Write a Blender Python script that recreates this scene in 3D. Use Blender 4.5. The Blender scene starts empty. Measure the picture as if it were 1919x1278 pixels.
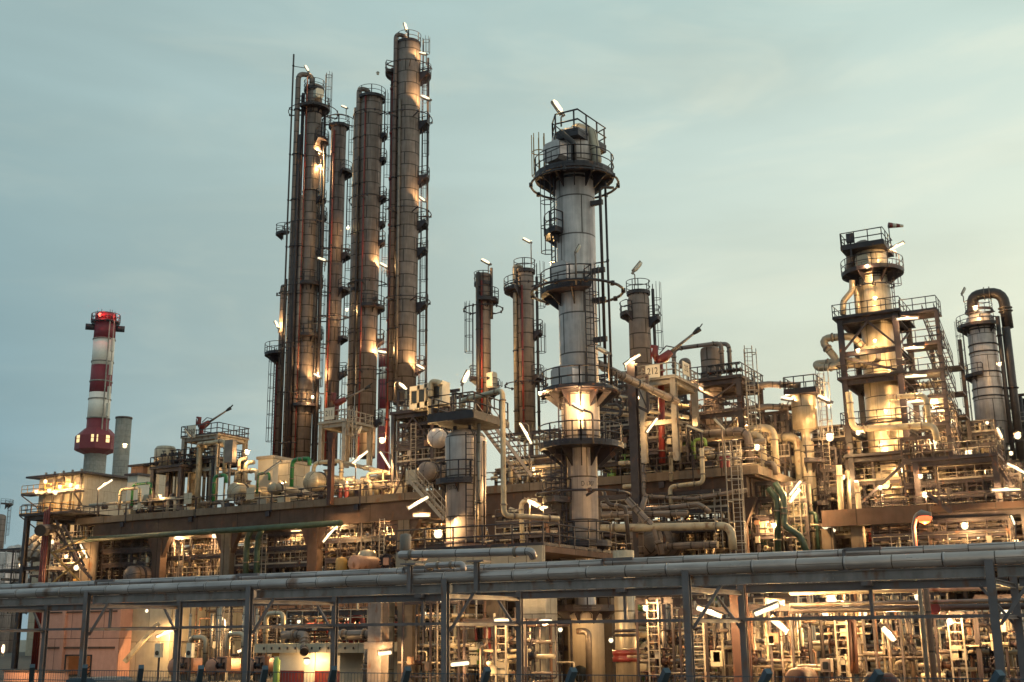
import bpy, math, random
from mathutils import Vector, Matrix
sc = bpy.context.scene
COLL = sc.collection
R_ = math.radians
rnd = random.Random(7)
HAZE = 0.00005

# ---------------------------------------------------------------- camera
EYE = Vector((0.0, 0.0, 3.2))
FPX = 2175.0                      # focal length in pixels of a 1919 wide frame
PITCH, YAW, ROLL = 13.97, 28.95, -0.65
cam = bpy.data.cameras.new('camera')
cam.sensor_width = 36.0
cam.lens = FPX / 1919.0 * 36.0
cam.clip_start = 0.2
cam.clip_end = 6000
camo = bpy.data.objects.new('camera', cam)
COLL.objects.link(camo)
CM = Matrix.Rotation(R_(YAW), 3, 'Z') @ Matrix.Rotation(R_(90 + PITCH), 3, 'X') @ Matrix.Rotation(R_(ROLL), 3, 'Z')
camo.matrix_world = Matrix.Translation(EYE) @ CM.to_4x4()
sc.camera = camo
CMI = CM.transposed()
RIGHT = Vector((math.cos(R_(YAW)), math.sin(R_(YAW)), 0))
FWD = Vector((-math.sin(R_(YAW)), math.cos(R_(YAW)), 0))
UP = Vector((0, 0, 1))

# ---------------------------------------------------------------- sky, light, exposure
sc.view_settings.view_transform = 'Standard'
sc.view_settings.look = 'None'
sc.view_settings.exposure = 0.0
sc.view_settings.gamma = 1.0
world = bpy.data.worlds.new('World')
sc.world = world
world.use_nodes = True

def build_world():
    nt = world.node_tree
    nt.nodes.clear()
    N, L = nt.nodes.new, nt.links.new
    out = N('ShaderNodeOutputWorld'); bg = N('ShaderNodeBackground')
    tc = N('ShaderNodeTexCoord')
    def dot(v):
        n = N('ShaderNodeVectorMath'); n.operation = 'DOT_PRODUCT'
        L(tc.outputs['Generated'], n.inputs[0]); n.inputs[1].default_value = v
        return n.outputs['Value']
    def rng(x, a, b, c=0.0, d=1.0, smooth=False):
        n = N('ShaderNodeMapRange'); n.clamp = True
        if smooth: n.interpolation_type = 'SMOOTHSTEP'
        L(x, n.inputs['Value'])
        n.inputs['From Min'].default_value = a; n.inputs['From Max'].default_value = b
        n.inputs['To Min'].default_value = c; n.inputs['To Max'].default_value = d
        return n.outputs['Result']
    def ramp(x, cols):
        n = N('ShaderNodeValToRGB'); L(x, n.inputs['Fac'])
        e = n.color_ramp.elements
        while len(e) < len(cols): e.new(0.5)
        for k, (p, c) in enumerate(cols):
            e[k].position = p; e[k].color = (*c, 1)
        return n.outputs['Color']
    def mix(f, a, b, bt='MIX'):
        n = N('ShaderNodeMix'); n.data_type = 'RGBA'; n.blend_type = bt
        if isinstance(f, float): n.inputs['Factor'].default_value = f
        else: L(f, n.inputs['Factor'])
        L(a, n.inputs[6])
        if isinstance(b, tuple): n.inputs[7].default_value = b
        else: L(b, n.inputs[7])
        return n.outputs[2]
    az = dot(tuple(RIGHT)); el = dot((0, 0, 1))
    elr = rng(el, 0.0, 0.55)
    left = ramp(elr, [(0.0, SKY_L[0]), (0.35, SKY_L[1]), (0.7, SKY_L[2]), (1.0, SKY_L[3])])
    right = ramp(elr, [(0.0, SKY_R[0]), (0.35, SKY_R[1]), (0.7, SKY_R[2]), (1.0, SKY_R[3])])
    base = mix(rng(az, -0.42, 0.42, smooth=False), left, right)
    # long soft cloud streaks
    mp = N('ShaderNodeMapping'); L(tc.outputs['Generated'], mp.inputs['Vector'])
    mp.inputs['Rotation'].default_value = (0, 0, R_(-YAW))
    mp2 = N('ShaderNodeMapping'); L(mp.outputs['Vector'], mp2.inputs['Vector'])
    mp2.inputs['Rotation'].default_value = (0, R_(14), 0)
    mp2.inputs['Scale'].default_value = (1.6, 2.2, 7.0)
    nz = N('ShaderNodeTexNoise'); L(mp2.outputs['Vector'], nz.inputs['Vector'])
    nz.inputs['Scale'].default_value = 1.3; nz.inputs['Detail'].default_value = 5; nz.inputs['Roughness'].default_value = 0.5
    nz.inputs['Distortion'].default_value = 0.35
    k = rng(nz.outputs['Fac'], 0.34, 0.68, 0.92, 1.09, smooth=True)
    mp3 = N('ShaderNodeMapping'); L(mp.outputs['Vector'], mp3.inputs['Vector'])
    mp3.inputs['Rotation'].default_value = (0, R_(-17), 0); mp3.inputs['Scale'].default_value = (2.2, 3.0, 9.0)
    nz2 = N('ShaderNodeTexNoise'); L(mp3.outputs['Vector'], nz2.inputs['Vector'])
    nz2.inputs['Scale'].default_value = 1.9; nz2.inputs['Detail'].default_value = 9; nz2.inputs['Roughness'].default_value = 0.55; nz2.inputs['Distortion'].default_value = 0.6
    cl = N('ShaderNodeMath'); cl.operation = 'MULTIPLY'; L(rng(nz2.outputs['Fac'], 0.45, 0.74, 0.0, 0.42, smooth=True), cl.inputs[0]); L(rng(az, -0.35, 0.2, 0.25, 1.0), cl.inputs[1])
    base = mix(cl.outputs[0], base, (*S(232, 234, 212), 1))
    mm = N('ShaderNodeVectorMath'); mm.operation = 'SCALE'
    L(base, mm.inputs[0]); L(k, mm.inputs['Scale'])
    # a faint physical twilight sky on top
    sky = N('ShaderNodeTexSky'); sky.sky_type = 'NISHITA'; sky.sun_disc = False
    sky.sun_elevation = R_(1.5); sky.sun_rotation = R_(30)
    add = mix(0.02, mm.outputs[0], sky.outputs[0], 'ADD')
    L(add, bg.inputs['Color']); bg.inputs['Strength'].default_value = 1.0
    L(bg.outputs[0], out.inputs['Surface'])

def S(r, g, b):
    f = lambda c: (c / 255 / 12.92) if c / 255 <= 0.04045 else ((c / 255 + 0.055) / 1.055) ** 2.4
    return (f(r), f(g), f(b))
SKY_L = [S(114, 148, 163), S(136, 166, 174), S(156, 183, 185), S(164, 189, 190)]
SKY_R = [S(252, 243, 208), S(233, 236, 210), S(207, 221, 208), S(179, 205, 199)]
build_world()

sun = bpy.data.lights.new('afterglow_sun', 'SUN')
sun.energy = 0.3; sun.angle = R_(20); sun.color = (1.0, 0.93, 0.8)
suno = bpy.data.objects.new('afterglow_sun', sun); COLL.objects.link(suno)
suno.rotation_euler = (RIGHT * -1.0 + FWD * -0.1 + UP * -0.25).to_track_quat('-Z', 'Y').to_euler()

cy = sc.cycles
cy.use_denoising = True
cy.max_bounces = 5; cy.diffuse_bounces = 3; cy.glossy_bounces = 3; cy.transmission_bounces = 2
cy.sample_clamp_indirect = 3.0; cy.sample_clamp_direct = 0.0
cy.caustics_reflective = False; cy.caustics_refractive = False
try: cy.use_light_tree = True
except Exception: pass

# ---------------------------------------------------------------- pixel -> place helpers
def ray(px, py):
    return CM @ Vector(((px - 959.5) / FPX, -(py - 639.0) / FPX, -1.0))
def at(px, py, y):
    d = ray(px, py)
    return EYE + d * (y / d.y)
def atx(px, py, x):
    d = ray(px, py)
    return EYE + d * (x / d.x)
def atz(px, py, z):
    d = ray(px, py)
    return EYE + d * ((z - EYE.z) / d.z)
def zpy(x, y, py):
    a = CMI @ Vector((x, y, -EYE.z)); b = CMI @ Vector((0, 0, 1))
    t = -(py - 639.0) / FPX              # want vy = t * (-vz)
    return (-t * a.z - a.y) / (b.y + t * b.z)
def depth(p):
    return -(CMI @ (Vector(p) - EYE)).z
def pm(px, p):                            # pixels to metres at place p
    return px * depth(p) / FPX

# ---------------------------------------------------------------- mesh builder
class MB:
    def __init__(s): s.v = []; s.f = []; s.uv = []; s.sm = []
    def face(s, idx, uv, sm=False): s.f.append(idx); s.uv.append(uv); s.sm.append(sm)
    def box(s, a, b):
        x0, y0, z0 = a; x1, y1, z1 = b
        if x0 > x1: x0, x1 = x1, x0
        if y0 > y1: y0, y1 = y1, y0
        if z0 > z1: z0, z1 = z1, z0
        s.obox([Vector(p) for p in ((x0,y0,z0),(x1,y0,z0),(x1,y1,z0),(x0,y1,z0),(x0,y0,z1),(x1,y0,z1),(x1,y1,z1),(x0,y1,z1))])
        return s
    def obox(s, P):
        n = len(s.v); s.v += [tuple(p) for p in P]
        for q in ((3,2,1,0),(4,5,6,7),(0,1,5,4),(1,2,6,5),(2,3,7,6),(3,0,4,7)):
            p0, p1, p3 = P[q[0]], P[q[1]], P[q[3]]
            w, h = (p1 - p0).length, (p3 - p0).length
            b = (p0.x + p0.y, p0.z)
            s.face([n + k for k in q], [(b[0], b[1]), (b[0] + w, b[1]), (b[0] + w, b[1] + h), (b[0], b[1] + h)])
    def beam(s, p, q, w, h=None, up=None):
        p, q = Vector(p), Vector(q); h = h or w
        d = (q - p)
        if d.length < 1e-6: return s
        d = d.normalized()
        u = Vector(up) if up else (Vector((0, 0, 1)) if abs(d.z) < 0.9 else Vector((0, 1, 0)))
        a = d.cross(u).normalized() * (w / 2); b = a.cross(d).normalized() * (h / 2)
        s.obox([p - a - b, p + a - b, q + a - b, q - a - b, p - a + b, p + a + b, q + a + b, q - a + b])
        return s
    def ibeam(s, p, q, w, h, t=0.025, up=None):
        p, q = Vector(p), Vector(q); d = (q - p).normalized()
        u = Vector(up) if up else (Vector((0, 0, 1)) if abs(d.z) < 0.9 else Vector((0, 1, 0)))
        a = d.cross(u).normalized(); b = a.cross(d).normalized()
        s.beam(p + b * (h / 2 - t / 2), q + b * (h / 2 - t / 2), w, t, up)
        s.beam(p - b * (h / 2 - t / 2), q - b * (h / 2 - t / 2), w, t, up)
        s.beam(p, q, t, h - 2 * t, up)
        return s
    def ring(s, c, a, b, r, n):
        k = len(s.v)
        for i in range(n):
            t = 2 * math.pi * i / n
            s.v.append(tuple(c + a * (r * math.cos(t)) + b * (r * math.sin(t))))
        return k
    def sweep(s, pts, rad, n=8, closed=False, cap=True):
        pts = [Vector(p) for p in pts]; m = len(pts)
        rad = rad if isinstance(rad, (list, tuple)) else [rad] * m
        prev = None; rings = []; L = 0.0; Ls = []
        for i in range(m):
            if closed: t = pts[(i + 1) % m] - pts[i - 1]
            else: t = pts[min(i + 1, m - 1)] - pts[max(i - 1, 0)]
            if t.length < 1e-9: t = Vector((0, 0, 1))
            t = t.normalized()
            if prev is None:
                a = t.cross(Vector((0, 0, 1)) if abs(t.z) < 0.9 else Vector((0, 1, 0))).normalized()
            else:
                a = prev - t * prev.dot(t)
                a = a.normalized() if a.length > 1e-6 else t.cross(Vector((0.3, 0.5, 0.8))).normalized()
            prev = a
            r = rad[i]
            if 0 < i < m - 1 and not closed:      # keep the width through a mitre
                c1 = (pts[i] - pts[i - 1]).normalized(); ca = max(0.5, c1.dot(t)); r = r / (0.5 + 0.5 * ca)
            rings.append(s.ring(pts[i], a, t.cross(a), r, n))
            if i: L += (pts[i] - pts[i - 1]).length
            Ls.append(L)
        rr = max(rad)
        rng_ = range(m if closed else m - 1)
        for i in rng_:
            j = (i + 1) % m
            for k in range(n):
                k2 = (k + 1) % n
                u0 = k / n * 6.283 * rr; u1 = (k + 1) / n * 6.283 * rr
                v1 = Ls[j] if j else L
                s.face([rings[i] + k, rings[i] + k2, rings[j] + k2, rings[j] + k],
                       [(u0, Ls[i]), (u1, Ls[i]), (u1, v1), (u0, v1)], True)
        if cap and not closed:
            s.face([rings[0] + k for k in range(n)][::-1], [(0, 0)] * n)
            s.face([rings[-1] + k for k in range(n)], [(0, 0)] * n)
        return s
    def pipe(s, pts, r, n=10, bend=None):
        pts = [Vector(p) for p in pts]
        bend = bend if bend is not None else r * 2.6
        out = [pts[0]]
        for i in range(1, len(pts) - 1):
            a, b, c = pts[i - 1], pts[i], pts[i + 1]
            d1, d2 = (b - a), (c - b)
            if d1.length < 1e-5 or d2.length < 1e-5: continue
            l1, l2 = d1.length, d2.length; d1.normalize(); d2.normalize()
            ang = d1.angle(d2)
            if ang < 0.05: out.append(b); continue
            cut = min(bend * math.tan(min(ang, 2.6) / 2), l1 * 0.48, l2 * 0.48)
            p0, p2 = b - d1 * cut, b + d2 * cut
            for k in range(6):
                t = k / 5
                out.append(p0.lerp(b, t).lerp(b.lerp(p2, t), t))
        out.append(pts[-1])
        return s.sweep(out, r, n)
    def cyl(s, p, q, r, n=16, r2=None, cap=True):
        return s.sweep([p, q], [r, r if r2 is None else r2], n, cap=cap)
    def lathe(s, c, axis, prof, n=32, flat=False):
        """prof: (radius, distance along axis)"""
        c, axis = Vector(c), Vector(axis).normalized()
        a = axis.cross(Vector((0, 0, 1)) if abs(axis.z) < 0.9 else Vector((0, 1, 0))).normalized(); b = axis.cross(a)
        rs = []; mr = max(p[0] for p in prof)
        for r, h in prof: rs.append(s.ring(c + axis * h, a, b, max(r, 1e-4), n))
        acc = 0; accs = [0]
        for i in range(1, len(prof)):
            acc += math.hypot(prof[i][0] - prof[i-1][0], prof[i][1] - prof[i-1][1]); accs.append(acc)
        for i in range(len(prof) - 1):
            for k in range(n):
                k2 = (k + 1) % n
                u0 = k / n * 6.283 * mr; u1 = (k + 1) / n * 6.283 * mr
                s.face([rs[i] + k, rs[i] + k2, rs[i + 1] + k2, rs[i + 1] + k],
                       [(u0, accs[i]), (u1, accs[i]), (u1, accs[i + 1]), (u0, accs[i + 1])], not flat)
        if prof[0][0] > 0.01: s.face([rs[0] + k for k in range(n)][::-1], [(0, 0)] * n)
        if prof[-1][0] > 0.01: s.face([rs[-1] + k for k in range(n)], [(0, 0)] * n)
        return s
    def prism(s, pts, z0, z1):
        n = len(pts); k = len(s.v)
        for z in (z0, z1):
            for p in pts: s.v.append((p[0], p[1], z))
        s.face([k + i for i in range(n)][::-1], [(p[0], p[1]) for p in pts][::-1])
        s.face([k + n + i for i in range(n)], [(p[0], p[1]) for p in pts])
        L = 0
        for i in range(n):
            j = (i + 1) % n
            w = math.dist(pts[i][:2], pts[j][:2])
            s.face([k + i, k + j, k + n + j, k + n + i], [(L, z0), (L + w, z0), (L + w, z1), (L, z1)])
            L += w
        return s
    def mesh(s, name, mat, org=(0, 0, 0)):
        me = bpy.data.meshes.new(name)
        ox, oy, oz = org
        me.from_pydata([(x - ox, y - oy, z - oz) for x, y, z in s.v], [], s.f)
        uvl = me.uv_layers.new(name='UVMap')
        uvl.data.foreach_set('uv', [c for f in s.uv for p in f for c in p])
        me.polygons.foreach_set('use_smooth', s.sm)
        me.materials.append(mat)
        me.update()
        return me

def tag(o, label=None, cat=None, group=None, kind=None):
    if label: o['label'] = label
    if cat: o['category'] = cat
    if group: o['group'] = group
    if kind or cat: o['kind'] = kind or 'thing'
    return o
def thing(name, label, cat, loc, group=None):
    o = bpy.data.objects.new(name, None); COLL.objects.link(o)
    o.location = loc; o.empty_display_size = 0.3
    return tag(o, label, cat, group)
def wloc(o):
    v = Vector(o.location)
    while o.parent: o = o.parent; v += Vector(o.location)
    return v
def part(mb, name, mat, parent, label=None):
    if not mb.v: return None
    org = wloc(parent)
    o = bpy.data.objects.new(name, mb.mesh(name, mat, org)); COLL.objects.link(o)
    o.parent = parent
    if label: o['label'] = label
    return o
def solo(mb, name, mat, label, cat, group=None, kind=None):
    vs = mb.v; n = len(vs)
    org = (sum(v[0] for v in vs) / n, sum(v[1] for v in vs) / n, min(v[2] for v in vs))
    o = bpy.data.objects.new(name, mb.mesh(name, mat, org)); COLL.objects.link(o)
    o.location = org
    return tag(o, label, cat, group, kind)

# ---------------------------------------------------------------- materials
MATS = {}
def mat(name, col, metal=0.0, rough=0.55, var=0.25, streak=False, seam=None, rust=0.0, scale=1.0, emis=None, bump=0.0, dirt=0.0):
    m = bpy.data.materials.new(name); m.use_nodes = True
    nt = m.node_tree; N, L = nt.nodes.new, nt.links.new
    b = nt.nodes['Principled BSDF']
    b.inputs['Metallic'].default_value = metal; b.inputs['Roughness'].default_value = rough
    if emis:
        b.inputs['Base Color'].default_value = (*col, 1)
        b.inputs['Emission Color'].default_value = (*col, 1); b.inputs['Emission Strength'].default_value = emis
        MATS[name] = m
        try: m.cycles.emission_sampling = 'NONE'
        except Exception: pass
        return m
    tc = N('ShaderNodeTexCoord')
    def noise(src, sc_, vec=(1, 1, 1), det=4):
        mp = N('ShaderNodeMapping'); L(tc.outputs[src], mp.inputs['Vector']); mp.inputs['Scale'].default_value = vec
        n = N('ShaderNodeTexNoise'); L(mp.outputs['Vector'], n.inputs['Vector']); n.inputs['Scale'].default_value = sc_; n.inputs['Detail'].default_value = det
        return n.outputs['Fac']
    def mr(x, a, b_, c, d):
        n = N('ShaderNodeMapRange'); L(x, n.inputs['Value'])
        for k, v in zip(('From Min', 'From Max', 'To Min', 'To Max'), (a, b_, c, d)): n.inputs[k].default_value = v
        return n.outputs['Result']
    def mul(a, v):
        n = N('ShaderNodeVectorMath'); n.operation = 'SCALE'; L(a, n.inputs[0]); L(v, n.inputs['Scale']); return n.outputs[0]
    rgb = N('ShaderNodeRGB'); rgb.outputs[0].default_value = (*col, 1)
    c = rgb.outputs[0]
    oi = N('ShaderNodeObjectInfo')
    c = mul(c, mr(oi.outputs['Random'], 0, 1, 1 - var * 0.5, 1 + var * 0.5))
    c = mul(c, mr(noise('Object', 1.7 * scale), 0.3, 0.7, 1 - var, 1 + var))
    if streak:
        c = mul(c, mr(noise('UV', 1.0, (3.2, 0.22, 1)), 0.32, 0.7, 1 - var * 1.1, 1 + var * 0.9))
        L(mr(noise('UV', 2.0, (2.0, 0.4, 1)), 0.3, 0.7, max(rough - 0.13, 0.12), rough + 0.15), b.inputs['Roughness'])
    else:
        L(mr(noise('Object', 3.1 * scale), 0.3, 0.7, max(rough - 0.12, 0.1), min(rough + 0.12, 1)), b.inputs['Roughness'])
    def blend(fac, a, colr):
        n = N('ShaderNodeMix'); n.data_type = 'RGBA'; L(fac, n.inputs['Factor']); L(a, n.inputs[6]); n.inputs[7].default_value = (*colr, 1)
        return n.outputs[2]
    if rust:
        f = noise('Object', 2.6 * scale, (1, 1, 0.45), 6)
        c = blend(mr(f, 0.62 - rust * 0.2, 0.72 - rust * 0.1, 0, 0.8), c, (0.16, 0.06, 0.025))
    if dirt:
        f = noise('UV', 1.3, (2.5, 0.16, 1), 5)
        c = blend(mr(f, 0.5, 0.75, 0, dirt), c, (0.045, 0.032, 0.025))
    if seam:
        bw, bh, mo = seam
        br = N('ShaderNodeTexBrick'); L(tc.outputs['UV'], br.inputs['Vector'])
        br.inputs['Color1'].default_value = (1, 1, 1, 1); br.inputs['Color2'].default_value = (0.82, 0.82, 0.82, 1); br.inputs['Mortar'].default_value = (0.22, 0.2, 0.19, 1)
        br.inputs['Scale'].default_value = 1.0; br.inputs['Brick Width'].default_value = bw; br.inputs['Row Height'].default_value = bh
        br.inputs['Mortar Size'].default_value = mo; br.inputs['Mortar Smooth'].default_value = 0.1; br.offset = 0.5
        n = N('ShaderNodeMix'); n.data_type = 'RGBA'; n.blend_type = 'MULTIPLY'; n.inputs['Factor'].default_value = 1.0
        L(c, n.inputs[6]); L(br.outputs['Color'], n.inputs[7]); c = n.outputs[2]
    if bump:
        bp = N('ShaderNodeBump'); bp.inputs['Strength'].default_value = bump; bp.inputs['Distance'].default_value = 0.05
        L(noise('Object', 9 * scale), bp.inputs['Height']); L(bp.outputs['Normal'], b.inputs['Normal'])
    L(c, b.inputs['Base Color'])
    MATS[name] = m
    return m

M = dict(
    clad=mat('weathered_cladding', (0.215, 0.165, 0.15), 0.2, 0.56, 0.17, True, (2.6, 1.35, 0.06), dirt=0.55),
    clad2=mat('brown_grey_cladding', (0.14, 0.102, 0.098), 0.2, 0.58, 0.18, True, (2.2, 1.5, 0.06), dirt=0.6),
    steel=mat('bright_sheet_steel', (0.50, 0.435, 0.43), 0.35, 0.42, 0.15, True, (3.0, 2.3, 0.045), dirt=0.5),
    steelw=mat('warm_sheet_steel', (0.42, 0.35, 0.27), 0.45, 0.42, 0.15, True, (3.2, 2.0, 0.04), dirt=0.45),
    pclad=mat('pipe_cladding', (0.34, 0.285, 0.24), 0.5, 0.42, 0.2, True, (9.0, 1.1, 0.03), dirt=0.4),
    rackpipe=mat('rack_pipe_cladding', (0.39, 0.335, 0.34), 0.55, 0.38, 0.2, True, (0.56, 1.25, 0.016), dirt=0.5, rust=0.05, bump=0.35, scale=0.35),
    dpipe=mat('dark_pipe', (0.045, 0.034, 0.036), 0.3, 0.5, 0.25),
    galv=mat('galvanised_steel', (0.20, 0.16, 0.14), 0.5, 0.5, 0.25, rust=0.1),
    cream=mat('cream_painted_pipe', (0.40, 0.33, 0.24), 0.1, 0.5, 0.2, rust=0.15),
    dark=mat('dark_painted_steel', (0.022, 0.016, 0.024), 0.1, 0.5, 0.3, rust=0.03),
    frame=mat('grey_painted_steel', (0.045, 0.033, 0.039), 0.1, 0.55, 0.3, rust=0.06),
    lframe=mat('light_painted_steel', (0.32, 0.275, 0.235), 0.1, 0.55, 0.2, rust=0.15),
    rack=mat('blue_grey_rack_paint', (0.135, 0.112, 0.12), 0.1, 0.5, 0.18, rust=0.22),
    rackb=mat('grey_beam_paint', (0.21, 0.175, 0.172), 0.1, 0.55, 0.25, rust=0.3, dirt=0.4),
    red=mat('red_paint', (0.17, 0.02, 0.018), 0.0, 0.45, 0.25, rust=0.1),
    redch=mat('dull_red_chimney_paint', (0.19, 0.018, 0.032), 0.0, 0.6, 0.05),
    whitech=mat('white_chimney_paint', (0.80, 0.74, 0.68), 0.0, 0.6, 0.05),
    green=mat('green_paint', (0.02, 0.16, 0.05), 0.0, 0.4, 0.2),
    lgreen=mat('pale_green_paint', (0.22, 0.34, 0.09), 0.0, 0.4, 0.2),
    dgreen=mat('dark_green_paint', (0.03, 0.06, 0.045), 0.0, 0.45, 0.3),
    blue=mat('blue_post_paint', (0.03, 0.055, 0.085), 0.1, 0.45, 0.2),
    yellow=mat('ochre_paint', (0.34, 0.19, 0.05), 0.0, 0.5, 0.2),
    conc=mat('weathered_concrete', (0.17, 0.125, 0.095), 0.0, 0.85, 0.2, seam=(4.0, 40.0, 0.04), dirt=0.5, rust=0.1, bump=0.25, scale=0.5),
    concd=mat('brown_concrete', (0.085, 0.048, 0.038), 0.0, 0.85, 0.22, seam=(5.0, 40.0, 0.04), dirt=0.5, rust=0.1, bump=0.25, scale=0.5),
    concg=mat('grey_concrete', (0.26, 0.245, 0.225), 0.0, 0.85, 0.15, dirt=0.4, bump=0.2, seam=(2.4, 1.3, 0.02)),
    block=mat('grey_block_wall', (0.21, 0.20, 0.185), 0.0, 0.9, 0.15, seam=(1.0, 0.9, 0.02)),
    white=mat('white_paint', (0.58, 0.52, 0.44), 0.0, 0.5, 0.08),
    panel=mat('pale_panel', (0.46, 0.39, 0.30), 0.1, 0.5, 0.1, seam=(2.4, 2.6, 0.02), dirt=0.15),
    pinklight=mat('pinklight_wall_paint', (0.56, 0.29, 0.23), 0.0, 0.7, 0.08, seam=(3.6, 2.9, 0.03), dirt=0.12),  # pink street lamp light painted into the wall colour
    glass=mat('dark_window', (0.02, 0.022, 0.025), 0.1, 0.15, 0.1),
    black=mat('black_marking', (0.015, 0.015, 0.018), 0.0, 0.6, 0.1),
    asphalt=mat('asphalt', (0.055, 0.05, 0.048), 0.0, 0.9, 0.25, scale=0.3, bump=0.2),
    gravel=mat('pale_gravel', (0.20, 0.17, 0.14), 0.0, 0.95, 0.3, scale=2.0, bump=0.4),
    cork=mat('brown_brick_panel', (0.20, 0.105, 0.07), 0.0, 0.8, 0.12, seam=(1.2, 1.2, 0.03)),
    lampon=mat('lit_lamp_diffuser', (1.0, 0.85, 0.54), emis=2.1),
    pinkish=mat('pink_brown_paint', (0.36, 0.19, 0.14), 0.0, 0.6, 0.15, rust=0.1),
    panelw=mat('cream_skirt_paint', (0.44, 0.36, 0.28), 0.05, 0.5, 0.12, True, dirt=0.3),
    rusty=mat('rusty_red_post', (0.042, 0.015, 0.013), 0.0, 0.6, 0.25, rust=0.3),
    lampred=mat('lit_red_beacon', (1.0, 0.12, 0.08), emis=5.0),
    lampsod=mat('lit_sodium_lamp', (1.0, 0.17, 0.055), emis=1.6),
    winlit=mat('lit_window_glass', (1.0, 0.74, 0.36), emis=1.0),
    winlity=mat('lit_doorway_interior', (0.9, 0.72, 0.28), emis=0.7),
)
def clear_glass(m):
    nt = m.node_tree; b = nt.nodes['Principled BSDF']; b.inputs['Base Color'].default_value = (0, 0, 0, 1)
    tr = nt.nodes.new('ShaderNodeBsdfTransparent'); ad = nt.nodes.new('ShaderNodeMixShader'); ad.inputs[0].default_value = 0.3; em = nt.nodes.new('ShaderNodeEmission')
    em.inputs['Color'].default_value = b.inputs['Emission Color'].default_value; em.inputs['Strength'].default_value = b.inputs['Emission Strength'].default_value
    nt.links.new(em.outputs[0], ad.inputs[1]); nt.links.new(tr.outputs[0], ad.inputs[2])
    nt.links.new(ad.outputs[0], nt.nodes['Material Output'].inputs['Surface']); nt.nodes.remove(b)
clear_glass(M['lampon'])

# ---------------------------------------------------------------- text marks
def text_mesh(txt, size):
    cu = bpy.data.curves.new('t', 'FONT'); cu.body = txt; cu.size = size; cu.align_x = 'CENTER'; cu.align_y = 'CENTER'; cu.extrude = 0.004
    o = bpy.data.objects.new('t', cu); COLL.objects.link(o)
    bpy.context.view_layer.update()
    me = bpy.data.meshes.new_from_object(o)
    vs = [tuple(v.co) for v in me.vertices]; fs = [list(p.vertices) for p in me.polygons]
    bpy.data.objects.remove(o); bpy.data.curves.remove(cu); bpy.data.meshes.remove(me)
    return vs, fs
def text_flat(txt, size, c, xdir, name, parent, matl, narrow=0.8):
    vs, fs = text_mesh(txt, size); m = MB(); X = Vector(xdir).normalized(); nrm = X.cross(UP)
    for x, y, z in vs: m.v.append(tuple(Vector(c) + X * x * narrow + UP * y + nrm * z))
    for f in fs: m.face(f, [(0, 0)] * len(f))
    return part(m, name, matl, parent)
def text_curved(txt, size, cx, cyy, r, ang, z, name, parent, matl, narrow=0.7):
    vs, fs = text_mesh(txt, size); m = MB()
    tocam = (Vector((EYE.x - cx, EYE.y - cyy, 0))).normalized(); rt = UP.cross(tocam)
    for x, y, zz in vs:
        a = ang + x * narrow / r
        d = tocam * math.cos(a) + rt * math.sin(a)
        m.v.append((cx + d.x * (r + 0.012 + zz), cyy + d.y * (r + 0.012 + zz), z + y))
    for f in fs: m.face(f, [(0, 0)] * len(f))
    return part(m, name, matl, parent)
# ---------------------------------------------------------------- component builders
def rail_mb(m, pts, h=1.1, closed=False, step=1.5, t=0.055, kick=True):
    """handrail: posts and two rails along a path at deck level"""
    pts = [Vector(p) for p in pts]
    if closed: pts = pts + [pts[0]]
    for k in (h, h * 0.52):
        m.sweep([p + UP * k for p in pts], t * 0.6, 4)
    if kick: 
        for a, b in zip(pts, pts[1:]): m.beam(a + UP * 0.08, b + UP * 0.08, 0.02, 0.15)
    acc = 0.0; nxt = 0.0
    for a, b in zip(pts, pts[1:]):
        L = (b - a).length
        while nxt <= acc + L + 1e-6:
            p = a.lerp(b, (nxt - acc) / L) if L > 0 else a
            m.beam(p, p + UP * h, t, t); nxt += step
        acc += L
    m.beam(pts[-1], pts[-1] + UP * h, t, t)
    return m
def ladder_mb(m, p, top, out, w=0.5):
    """p: foot, top: z, out: horizontal direction the climber faces away from"""
    p = Vector(p); out = Vector(out).normalized(); s = out.cross(UP)
    for k in (-1, 1): m.beam(p + s * (k * w / 2), Vector((p.x, p.y, top)) + s * (k * w / 2), 0.06, 0.06)
    z = p.z + 0.3
    while z < top:
        c = Vector((p.x, p.y, z)); m.beam(c - s * w / 2, c + s * w / 2, 0.035, 0.035); z += 0.33
    return m
def cage_mb(m, p, top, out, r=0.42, t=0.045):
    p = Vector(p); out = Vector(out).normalized(); s = out.cross(UP)
    def P(a, z): return Vector((p.x, p.y, z)) + s * (math.sin(a) * r) + out * (r * 0.75 + math.cos(a) * r * 1.0)
    A = [R_(x) for x in (-140, -90, -45, 0, 45, 90, 140)]
    z = p.z + 2.2
    while z < top + 0.3:
        m.sweep([P(a, z) for a in A], t * 0.6, 4); z += 1.5
    for a in A[1:-1]: m.beam(P(a, p.z + 2.2), P(a, top + 0.6), t * 0.7, t * 0.7)
    return m
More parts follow.
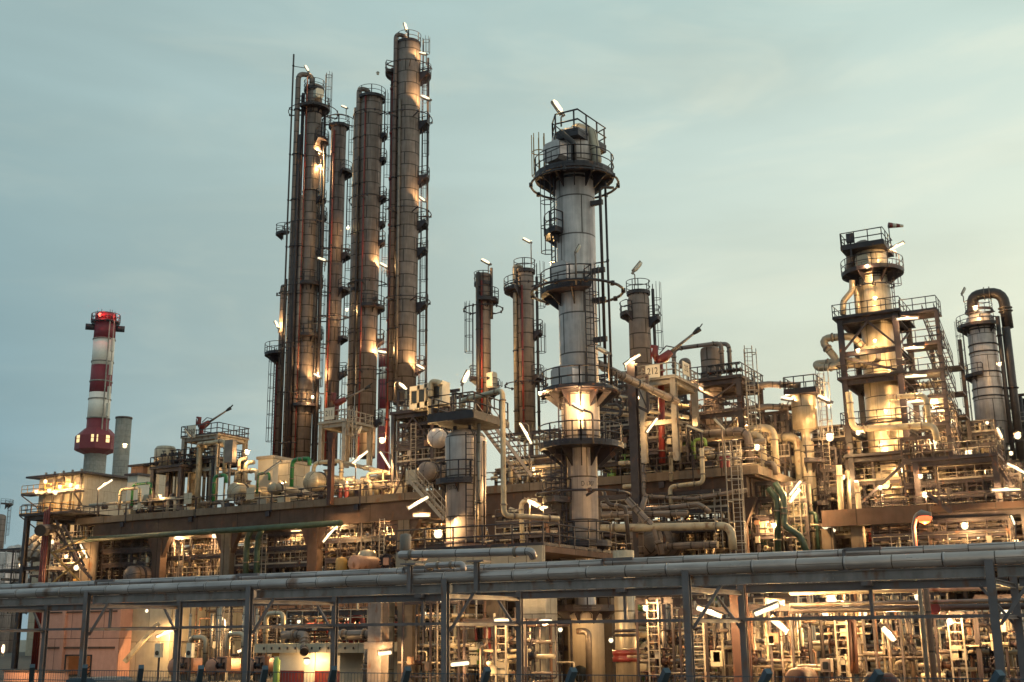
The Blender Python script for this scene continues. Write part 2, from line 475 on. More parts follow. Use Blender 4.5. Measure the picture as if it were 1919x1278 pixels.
def stair(parent, a, b, w, matl=None, side=None, steps=None):
    """a foot, b head (centre line); w the width; three children"""
    a, b = Vector(a), Vector(b); d = b - a; h = Vector((d.x, d.y, 0)).normalized(); s = h.cross(UP)
    matl = matl or M['frame']
    m = MB()
    for k in (-1, 1): m.beam(a + s * (k * w / 2), b + s * (k * w / 2), 0.06, 0.26)
    part(m, 'stringer', matl, parent)
    m = MB(); n = steps or max(3, int(abs(d.z) / 0.22))
    for i in range(1, n):
        c = a + d * (i / n); m.beam(c - s * w / 2, c + s * w / 2, 0.24, 0.035, up=UP)
    part(m, 'stair_treads', MATS['galvanised_steel'], parent)
    for k in (-1, 1):
        m = MB()
        o = s * (k * w / 2)
        for q in (0.55, 1.05): m.beam(a + o + UP * q, b + o + UP * q, 0.05, 0.05)
        for i in range(5): c = a + d * (i / 4) + o; m.beam(c, c + UP * 1.05, 0.05, 0.05)
        part(m, 'handrail', matl, parent)
def grating(m, pts, z, t=0.12): m.prism(pts, z - t, z); return m

def pts_dir(x, y):
    tocam = Vector((EYE.x - x, EYE.y - y, 0)).normalized()
    return tocam, UP.cross(tocam)

def column(name, label, cat, px, py, y, prof, matl, platforms=(), ladders=(), risers=(), rings=(), gooseneck=None,
           dome=0.5, group=None, hatches=(), n=36, railmat=None, deckmat=None, ztop=None, skirts=(), base=None):
    """Vertical vessel whose axis passes the pixel px,py at plane y. prof: (pixel row, width in pixels) from the foot up."""
    P = at(px, py, y); x = P.x; D = depth(Vector((x, y, P.z)))
    zz = lambda q: zpy(x, y, q)
    def R(w, q): return w / 2 * depth((x, y, zz(q))) / FPX
    pr = [(R(w, q), zz(q)) for q, w in prof]
    z0 = pr[0][1] if base is None else base
    pr[0] = (pr[0][0], z0)
    t = thing(name, label, cat, (x, y, z0), group)
    railmat = railmat or M['dark']; deckmat = deckmat or M['dark']
    tc, rt = pts_dir(x, y)
    def dirn(a): a = R_(a); return tc * math.cos(a) + rt * math.sin(a)
    def rad(z):
        for (r0, a), (r1, b) in zip(pr, pr[1:]):
            if a <= z <= b: return r0 + (r1 - r0) * ((z - a) / (b - a) if b > a else 0)
        return pr[-1][0] if z > pr[-1][1] else pr[0][0]
    shell = [(r, z - z0) for r, z in pr]
    rt_, zt_ = shell[-1]
    if dome:
        for k in range(1, 6):
            a = k / 5 * math.pi / 2; shell.append((rt_ * math.cos(a), zt_ + rt_ * dome * math.sin(a)))
    m = MB(); m.lathe((x, y, z0), (0, 0, 1), shell, n); part(m, 'shell', matl, t)
    # stiffening bands
    m = MB()
    for q in skirts:
        z = zz(q); r = rad(z); m.lathe((x, y, z - 0.07), (0, 0, 1), [(r, 0), (r + 0.07, 0), (r + 0.07, 0.14), (r, 0.14)], n)
    part(m, 'shell_band', deckmat, t)
    for pl in platforms:
        q, wpx, a0, a1 = pl[:4]; opt = pl[4] if len(pl) > 4 else {}
        z = zz(q); ro = R(wpx, q) if wpx > 0 else rad(z) + 1.0; ri = rad(z) + 0.02
        full = a1 - a0 >= 359; ns = max(4, int((a1 - a0) / 15))
        A = [a0 + (a1 - a0) * i / ns for i in range(ns + (0 if full else 1))]
        outer = [Vector((x, y, 0)) + dirn(a) * ro for a in A]; inner = [Vector((x, y, 0)) + dirn(a) * ri for a in A]
        m = MB(); th = 0.16
        cnt = len(A)
        for i in range(cnt if full else cnt - 1):
            j = (i + 1) % cnt
            Q = [inner[i], outer[i], outer[j], inner[j]]
            m.obox([Vector((p.x, p.y, z - th)) for p in Q] + [Vector((p.x, p.y, z)) for p in Q])
        po = part(m, 'platform', opt.get('mat', deckmat), t)
        for a in A[::2] if full else A[::3]:
            mb = MB()
            d = dirn(a); c = Vector((x, y, 0))
            p0 = c + d * ri + UP * (z - th); p1 = c + d * (ro * 0.96) + UP * (z - th); p2 = c + d * ri + UP * (z - th - (ro - ri) * 0.75)
            s_ = d.cross(UP) * 0.03
            mb.obox([p2 - s_, p0 - s_, p0 + s_, p2 + s_, p2 - s_ + d * 0.02, p1 - s_, p1 + s_, p2 + s_ + d * 0.02])
            part(mb, 'support_bracket', deckmat, po)
        m = MB(); hh = opt.get('h', 1.1)
        path = [Vector((p.x, p.y, z)) for p in outer]
        if not full and opt.get('ends', True): path = [Vector((inner[0].x, inner[0].y, z))] + path + [Vector((inner[-1].x, inner[-1].y, z))]
        rail_mb(m, path, hh, full, opt.get('step', 1.2), opt.get('t', 0.06)); part(m, 'railing', railmat, po)
    for l in ladders:
        a, q0, q1 = l[:3]; cage = l[3] if len(l) > 3 else True
        za, zb = zz(q0), zz(q1); d = dirn(a); r = max(rad(za), rad(zb)) + 0.28
        p = Vector((x, y, za)) + d * r
        m = MB(); ladder_mb(m, p, zb + 1.0, d); lo_ = part(m, 'ladder', railmat, t)
        if cage: m = MB(); cage_mb(m, p, zb + 0.6, d); part(m, 'safety_cage', railmat, lo_)
    for rs in risers:
        a, off, r, q0, q1, mt = rs[:6]
        za, zb = zz(q0), zz(q1); d = dirn(a)
        c = Vector((x, y, 0)) + d * (rad((za + zb) / 2) + off)
        m = MB(); pts = [c + UP * za, c + UP * zb]
        if len(rs) > 6 and rs[6] == 'top':        # bends in over the crown
            pts += [c + UP * (zb + 0.01), Vector((x, y, zb)) + d * 0.3, Vector((x, y, zb - 1.2)) + d * 0.3]
            pts = [pts[0], pts[1], pts[3], pts[4]]
        m.pipe(pts, r, 10); 
        po = part(m, 'riser_pipe', mt, t)
        zc = za + 2
        while zc < zb - 1:
            m = MB()
            m.cyl(c + UP * zc, c + UP * (zc + 0.12), r * 1.35, 8)
            m.beam(c + UP * zc - d * (off + 0.0), c + UP * zc, 0.06, 0.06); zc += 5.5
            part(m, 'pipe_clamp', M['dark'], po)
    for rg in rings:
        q, wpx, a0, a1 = rg[:4]; z = zz(q); r = R(wpx, q); ns = max(6, int((a1 - a0) / 12))
        m = MB(); P_ = [Vector((x, y, z)) + dirn(a0 + (a1 - a0) * i / ns) * r for i in range(ns + 1)]
        rr = rg[4] if len(rg) > 4 else 0.05
        m.sweep(P_, rr, 6)
        for a in (a0 + 8, (a0 + a1) / 2, a1 - 8):
            d = dirn(a); m.beam(Vector((x, y, z - 0.1)) + d * rad(z), Vector((x, y, z)) + d * r, 0.07, 0.12)
        for i in range(1, ns, 3): m.cyl(P_[i] - UP * 0.14, P_[i] + UP * 0.1, rr * 1.7, 6)
        part(m, 'spray_ring', railmat, t)
    for h in hatches:
        a, q, wpx, hpx = h[:4]; z = zz(q); d = dirn(a); r = rad(z); w = pm(wpx, (x, y, z)) / 2; hh = pm(hpx, (x, y, z)) / 2
        s = d.cross(UP); c = Vector((x, y, z)) + d * (r + 0.25); m = MB(); ch = min(w, hh) * 0.35
        o2 = [(-w + ch, -hh), (w - ch, -hh), (w, -hh + ch), (w, hh - ch), (w - ch, hh), (-w + ch, hh), (-w, hh - ch), (-w, -hh + ch)]
        k = len(m.v)
        for dd in (0.3, -0.9):
            for u, v in o2: m.v.append(tuple(c + s * -u + UP * v + d * dd))
        m.face(list(range(k, k + 8)), [(u, v) for u, v in o2]); m.face(list(range(k + 8, k + 16))[::-1], [(u, v) for u, v in o2])
        for i in range(8):
            j = (i + 1) % 8; m.face([k + i, k + 8 + i, k + 8 + j, k + j][::-1], [(0, 0), (0, 1), (1, 1), (1, 0)])
        part(m, 'manhole_cover', matl if len(h) < 5 else h[4], t)
    if gooseneck:
        a, r, up_px, mt = gooseneck; z = zz(prof[-1][0]) + rad(zz(prof[-1][0])) * dome * 0.6
        zu = zz(up_px); d = dirn(a); c = Vector((x, y, 0)); ro = rad(z0 + 1) + r + 0.15
        m = MB(); m.pipe([c + UP * z, c + UP * zu, c + d * ro + UP * zu, c + d * ro + UP * (zu - 4)], r, 12, r * 1.8)
        part(m, 'overhead_pipe', mt, t)
    return t, dict(x=x, y=y, zz=zz, rad=rad, dirn=dirn, R=R)

LAMPN = [0]
def lamp(px, py, y, kind, label, ang=30, size=1.3, power=260, pole=None, group=None, off=None, col=(1.0, 0.61, 0.24), lit=True, rad=None):
    """tube: long fitting at an angle; flood: short lamp head; bulb: small round bulkhead lamp. pole: pixel offset of the pole's foot."""
    LAMPN[0] += 1
    c = at(px, py, y); a = R_(ang)
    u = (RIGHT * math.cos(a) + UP * math.sin(a)).normalized(); v = UP * math.cos(a) - RIGHT * math.sin(a)
    nm = {'tube': 'fluorescent_lamp', 'flood': 'street_lamp' if pole else 'flood_lamp', 'bulb': 'bulkhead_lamp'}[kind]
    t = thing(nm, label, 'lamp', c, group)
    back = FWD
    if kind == 'tube':
        L = size * .85; w = 0.085
        m = MB(); m.sweep([c - u * L / 2, c - u * (L / 2 - 0.05), c + u * (L / 2 - 0.05), c + u * L / 2], [w * 0.5, w, w, w * 0.5], 10)
        part(m, 'diffuser', M['lampon'] if lit else M['white'], t)
        m = MB(); o = v * 0.13 + back * 0.06
        m.beam(c - u * (L / 2 + 0.06) + o, c + u * (L / 2 + 0.06) + o, 0.24, 0.07, up=v)
        for k in (-1, 1): m.beam(c + u * k * (L / 2 + 0.03) - v * 0.1, c + u * k * (L / 2 + 0.03) + v * 0.15, 0.18, 0.05, up=u)
        part(m, 'housing', M['galv'], t)
        end = c - u * (L / 2)
    elif kind == 'flood':
        L = size * .85; w = size * 0.15
        m = MB(); m.sweep([c - u * L / 2, c - u * L * 0.3, c + u * L * 0.3, c + u * L / 2], [w * 0.5, w, w, w * 0.6], 10)
        part(m, 'diffuser', M['lampon'] if lit else M['white'], t)
        m = MB(); o = v * w * 0.75; m.beam(c - u * L * 0.55 + o, c + u * L * 0.5 + o, w * 1.6, w * 0.7, up=v); m.beam(c - u * L * 0.75, c - u * L * 0.45, w, w, up=v)
        part(m, 'housing', M['galv'], t)
        end = c - u * (L * 0.7)
    else:
        r = size / 2
        m = MB(); m.lathe(c - UP * r, (0, 0, 1), [(0.001, 0), (r * 0.7, r * 0.3), (r, r), (r * 0.8, r * 1.6), (r * 0.5, r * 1.9)], 10)
        part(m, 'diffuser', M['lampon'] if lit else M['white'], t)
        m = MB(); m.lathe(c + UP * r * 0.8, (0, 0, 1), [(r * 1.15, 0), (r * 0.9, r * 0.4), (r * 0.3, r * 0.6), (0.001, r * 0.62)], 10); m.beam(c + UP * r * 1.2, c + UP * r * 1.2 + back * 0.5, 0.05, 0.05)
        part(m, 'housing', M['galv'], t)
        end = c + UP * r
    if pole:
        dx, dy = pole; f = c + RIGHT * pm(dx, c) - UP * pm(dy, c)
        m = MB(); top = Vector((f.x, f.y, end.z - 0.1))
        m.pipe([f, top + UP * 0.0, end], 0.055, 6, 0.5); part(m, 'pole', M['galv'], t)
    if lit and power:
        ld = bpy.data.lights.new('lamp_light', 'POINT'); ld.energy = power / 0.3; ld.color = col; ld.shadow_soft_size = rad or 0.06
        lo = bpy.data.objects.new('lamp_light', ld); COLL.objects.link(lo); lo.parent = t
        oo = Vector((0, 0, 0))
        lo.location = oo
    return t

def horiz_drum(label, px, py, y, rpx, length, matl=None, cat='drum', legs=True, flange=0.35, name='horizontal_drum', group=None, axis=(0, 1, 0), legz=None):
    """drum whose near dome is centred at the pixel; axis runs away"""
    c = at(px, py, y); r = pm(rpx, c); ax = Vector(axis); matl = matl or M['steelw']
    t = thing(name, label, cat, c - UP * r, group)
    m = MB(); prof = [(r * math.sin(a), r * 0.55 * (1 - math.cos(a))) for a in [k / 6 * math.pi / 2 for k in range(7)]]
    prof += [(r, length - r * 0.55)] + [(r * math.cos(a), length - r * 0.55 + r * 0.55 * math.sin(a)) for a in [k / 5 * math.pi / 2 for k in range(1, 6)]]
    m.lathe(c, ax, prof, 28); part(m, 'shell', matl, t)
    for k in (0, 0.14): m = MB(); m.lathe(c + ax * (r * 0.6 + length * flange * 0.3 + k), ax, [(r, 0), (r * 1.09, 0), (r * 1.09, 0.08), (r, 0.08)], 28); part(m, 'flange', M['dark'], t)
    if legs:
        for f in (0.28, 0.78):
            q = c + ax * (length * f); m = MB(); s = ax.cross(UP)
            zf = legz if legz is not None else q.z - r * 1.5
            m.obox([Vector((p.x, p.y, zz_)) for zz_ in (zf, q.z - r * 0.55) for p in (q - s * r * 0.75 - ax * 0.12, q + s * r * 0.75 - ax * 0.12, q + s * r * 0.75 + ax * 0.12, q - s * r * 0.75 + ax * 0.12)])
            part(m, 'saddle', M['concg'], t)
    m = MB(); q = c + ax * (length * 0.3); m.cyl(q + UP * r * 0.9, q + UP * (r * 1.35), r * 0.22, 10); m.cyl(q + UP * (r * 1.3), q + UP * (r * 1.42), r * 0.34, 10)
    part(m, 'nozzle', M['galv'], t)
    return t

def pipe_thing(label, pts, r, matl, n=10, cat='pipe', bend=None, group=None, name='pipe', flanges=True):
    m = MB(); m.pipe(pts, r, n, bend)
    if not flanges: return solo(m, name, matl, label, cat, group)
    t = thing(name, label, cat, pts[0], group); part(m, 'pipe_run', matl, t)
    m = MB()
    for a, b in zip(pts, pts[1:]):
        a, b = Vector(a), Vector(b); d = b - a
        if d.length > 4 * r + 0.6:
            d.normalize()
            c = a + d * (r * 3 + 0.1); m.cyl(c, c + d * 0.09, r * 1.28, n)
            c = b - d * (r * 3 + 0.1); m.cyl(c - d * 0.09, c, r * 1.28, n)
    part(m, 'flange', M['galv'], t)
    return t

def valve(parent, c, r, axis, matl=None, wheel=True):
    c = Vector(c); axis = Vector(axis).normalized()
    side = (axis.cross(UP) if abs(axis.z) < 0.9 else Vector((0, -1, 0))).normalized()
    if side.dot(FWD) > 0: side = -side
    up = UP if abs(axis.z) < 0.9 else side
    m = MB(); m.sweep([c - axis * r * 2.2, c - axis * r * 0.9, c, c + axis * r * 0.9, c + axis * r * 2.2], [r * 1.1, r * 1.2, r * 1.7, r * 1.2, r * 1.1], 8)
    for k in (-1, 1): m.cyl(c + axis * (k * r * 2.2), c + axis * (k * r * 2.5), r * 1.9, 8)
    m.cyl(c, c + up * r * 4.2, r * 0.45, 6); b = part(m, 'valve_body', matl or M['dark'], parent)
    if wheel:
        w = c + up * r * 4.2; a1 = axis if abs(axis.z) < 0.9 else UP; a2 = a1.cross(up); R2 = r * 2.1
        m = MB(); P_ = [w + a1 * (R2 * math.cos(i / 10 * 6.283)) + a2 * (R2 * math.sin(i / 10 * 6.283)) for i in range(10)]
        m.sweep(P_, r * 0.22, 4, closed=True)
        for i in (0, 3, 5, 8): m.beam(w, P_[i], r * 0.25, r * 0.25)
        part(m, 'handwheel', M['dark'] if matl is None else matl, b)

def steel_bay(parent, x0, x1, y0, y1, z0, levels, nx=2, ny=2, matl=None, w=0.3, deck=(), rails=(), brace=(), deckmat=None, top=None):
    """posts, floor beams, decks, handrails and X or V bracing of a steel structure"""
    matl = matl or M['frame']; zt = top or max(levels)
    xs = [x0 + (x1 - x0) * i / (nx - 1) for i in range(nx)]; ys = [y0 + (y1 - y0) * i / (ny - 1) for i in range(ny)]
    for i, X in enumerate(xs):
        for j, Y in enumerate(ys):
            if 0 < i < nx - 1 and 0 < j < ny - 1: continue
            m = MB(); m.ibeam((X, Y, z0), (X, Y, zt), w, w, 0.035, up=(0, 1, 0)); part(m, 'post', matl, parent)
    for z in levels:
        m = MB()
        for Y in ys: m.ibeam((x0 - w / 2 + 0.01, Y, z - 0.2), (x1 + w / 2 - 0.01, Y, z - 0.2), w * 0.7, 0.36)
        for X in xs: m.ibeam((X, y0 + w * .4, z - 0.215), (X, y1 - w * .4, z - 0.215), w * 0.66, 0.33)
        part(m, 'floor_beam', matl, parent)
    for z in deck:
        m = MB(); m.box((x0 - 0.5, y0 - 0.5, z), (x1 + 0.5, y1 + 0.5, z + 0.06)); part(m, 'floor_grating', deckmat or M['dark'], parent)
    for z in rails:
        m = MB(); rail_mb(m, [(x0 - 0.45, y0 - 0.45, z + 0.06), (x1 + 0.45, y0 - 0.45, z + 0.06), (x1 + 0.45, y1 + 0.45, z + 0.06), (x0 - 0.45, y1 + 0.45, z + 0.06)], 1.1, True, 1.4, 0.06)
        part(m, 'railing', M['dark'], parent)
    for za, zb, kind in brace:
        m = MB(); f = y0 + 0.02
        if kind == 'V': m.beam((x0, f, za), ((x0 + x1) / 2, f, zb), 0.16, 0.16); m.beam((x1, f, za), ((x0 + x1) / 2, f, zb), 0.16, 0.16)
        elif kind == 'X': m.beam((x0, f, za), (x1, f, zb), 0.14, 0.14); m.beam((x1, f + 0.15, za), (x0, f + 0.15, zb), 0.14, 0.14)
        elif kind == '/': m.beam((x0, f, za), (x1, f, zb), 0.2, 0.2)
        elif kind == '\\': m.beam((x1, f, za), (x0, f, zb), 0.2, 0.2)
        m.beam((x1 + 0.02, y0, za), (x1 + 0.02, y1, zb), 0.14, 0.14)
        part(m, 'brace', matl, parent)

PIPEMATS = ['pclad', 'galv', 'cream', 'dpipe', 'clad', 'galv', 'dpipe', 'pclad', 'dark', 'frame', 'dpipe']
def clutter(label, x0, x1, y0, y1, z0, z1, seed, n=22, rmax=0.22, floor=True, mats=None, drums=1, valves=6, name='pipework_module', group=None, framew=0.2, levels=1, extra=None, rail=True):
    """a steel frame packed with pipe runs, valves, small vessels and boxes"""
    g = random.Random(seed); mats = mats or PIPEMATS
    t = thing(name, label, 'pipework', ((x0 + x1) / 2, (y0 + y1) / 2, z0), group)
    for X in (x0, (x0 + x1) / 2, x1):
        for Y in (y0, y1): m = MB(); m.ibeam((X, Y, z0), (X, Y, z1), framew, framew, 0.03, up=(0, 1, 0)); part(m, 'frame_post', M['frame'], t)
    for k in range(levels + 1):
        z = z0 + (z1 - z0) * (k + 1) / (levels + 1) - 0.05; m = MB()
        for Y in (y0, (y0 + y1) / 2, y1): m.ibeam((x0, Y, z), (x1, Y, z), 0.16, 0.28)
        X = x0
        while X <= x1 + 0.01: m.ibeam((X, y0 + .1, z - 0.03), (X, y1 - .1, z - 0.03), 0.14, 0.2); X += 2.0
        part(m, 'cross_beam', M['frame'], t)
        if rail and k < levels:
            m = MB(); rail_mb(m, [(x0, y0 - 0.1, z + 0.15), (x1, y0 - 0.1, z + 0.15)], 1.0, False, 1.3, 0.05); part(m, 'railing', M['lframe'] if g.random() < 0.5 else M['frame'], t)
    U = g.uniform
    for i in range(n):
        r = min(rmax, 0.03 + abs(g.gauss(0, 1)) * rmax * 0.42); mt = M[g.choice(mats)]; kind = g.random()
        Y = U(y0, y1); X = U(x0, x1); Z = U(z0 + 0.2, z1 - 0.2)
        if kind < 0.34: pts = [(X, Y, z0), (X, Y, z1)]
        elif kind < 0.55: pts = [(x0, Y, Z), (x1, Y, Z)]
        elif kind < 0.68: pts = [(X, y0, Z), (X, y1, Z)]
        elif kind < 0.88:
            X2 = min(x1, max(x0, X + U(-1, 1) * (x1 - x0) * 0.5)); Z2 = U(z0 + 0.4, z1 - 0.4)
            pts = [(X, Y, g.choice((z0, z1))), (X, Y, Z2), (X2, Y, Z2), (X2, U(y0, y1), Z2) if g.random() < .4 else (X2, Y, g.choice((z0, z1)))]
        else:
            X2 = X + U(0.6, 1.4); Z2 = U(z0 + (z1 - z0) * .4, z1); pts = [(X, Y, z0), (X, Y, Z2), (X2, Y, Z2), (X2, Y, z0)]
        m = MB(); m.pipe(pts, r, 8)
        a, b = Vector(pts[0]), Vector(pts[1]); d = (b - a).normalized() if (b - a).length > 0.01 else UP
        if (b - a).length > 1:
            for f in (0.25, 0.7): c = a.lerp(b, f); m.cyl(c, c + d * 0.07, r * 1.35, 8)
        part(m, 'pipe_run', mt, t)
    for i in range(valves):
        r = U(0.05, 0.13); c = (U(x0, x1), U(y0 - 0.1, (y0 + y1) / 2), U(z0 + 0.4, min(z1, z0 + 3)))
        ax = (1, 0, 0) if g.random() < 0.6 else (0, 0, 1)
        m = MB(); m.cyl(Vector(c) - Vector(ax) * 1.2, Vector(c) + Vector(ax) * 1.2, r * 0.8, 8); part(m, 'pipe_run', M[g.choice(('galv', 'cream', 'pclad'))], t)
        valve(t, c, r, ax, M[g.choice(('dark', 'dark', 'cream', 'galv', 'dark', 'rusty'))] if g.random() < .6 else None)
    for i in range(drums):
        r = U(0.45, 0.9) * min(1, (z1 - z0) / 4); X = U(x0 + 1, x1 - 1)
        m = MB(); mt = M[g.choice(('steelw', 'cream', 'pclad', 'clad'))]
        if g.random() < 0.5:
            zb = z0 + 0.8; h = min(z1 - z0 - 1.2, U(1.5, 3))
            m.lathe((X, y0 + 1.2, zb), (0, 0, 1), [(0.001, 0), (r * 0.8, r * 0.2), (r, r * 0.45), (r, h), (r * 0.8, h + r * .3), (0.001, h + r * 0.5)], 20)
        else:
            zc = z0 + r + U(0.5, 1.4)
            m.lathe((X, y0 + 0.3, zc), (0, 1, 0), [(0.001, 0), (r * 0.75, 0.1), (r, 0.35), (r, y1 - y0 - 0.6), (0.001, y1 - y0 - .3)], 20)
        part(m, 'small_vessel', mt, t)
    for i in range(2):
        X, Z = U(x0 + .4, x1 - .6), U(z0 + 0.8, min(z1 - 1, z0 + 3)); w = U(0.18, 0.42)
        m = MB(); m.box((X, y0 - 0.25, Z), (X + w, y0 - 0.05, Z + w * U(0.9, 1.6))); part(m, 'junction_box', M[g.choice(('panel', 'lframe', 'frame', 'cork'))], t)
    if g.random() < 0.6:
        X = U(x0 + .5, x1 - .5); m = MB(); ladder_mb(m, (X, y0 - 0.3, z0), z1, (0, -1, 0)); part(m, 'ladder', M['lframe'], t)
    return t
# ================================================================ the place
def sheet(name, x0, y0, x1, y1, z, matl):
    m = MB(); m.v = [(x0, y0, z), (x1, y0, z), (x1, y1, z), (x0, y1, z)]
    m.face([0, 1, 2, 3], [(x0, y0), (x1, y0), (x1, y1), (x0, y1)])
    o = bpy.data.objects.new(name, m.mesh(name, matl)); COLL.objects.link(o); tag(o, kind='structure'); return o
sheet('ground', -700, -60, 300, 700, 0.0, M['gravel'])
sheet('road', -600, 26.0, 290, 30.5, 0.008, M['asphalt'])
sheet('paved_yard', -200, 38.0, 80, 250, 0.006, M['asphalt'])
sheet('concrete_apron', -30, 42, 20, 72, 0.012, M['conc'])

# ---------------------------------------------------------------- pipe rack along the fence
YF, YB = 31.6, 36.3
xf = lambda px, y: at(px, 1100, y).x
zF = zpy(at(960, 1078, YF).x, YF, 1078); zB = zpy(at(960, 1063, YB).x, YB, 1063)
zBeam = zF - 0.17 - 0.16
t = thing('pipe_rack', 'long blue grey steel pipe rack on slim posts behind the wire fence', 'pipe rack', (-20, YF, 0))
RX = [-59.9 + 8 * k for k in range(9)]
for i, X in enumerate(RX):
    for Y, z in ((YF - 0.12, zF - 0.05), (YB, zB - 0.62)):
        m = MB(); m.ibeam((X, Y, 0), (X, Y, z), 0.2, 0.19, 0.025, up=(0, 1, 0)); m.box((X - .2, Y - .2, 0), (X + .2, Y + .2, 0.05)); part(m, 'post', M['rack'], t)
    m = MB(); m.ibeam((X, YF + .03, zBeam - 0.24), (X, YB - .15, zBeam - 0.24), 0.14, 0.14); m.ibeam((X, YF + .03, zBeam - 1.1), (X, YB - .15, zBeam - 1.1), 0.08, 0.1); part(m, 'cross_beam', M['rack'], t)
    m = MB(); m.beam((X + .1, YF, zBeam - 1.3), (X + .95, YF + .05, zBeam - 0.15), 0.08, 0.08); part(m, 'knee_brace', M['rack'], t)
    m = MB(); m.beam((X - .1, YB, zBeam - 1.3), (X - .95, YB, zBeam - 0.15), 0.08, 0.08); part(m, 'knee_brace', M['rack'], t)
    m = MB(); m.ibeam((X + 4, YB, zBeam - 0.1), (X + 4, YB, zBeam - 1.05), 0.1, 0.1, 0.02, up=(0, 1, 0)); part(m, 'hanger', M['rack'], t)
    if i < 8:
        m = MB(); m.ibeam((X + 0.145, YF + .08, zBeam), (X + 7.855, YF + .08, zBeam), 0.16, 0.28); 
        for k in (-1, 1):
            for q in (-1, 1): m.cyl((X + 4 + k * .08, YF - .03, zBeam + q * .06), (X + 4 + k * .08, YF - .06, zBeam + q * .06), 0.02, 6)
        part(m, 'front_beam', M['rackb'], t)
        m = MB(); m.ibeam((X + 0.145, YB, zBeam - .12), (X + 7.855, YB, zBeam - .12), 0.22, 0.26); part(m, 'rear_beam', M['rack'], t)
m = MB(); m.box((-60, YB - 0.25, zBeam - 1.1), (4, YB - 0.1, zBeam - 1.0)); part(m, 'cable_tray', M['rack'], t)
for i, X in enumerate(RX[1:]):
    m = MB(); m.box((X - 4.2, YB - .3, zBeam - 0.12), (X - 3.9, YB + .3, zB - 0.16)); m.beam((X - 4.6, YB - .4, zB + .1), (X - 3.5, YB - .4, zB + .1), 0.1, 0.1); m.beam((X - 4.6, YB - .4, zB + .1), (X - 4.6, YB - .4, zBeam), 0.1, 0.1); part(m, 'pipe_support', M['rack'], t)
    m = MB(); m.box((X - .1, YF - .1, zBeam + .15), (X + .1, YF + .1, zF - .17)); part(m, 'pipe_shoe', M['rack'], t)
m = MB(); m.cyl((-75, YF, zF), (6, YF, zF), 0.175, 24)
x = -60.0
while x < 6: m.cyl((x, YF, zF), (x + 0.07, YF, zF), 0.186, 24); x += 2.5
solo(m, 'pipe', M['rackpipe'], 'fat silvery insulated pipe lying on the near edge of the blue grey rack', 'pipe')
m = MB(); m.cyl((-75, YB, zB), (6, YB, zB), 0.15, 20)
solo(m, 'pipe', M['rackpipe'], 'dull grey pipe on the far edge of the blue grey rack', 'pipe')
# expansion loop on stands above the rack
a = at(752, 1040, YF + .2); zl = a.z
e = at(988, 1036, YF - 0.3)
pipe_thing('raised grey pipe loop with two elbows standing over the rack', [(a.x, YF + 1.6, zl - 0.0), (a.x, YF + .0, zl), (e.x, YF - .05, zl - .1), (e.x, YF + .1, zB)], 0.13, M['rackpipe'], 14, bend=0.35)
b = at(812, 1046, YF + 3.4); c = at(868, 1044, YF + 3)
pipe_thing('short inner pipe loop dropping behind the fat pipe of the rack', [(b.x - .6, YF + 4.2, zl - .2), (b.x, YF + 3, zl - .2), (c.x, YF + 3, zl - .2), (c.x, YF + 3, zB - .2)], 0.11, M['rackpipe'], 12, bend=0.3)
t = thing('pipe_stand', 'pair of slim blue grey stands carrying the raised pipe loop', 'pipe stand', (a.x, YF, zBeam))
for X in (xf(767, YF - .3), xf(893, YF - .3)):
    m = MB(); m.ibeam((X, YF - .28, zBeam - .1), (X, YF - .28, zl - .36), 0.14, 0.14, 0.02, up=(0, 1, 0)); m.box((X - .3, YF - .4, zl - .37), (X + .3, YF + .1, zl - .31)); part(m, 'stand_post', M['rack'], t)
c = at(760, 1018, YF + .3)
m = MB(); m.lathe((c.x, c.y, c.z - .32), (0, 0, 1), [(.02, 0), (.16, .03), (.19, .12), (.19, .52), (.16, .61), (.02, .64)], 14); solo(m, 'expansion_box', M['galv'], 'small rounded grey canister on top of the raised pipe loop', 'canister')

# ---------------------------------------------------------------- security fence with angled tops
YQ = 22.0
zt = zpy(at(960, 1256, YQ).x, YQ, 1256)
t = thing('security_fence', 'blue wire mesh fence with slanted post tops along the road', 'fence', (-15, YQ, 0))
X = -33.0
posts = []
while X < 3: posts.append(X); X += 2.0
for X in posts:
    m = MB(); m.beam((X, YQ, 0), (X, YQ, zt - .35), 0.09, 0.09); m.beam((X, YQ, zt - .38), (X + .30, YQ - .25, zt + .03), 0.13, 0.13); part(m, 'post', M['blue'], t)
m = MB()
for z in (zt - .08, zt - .33, zt - .55, 1.2, 0.6, 0.2): m.beam((-33, YQ - .06, z), (3, YQ - .06, z), 0.018, 0.018)
X = -33.0
while X < 3: m.beam((X, YQ - .075, 0.1), (X, YQ - .075, zt - .08), 0.007, 0.007); X += 0.09
part(m, 'wire_mesh', M['blue'], t)

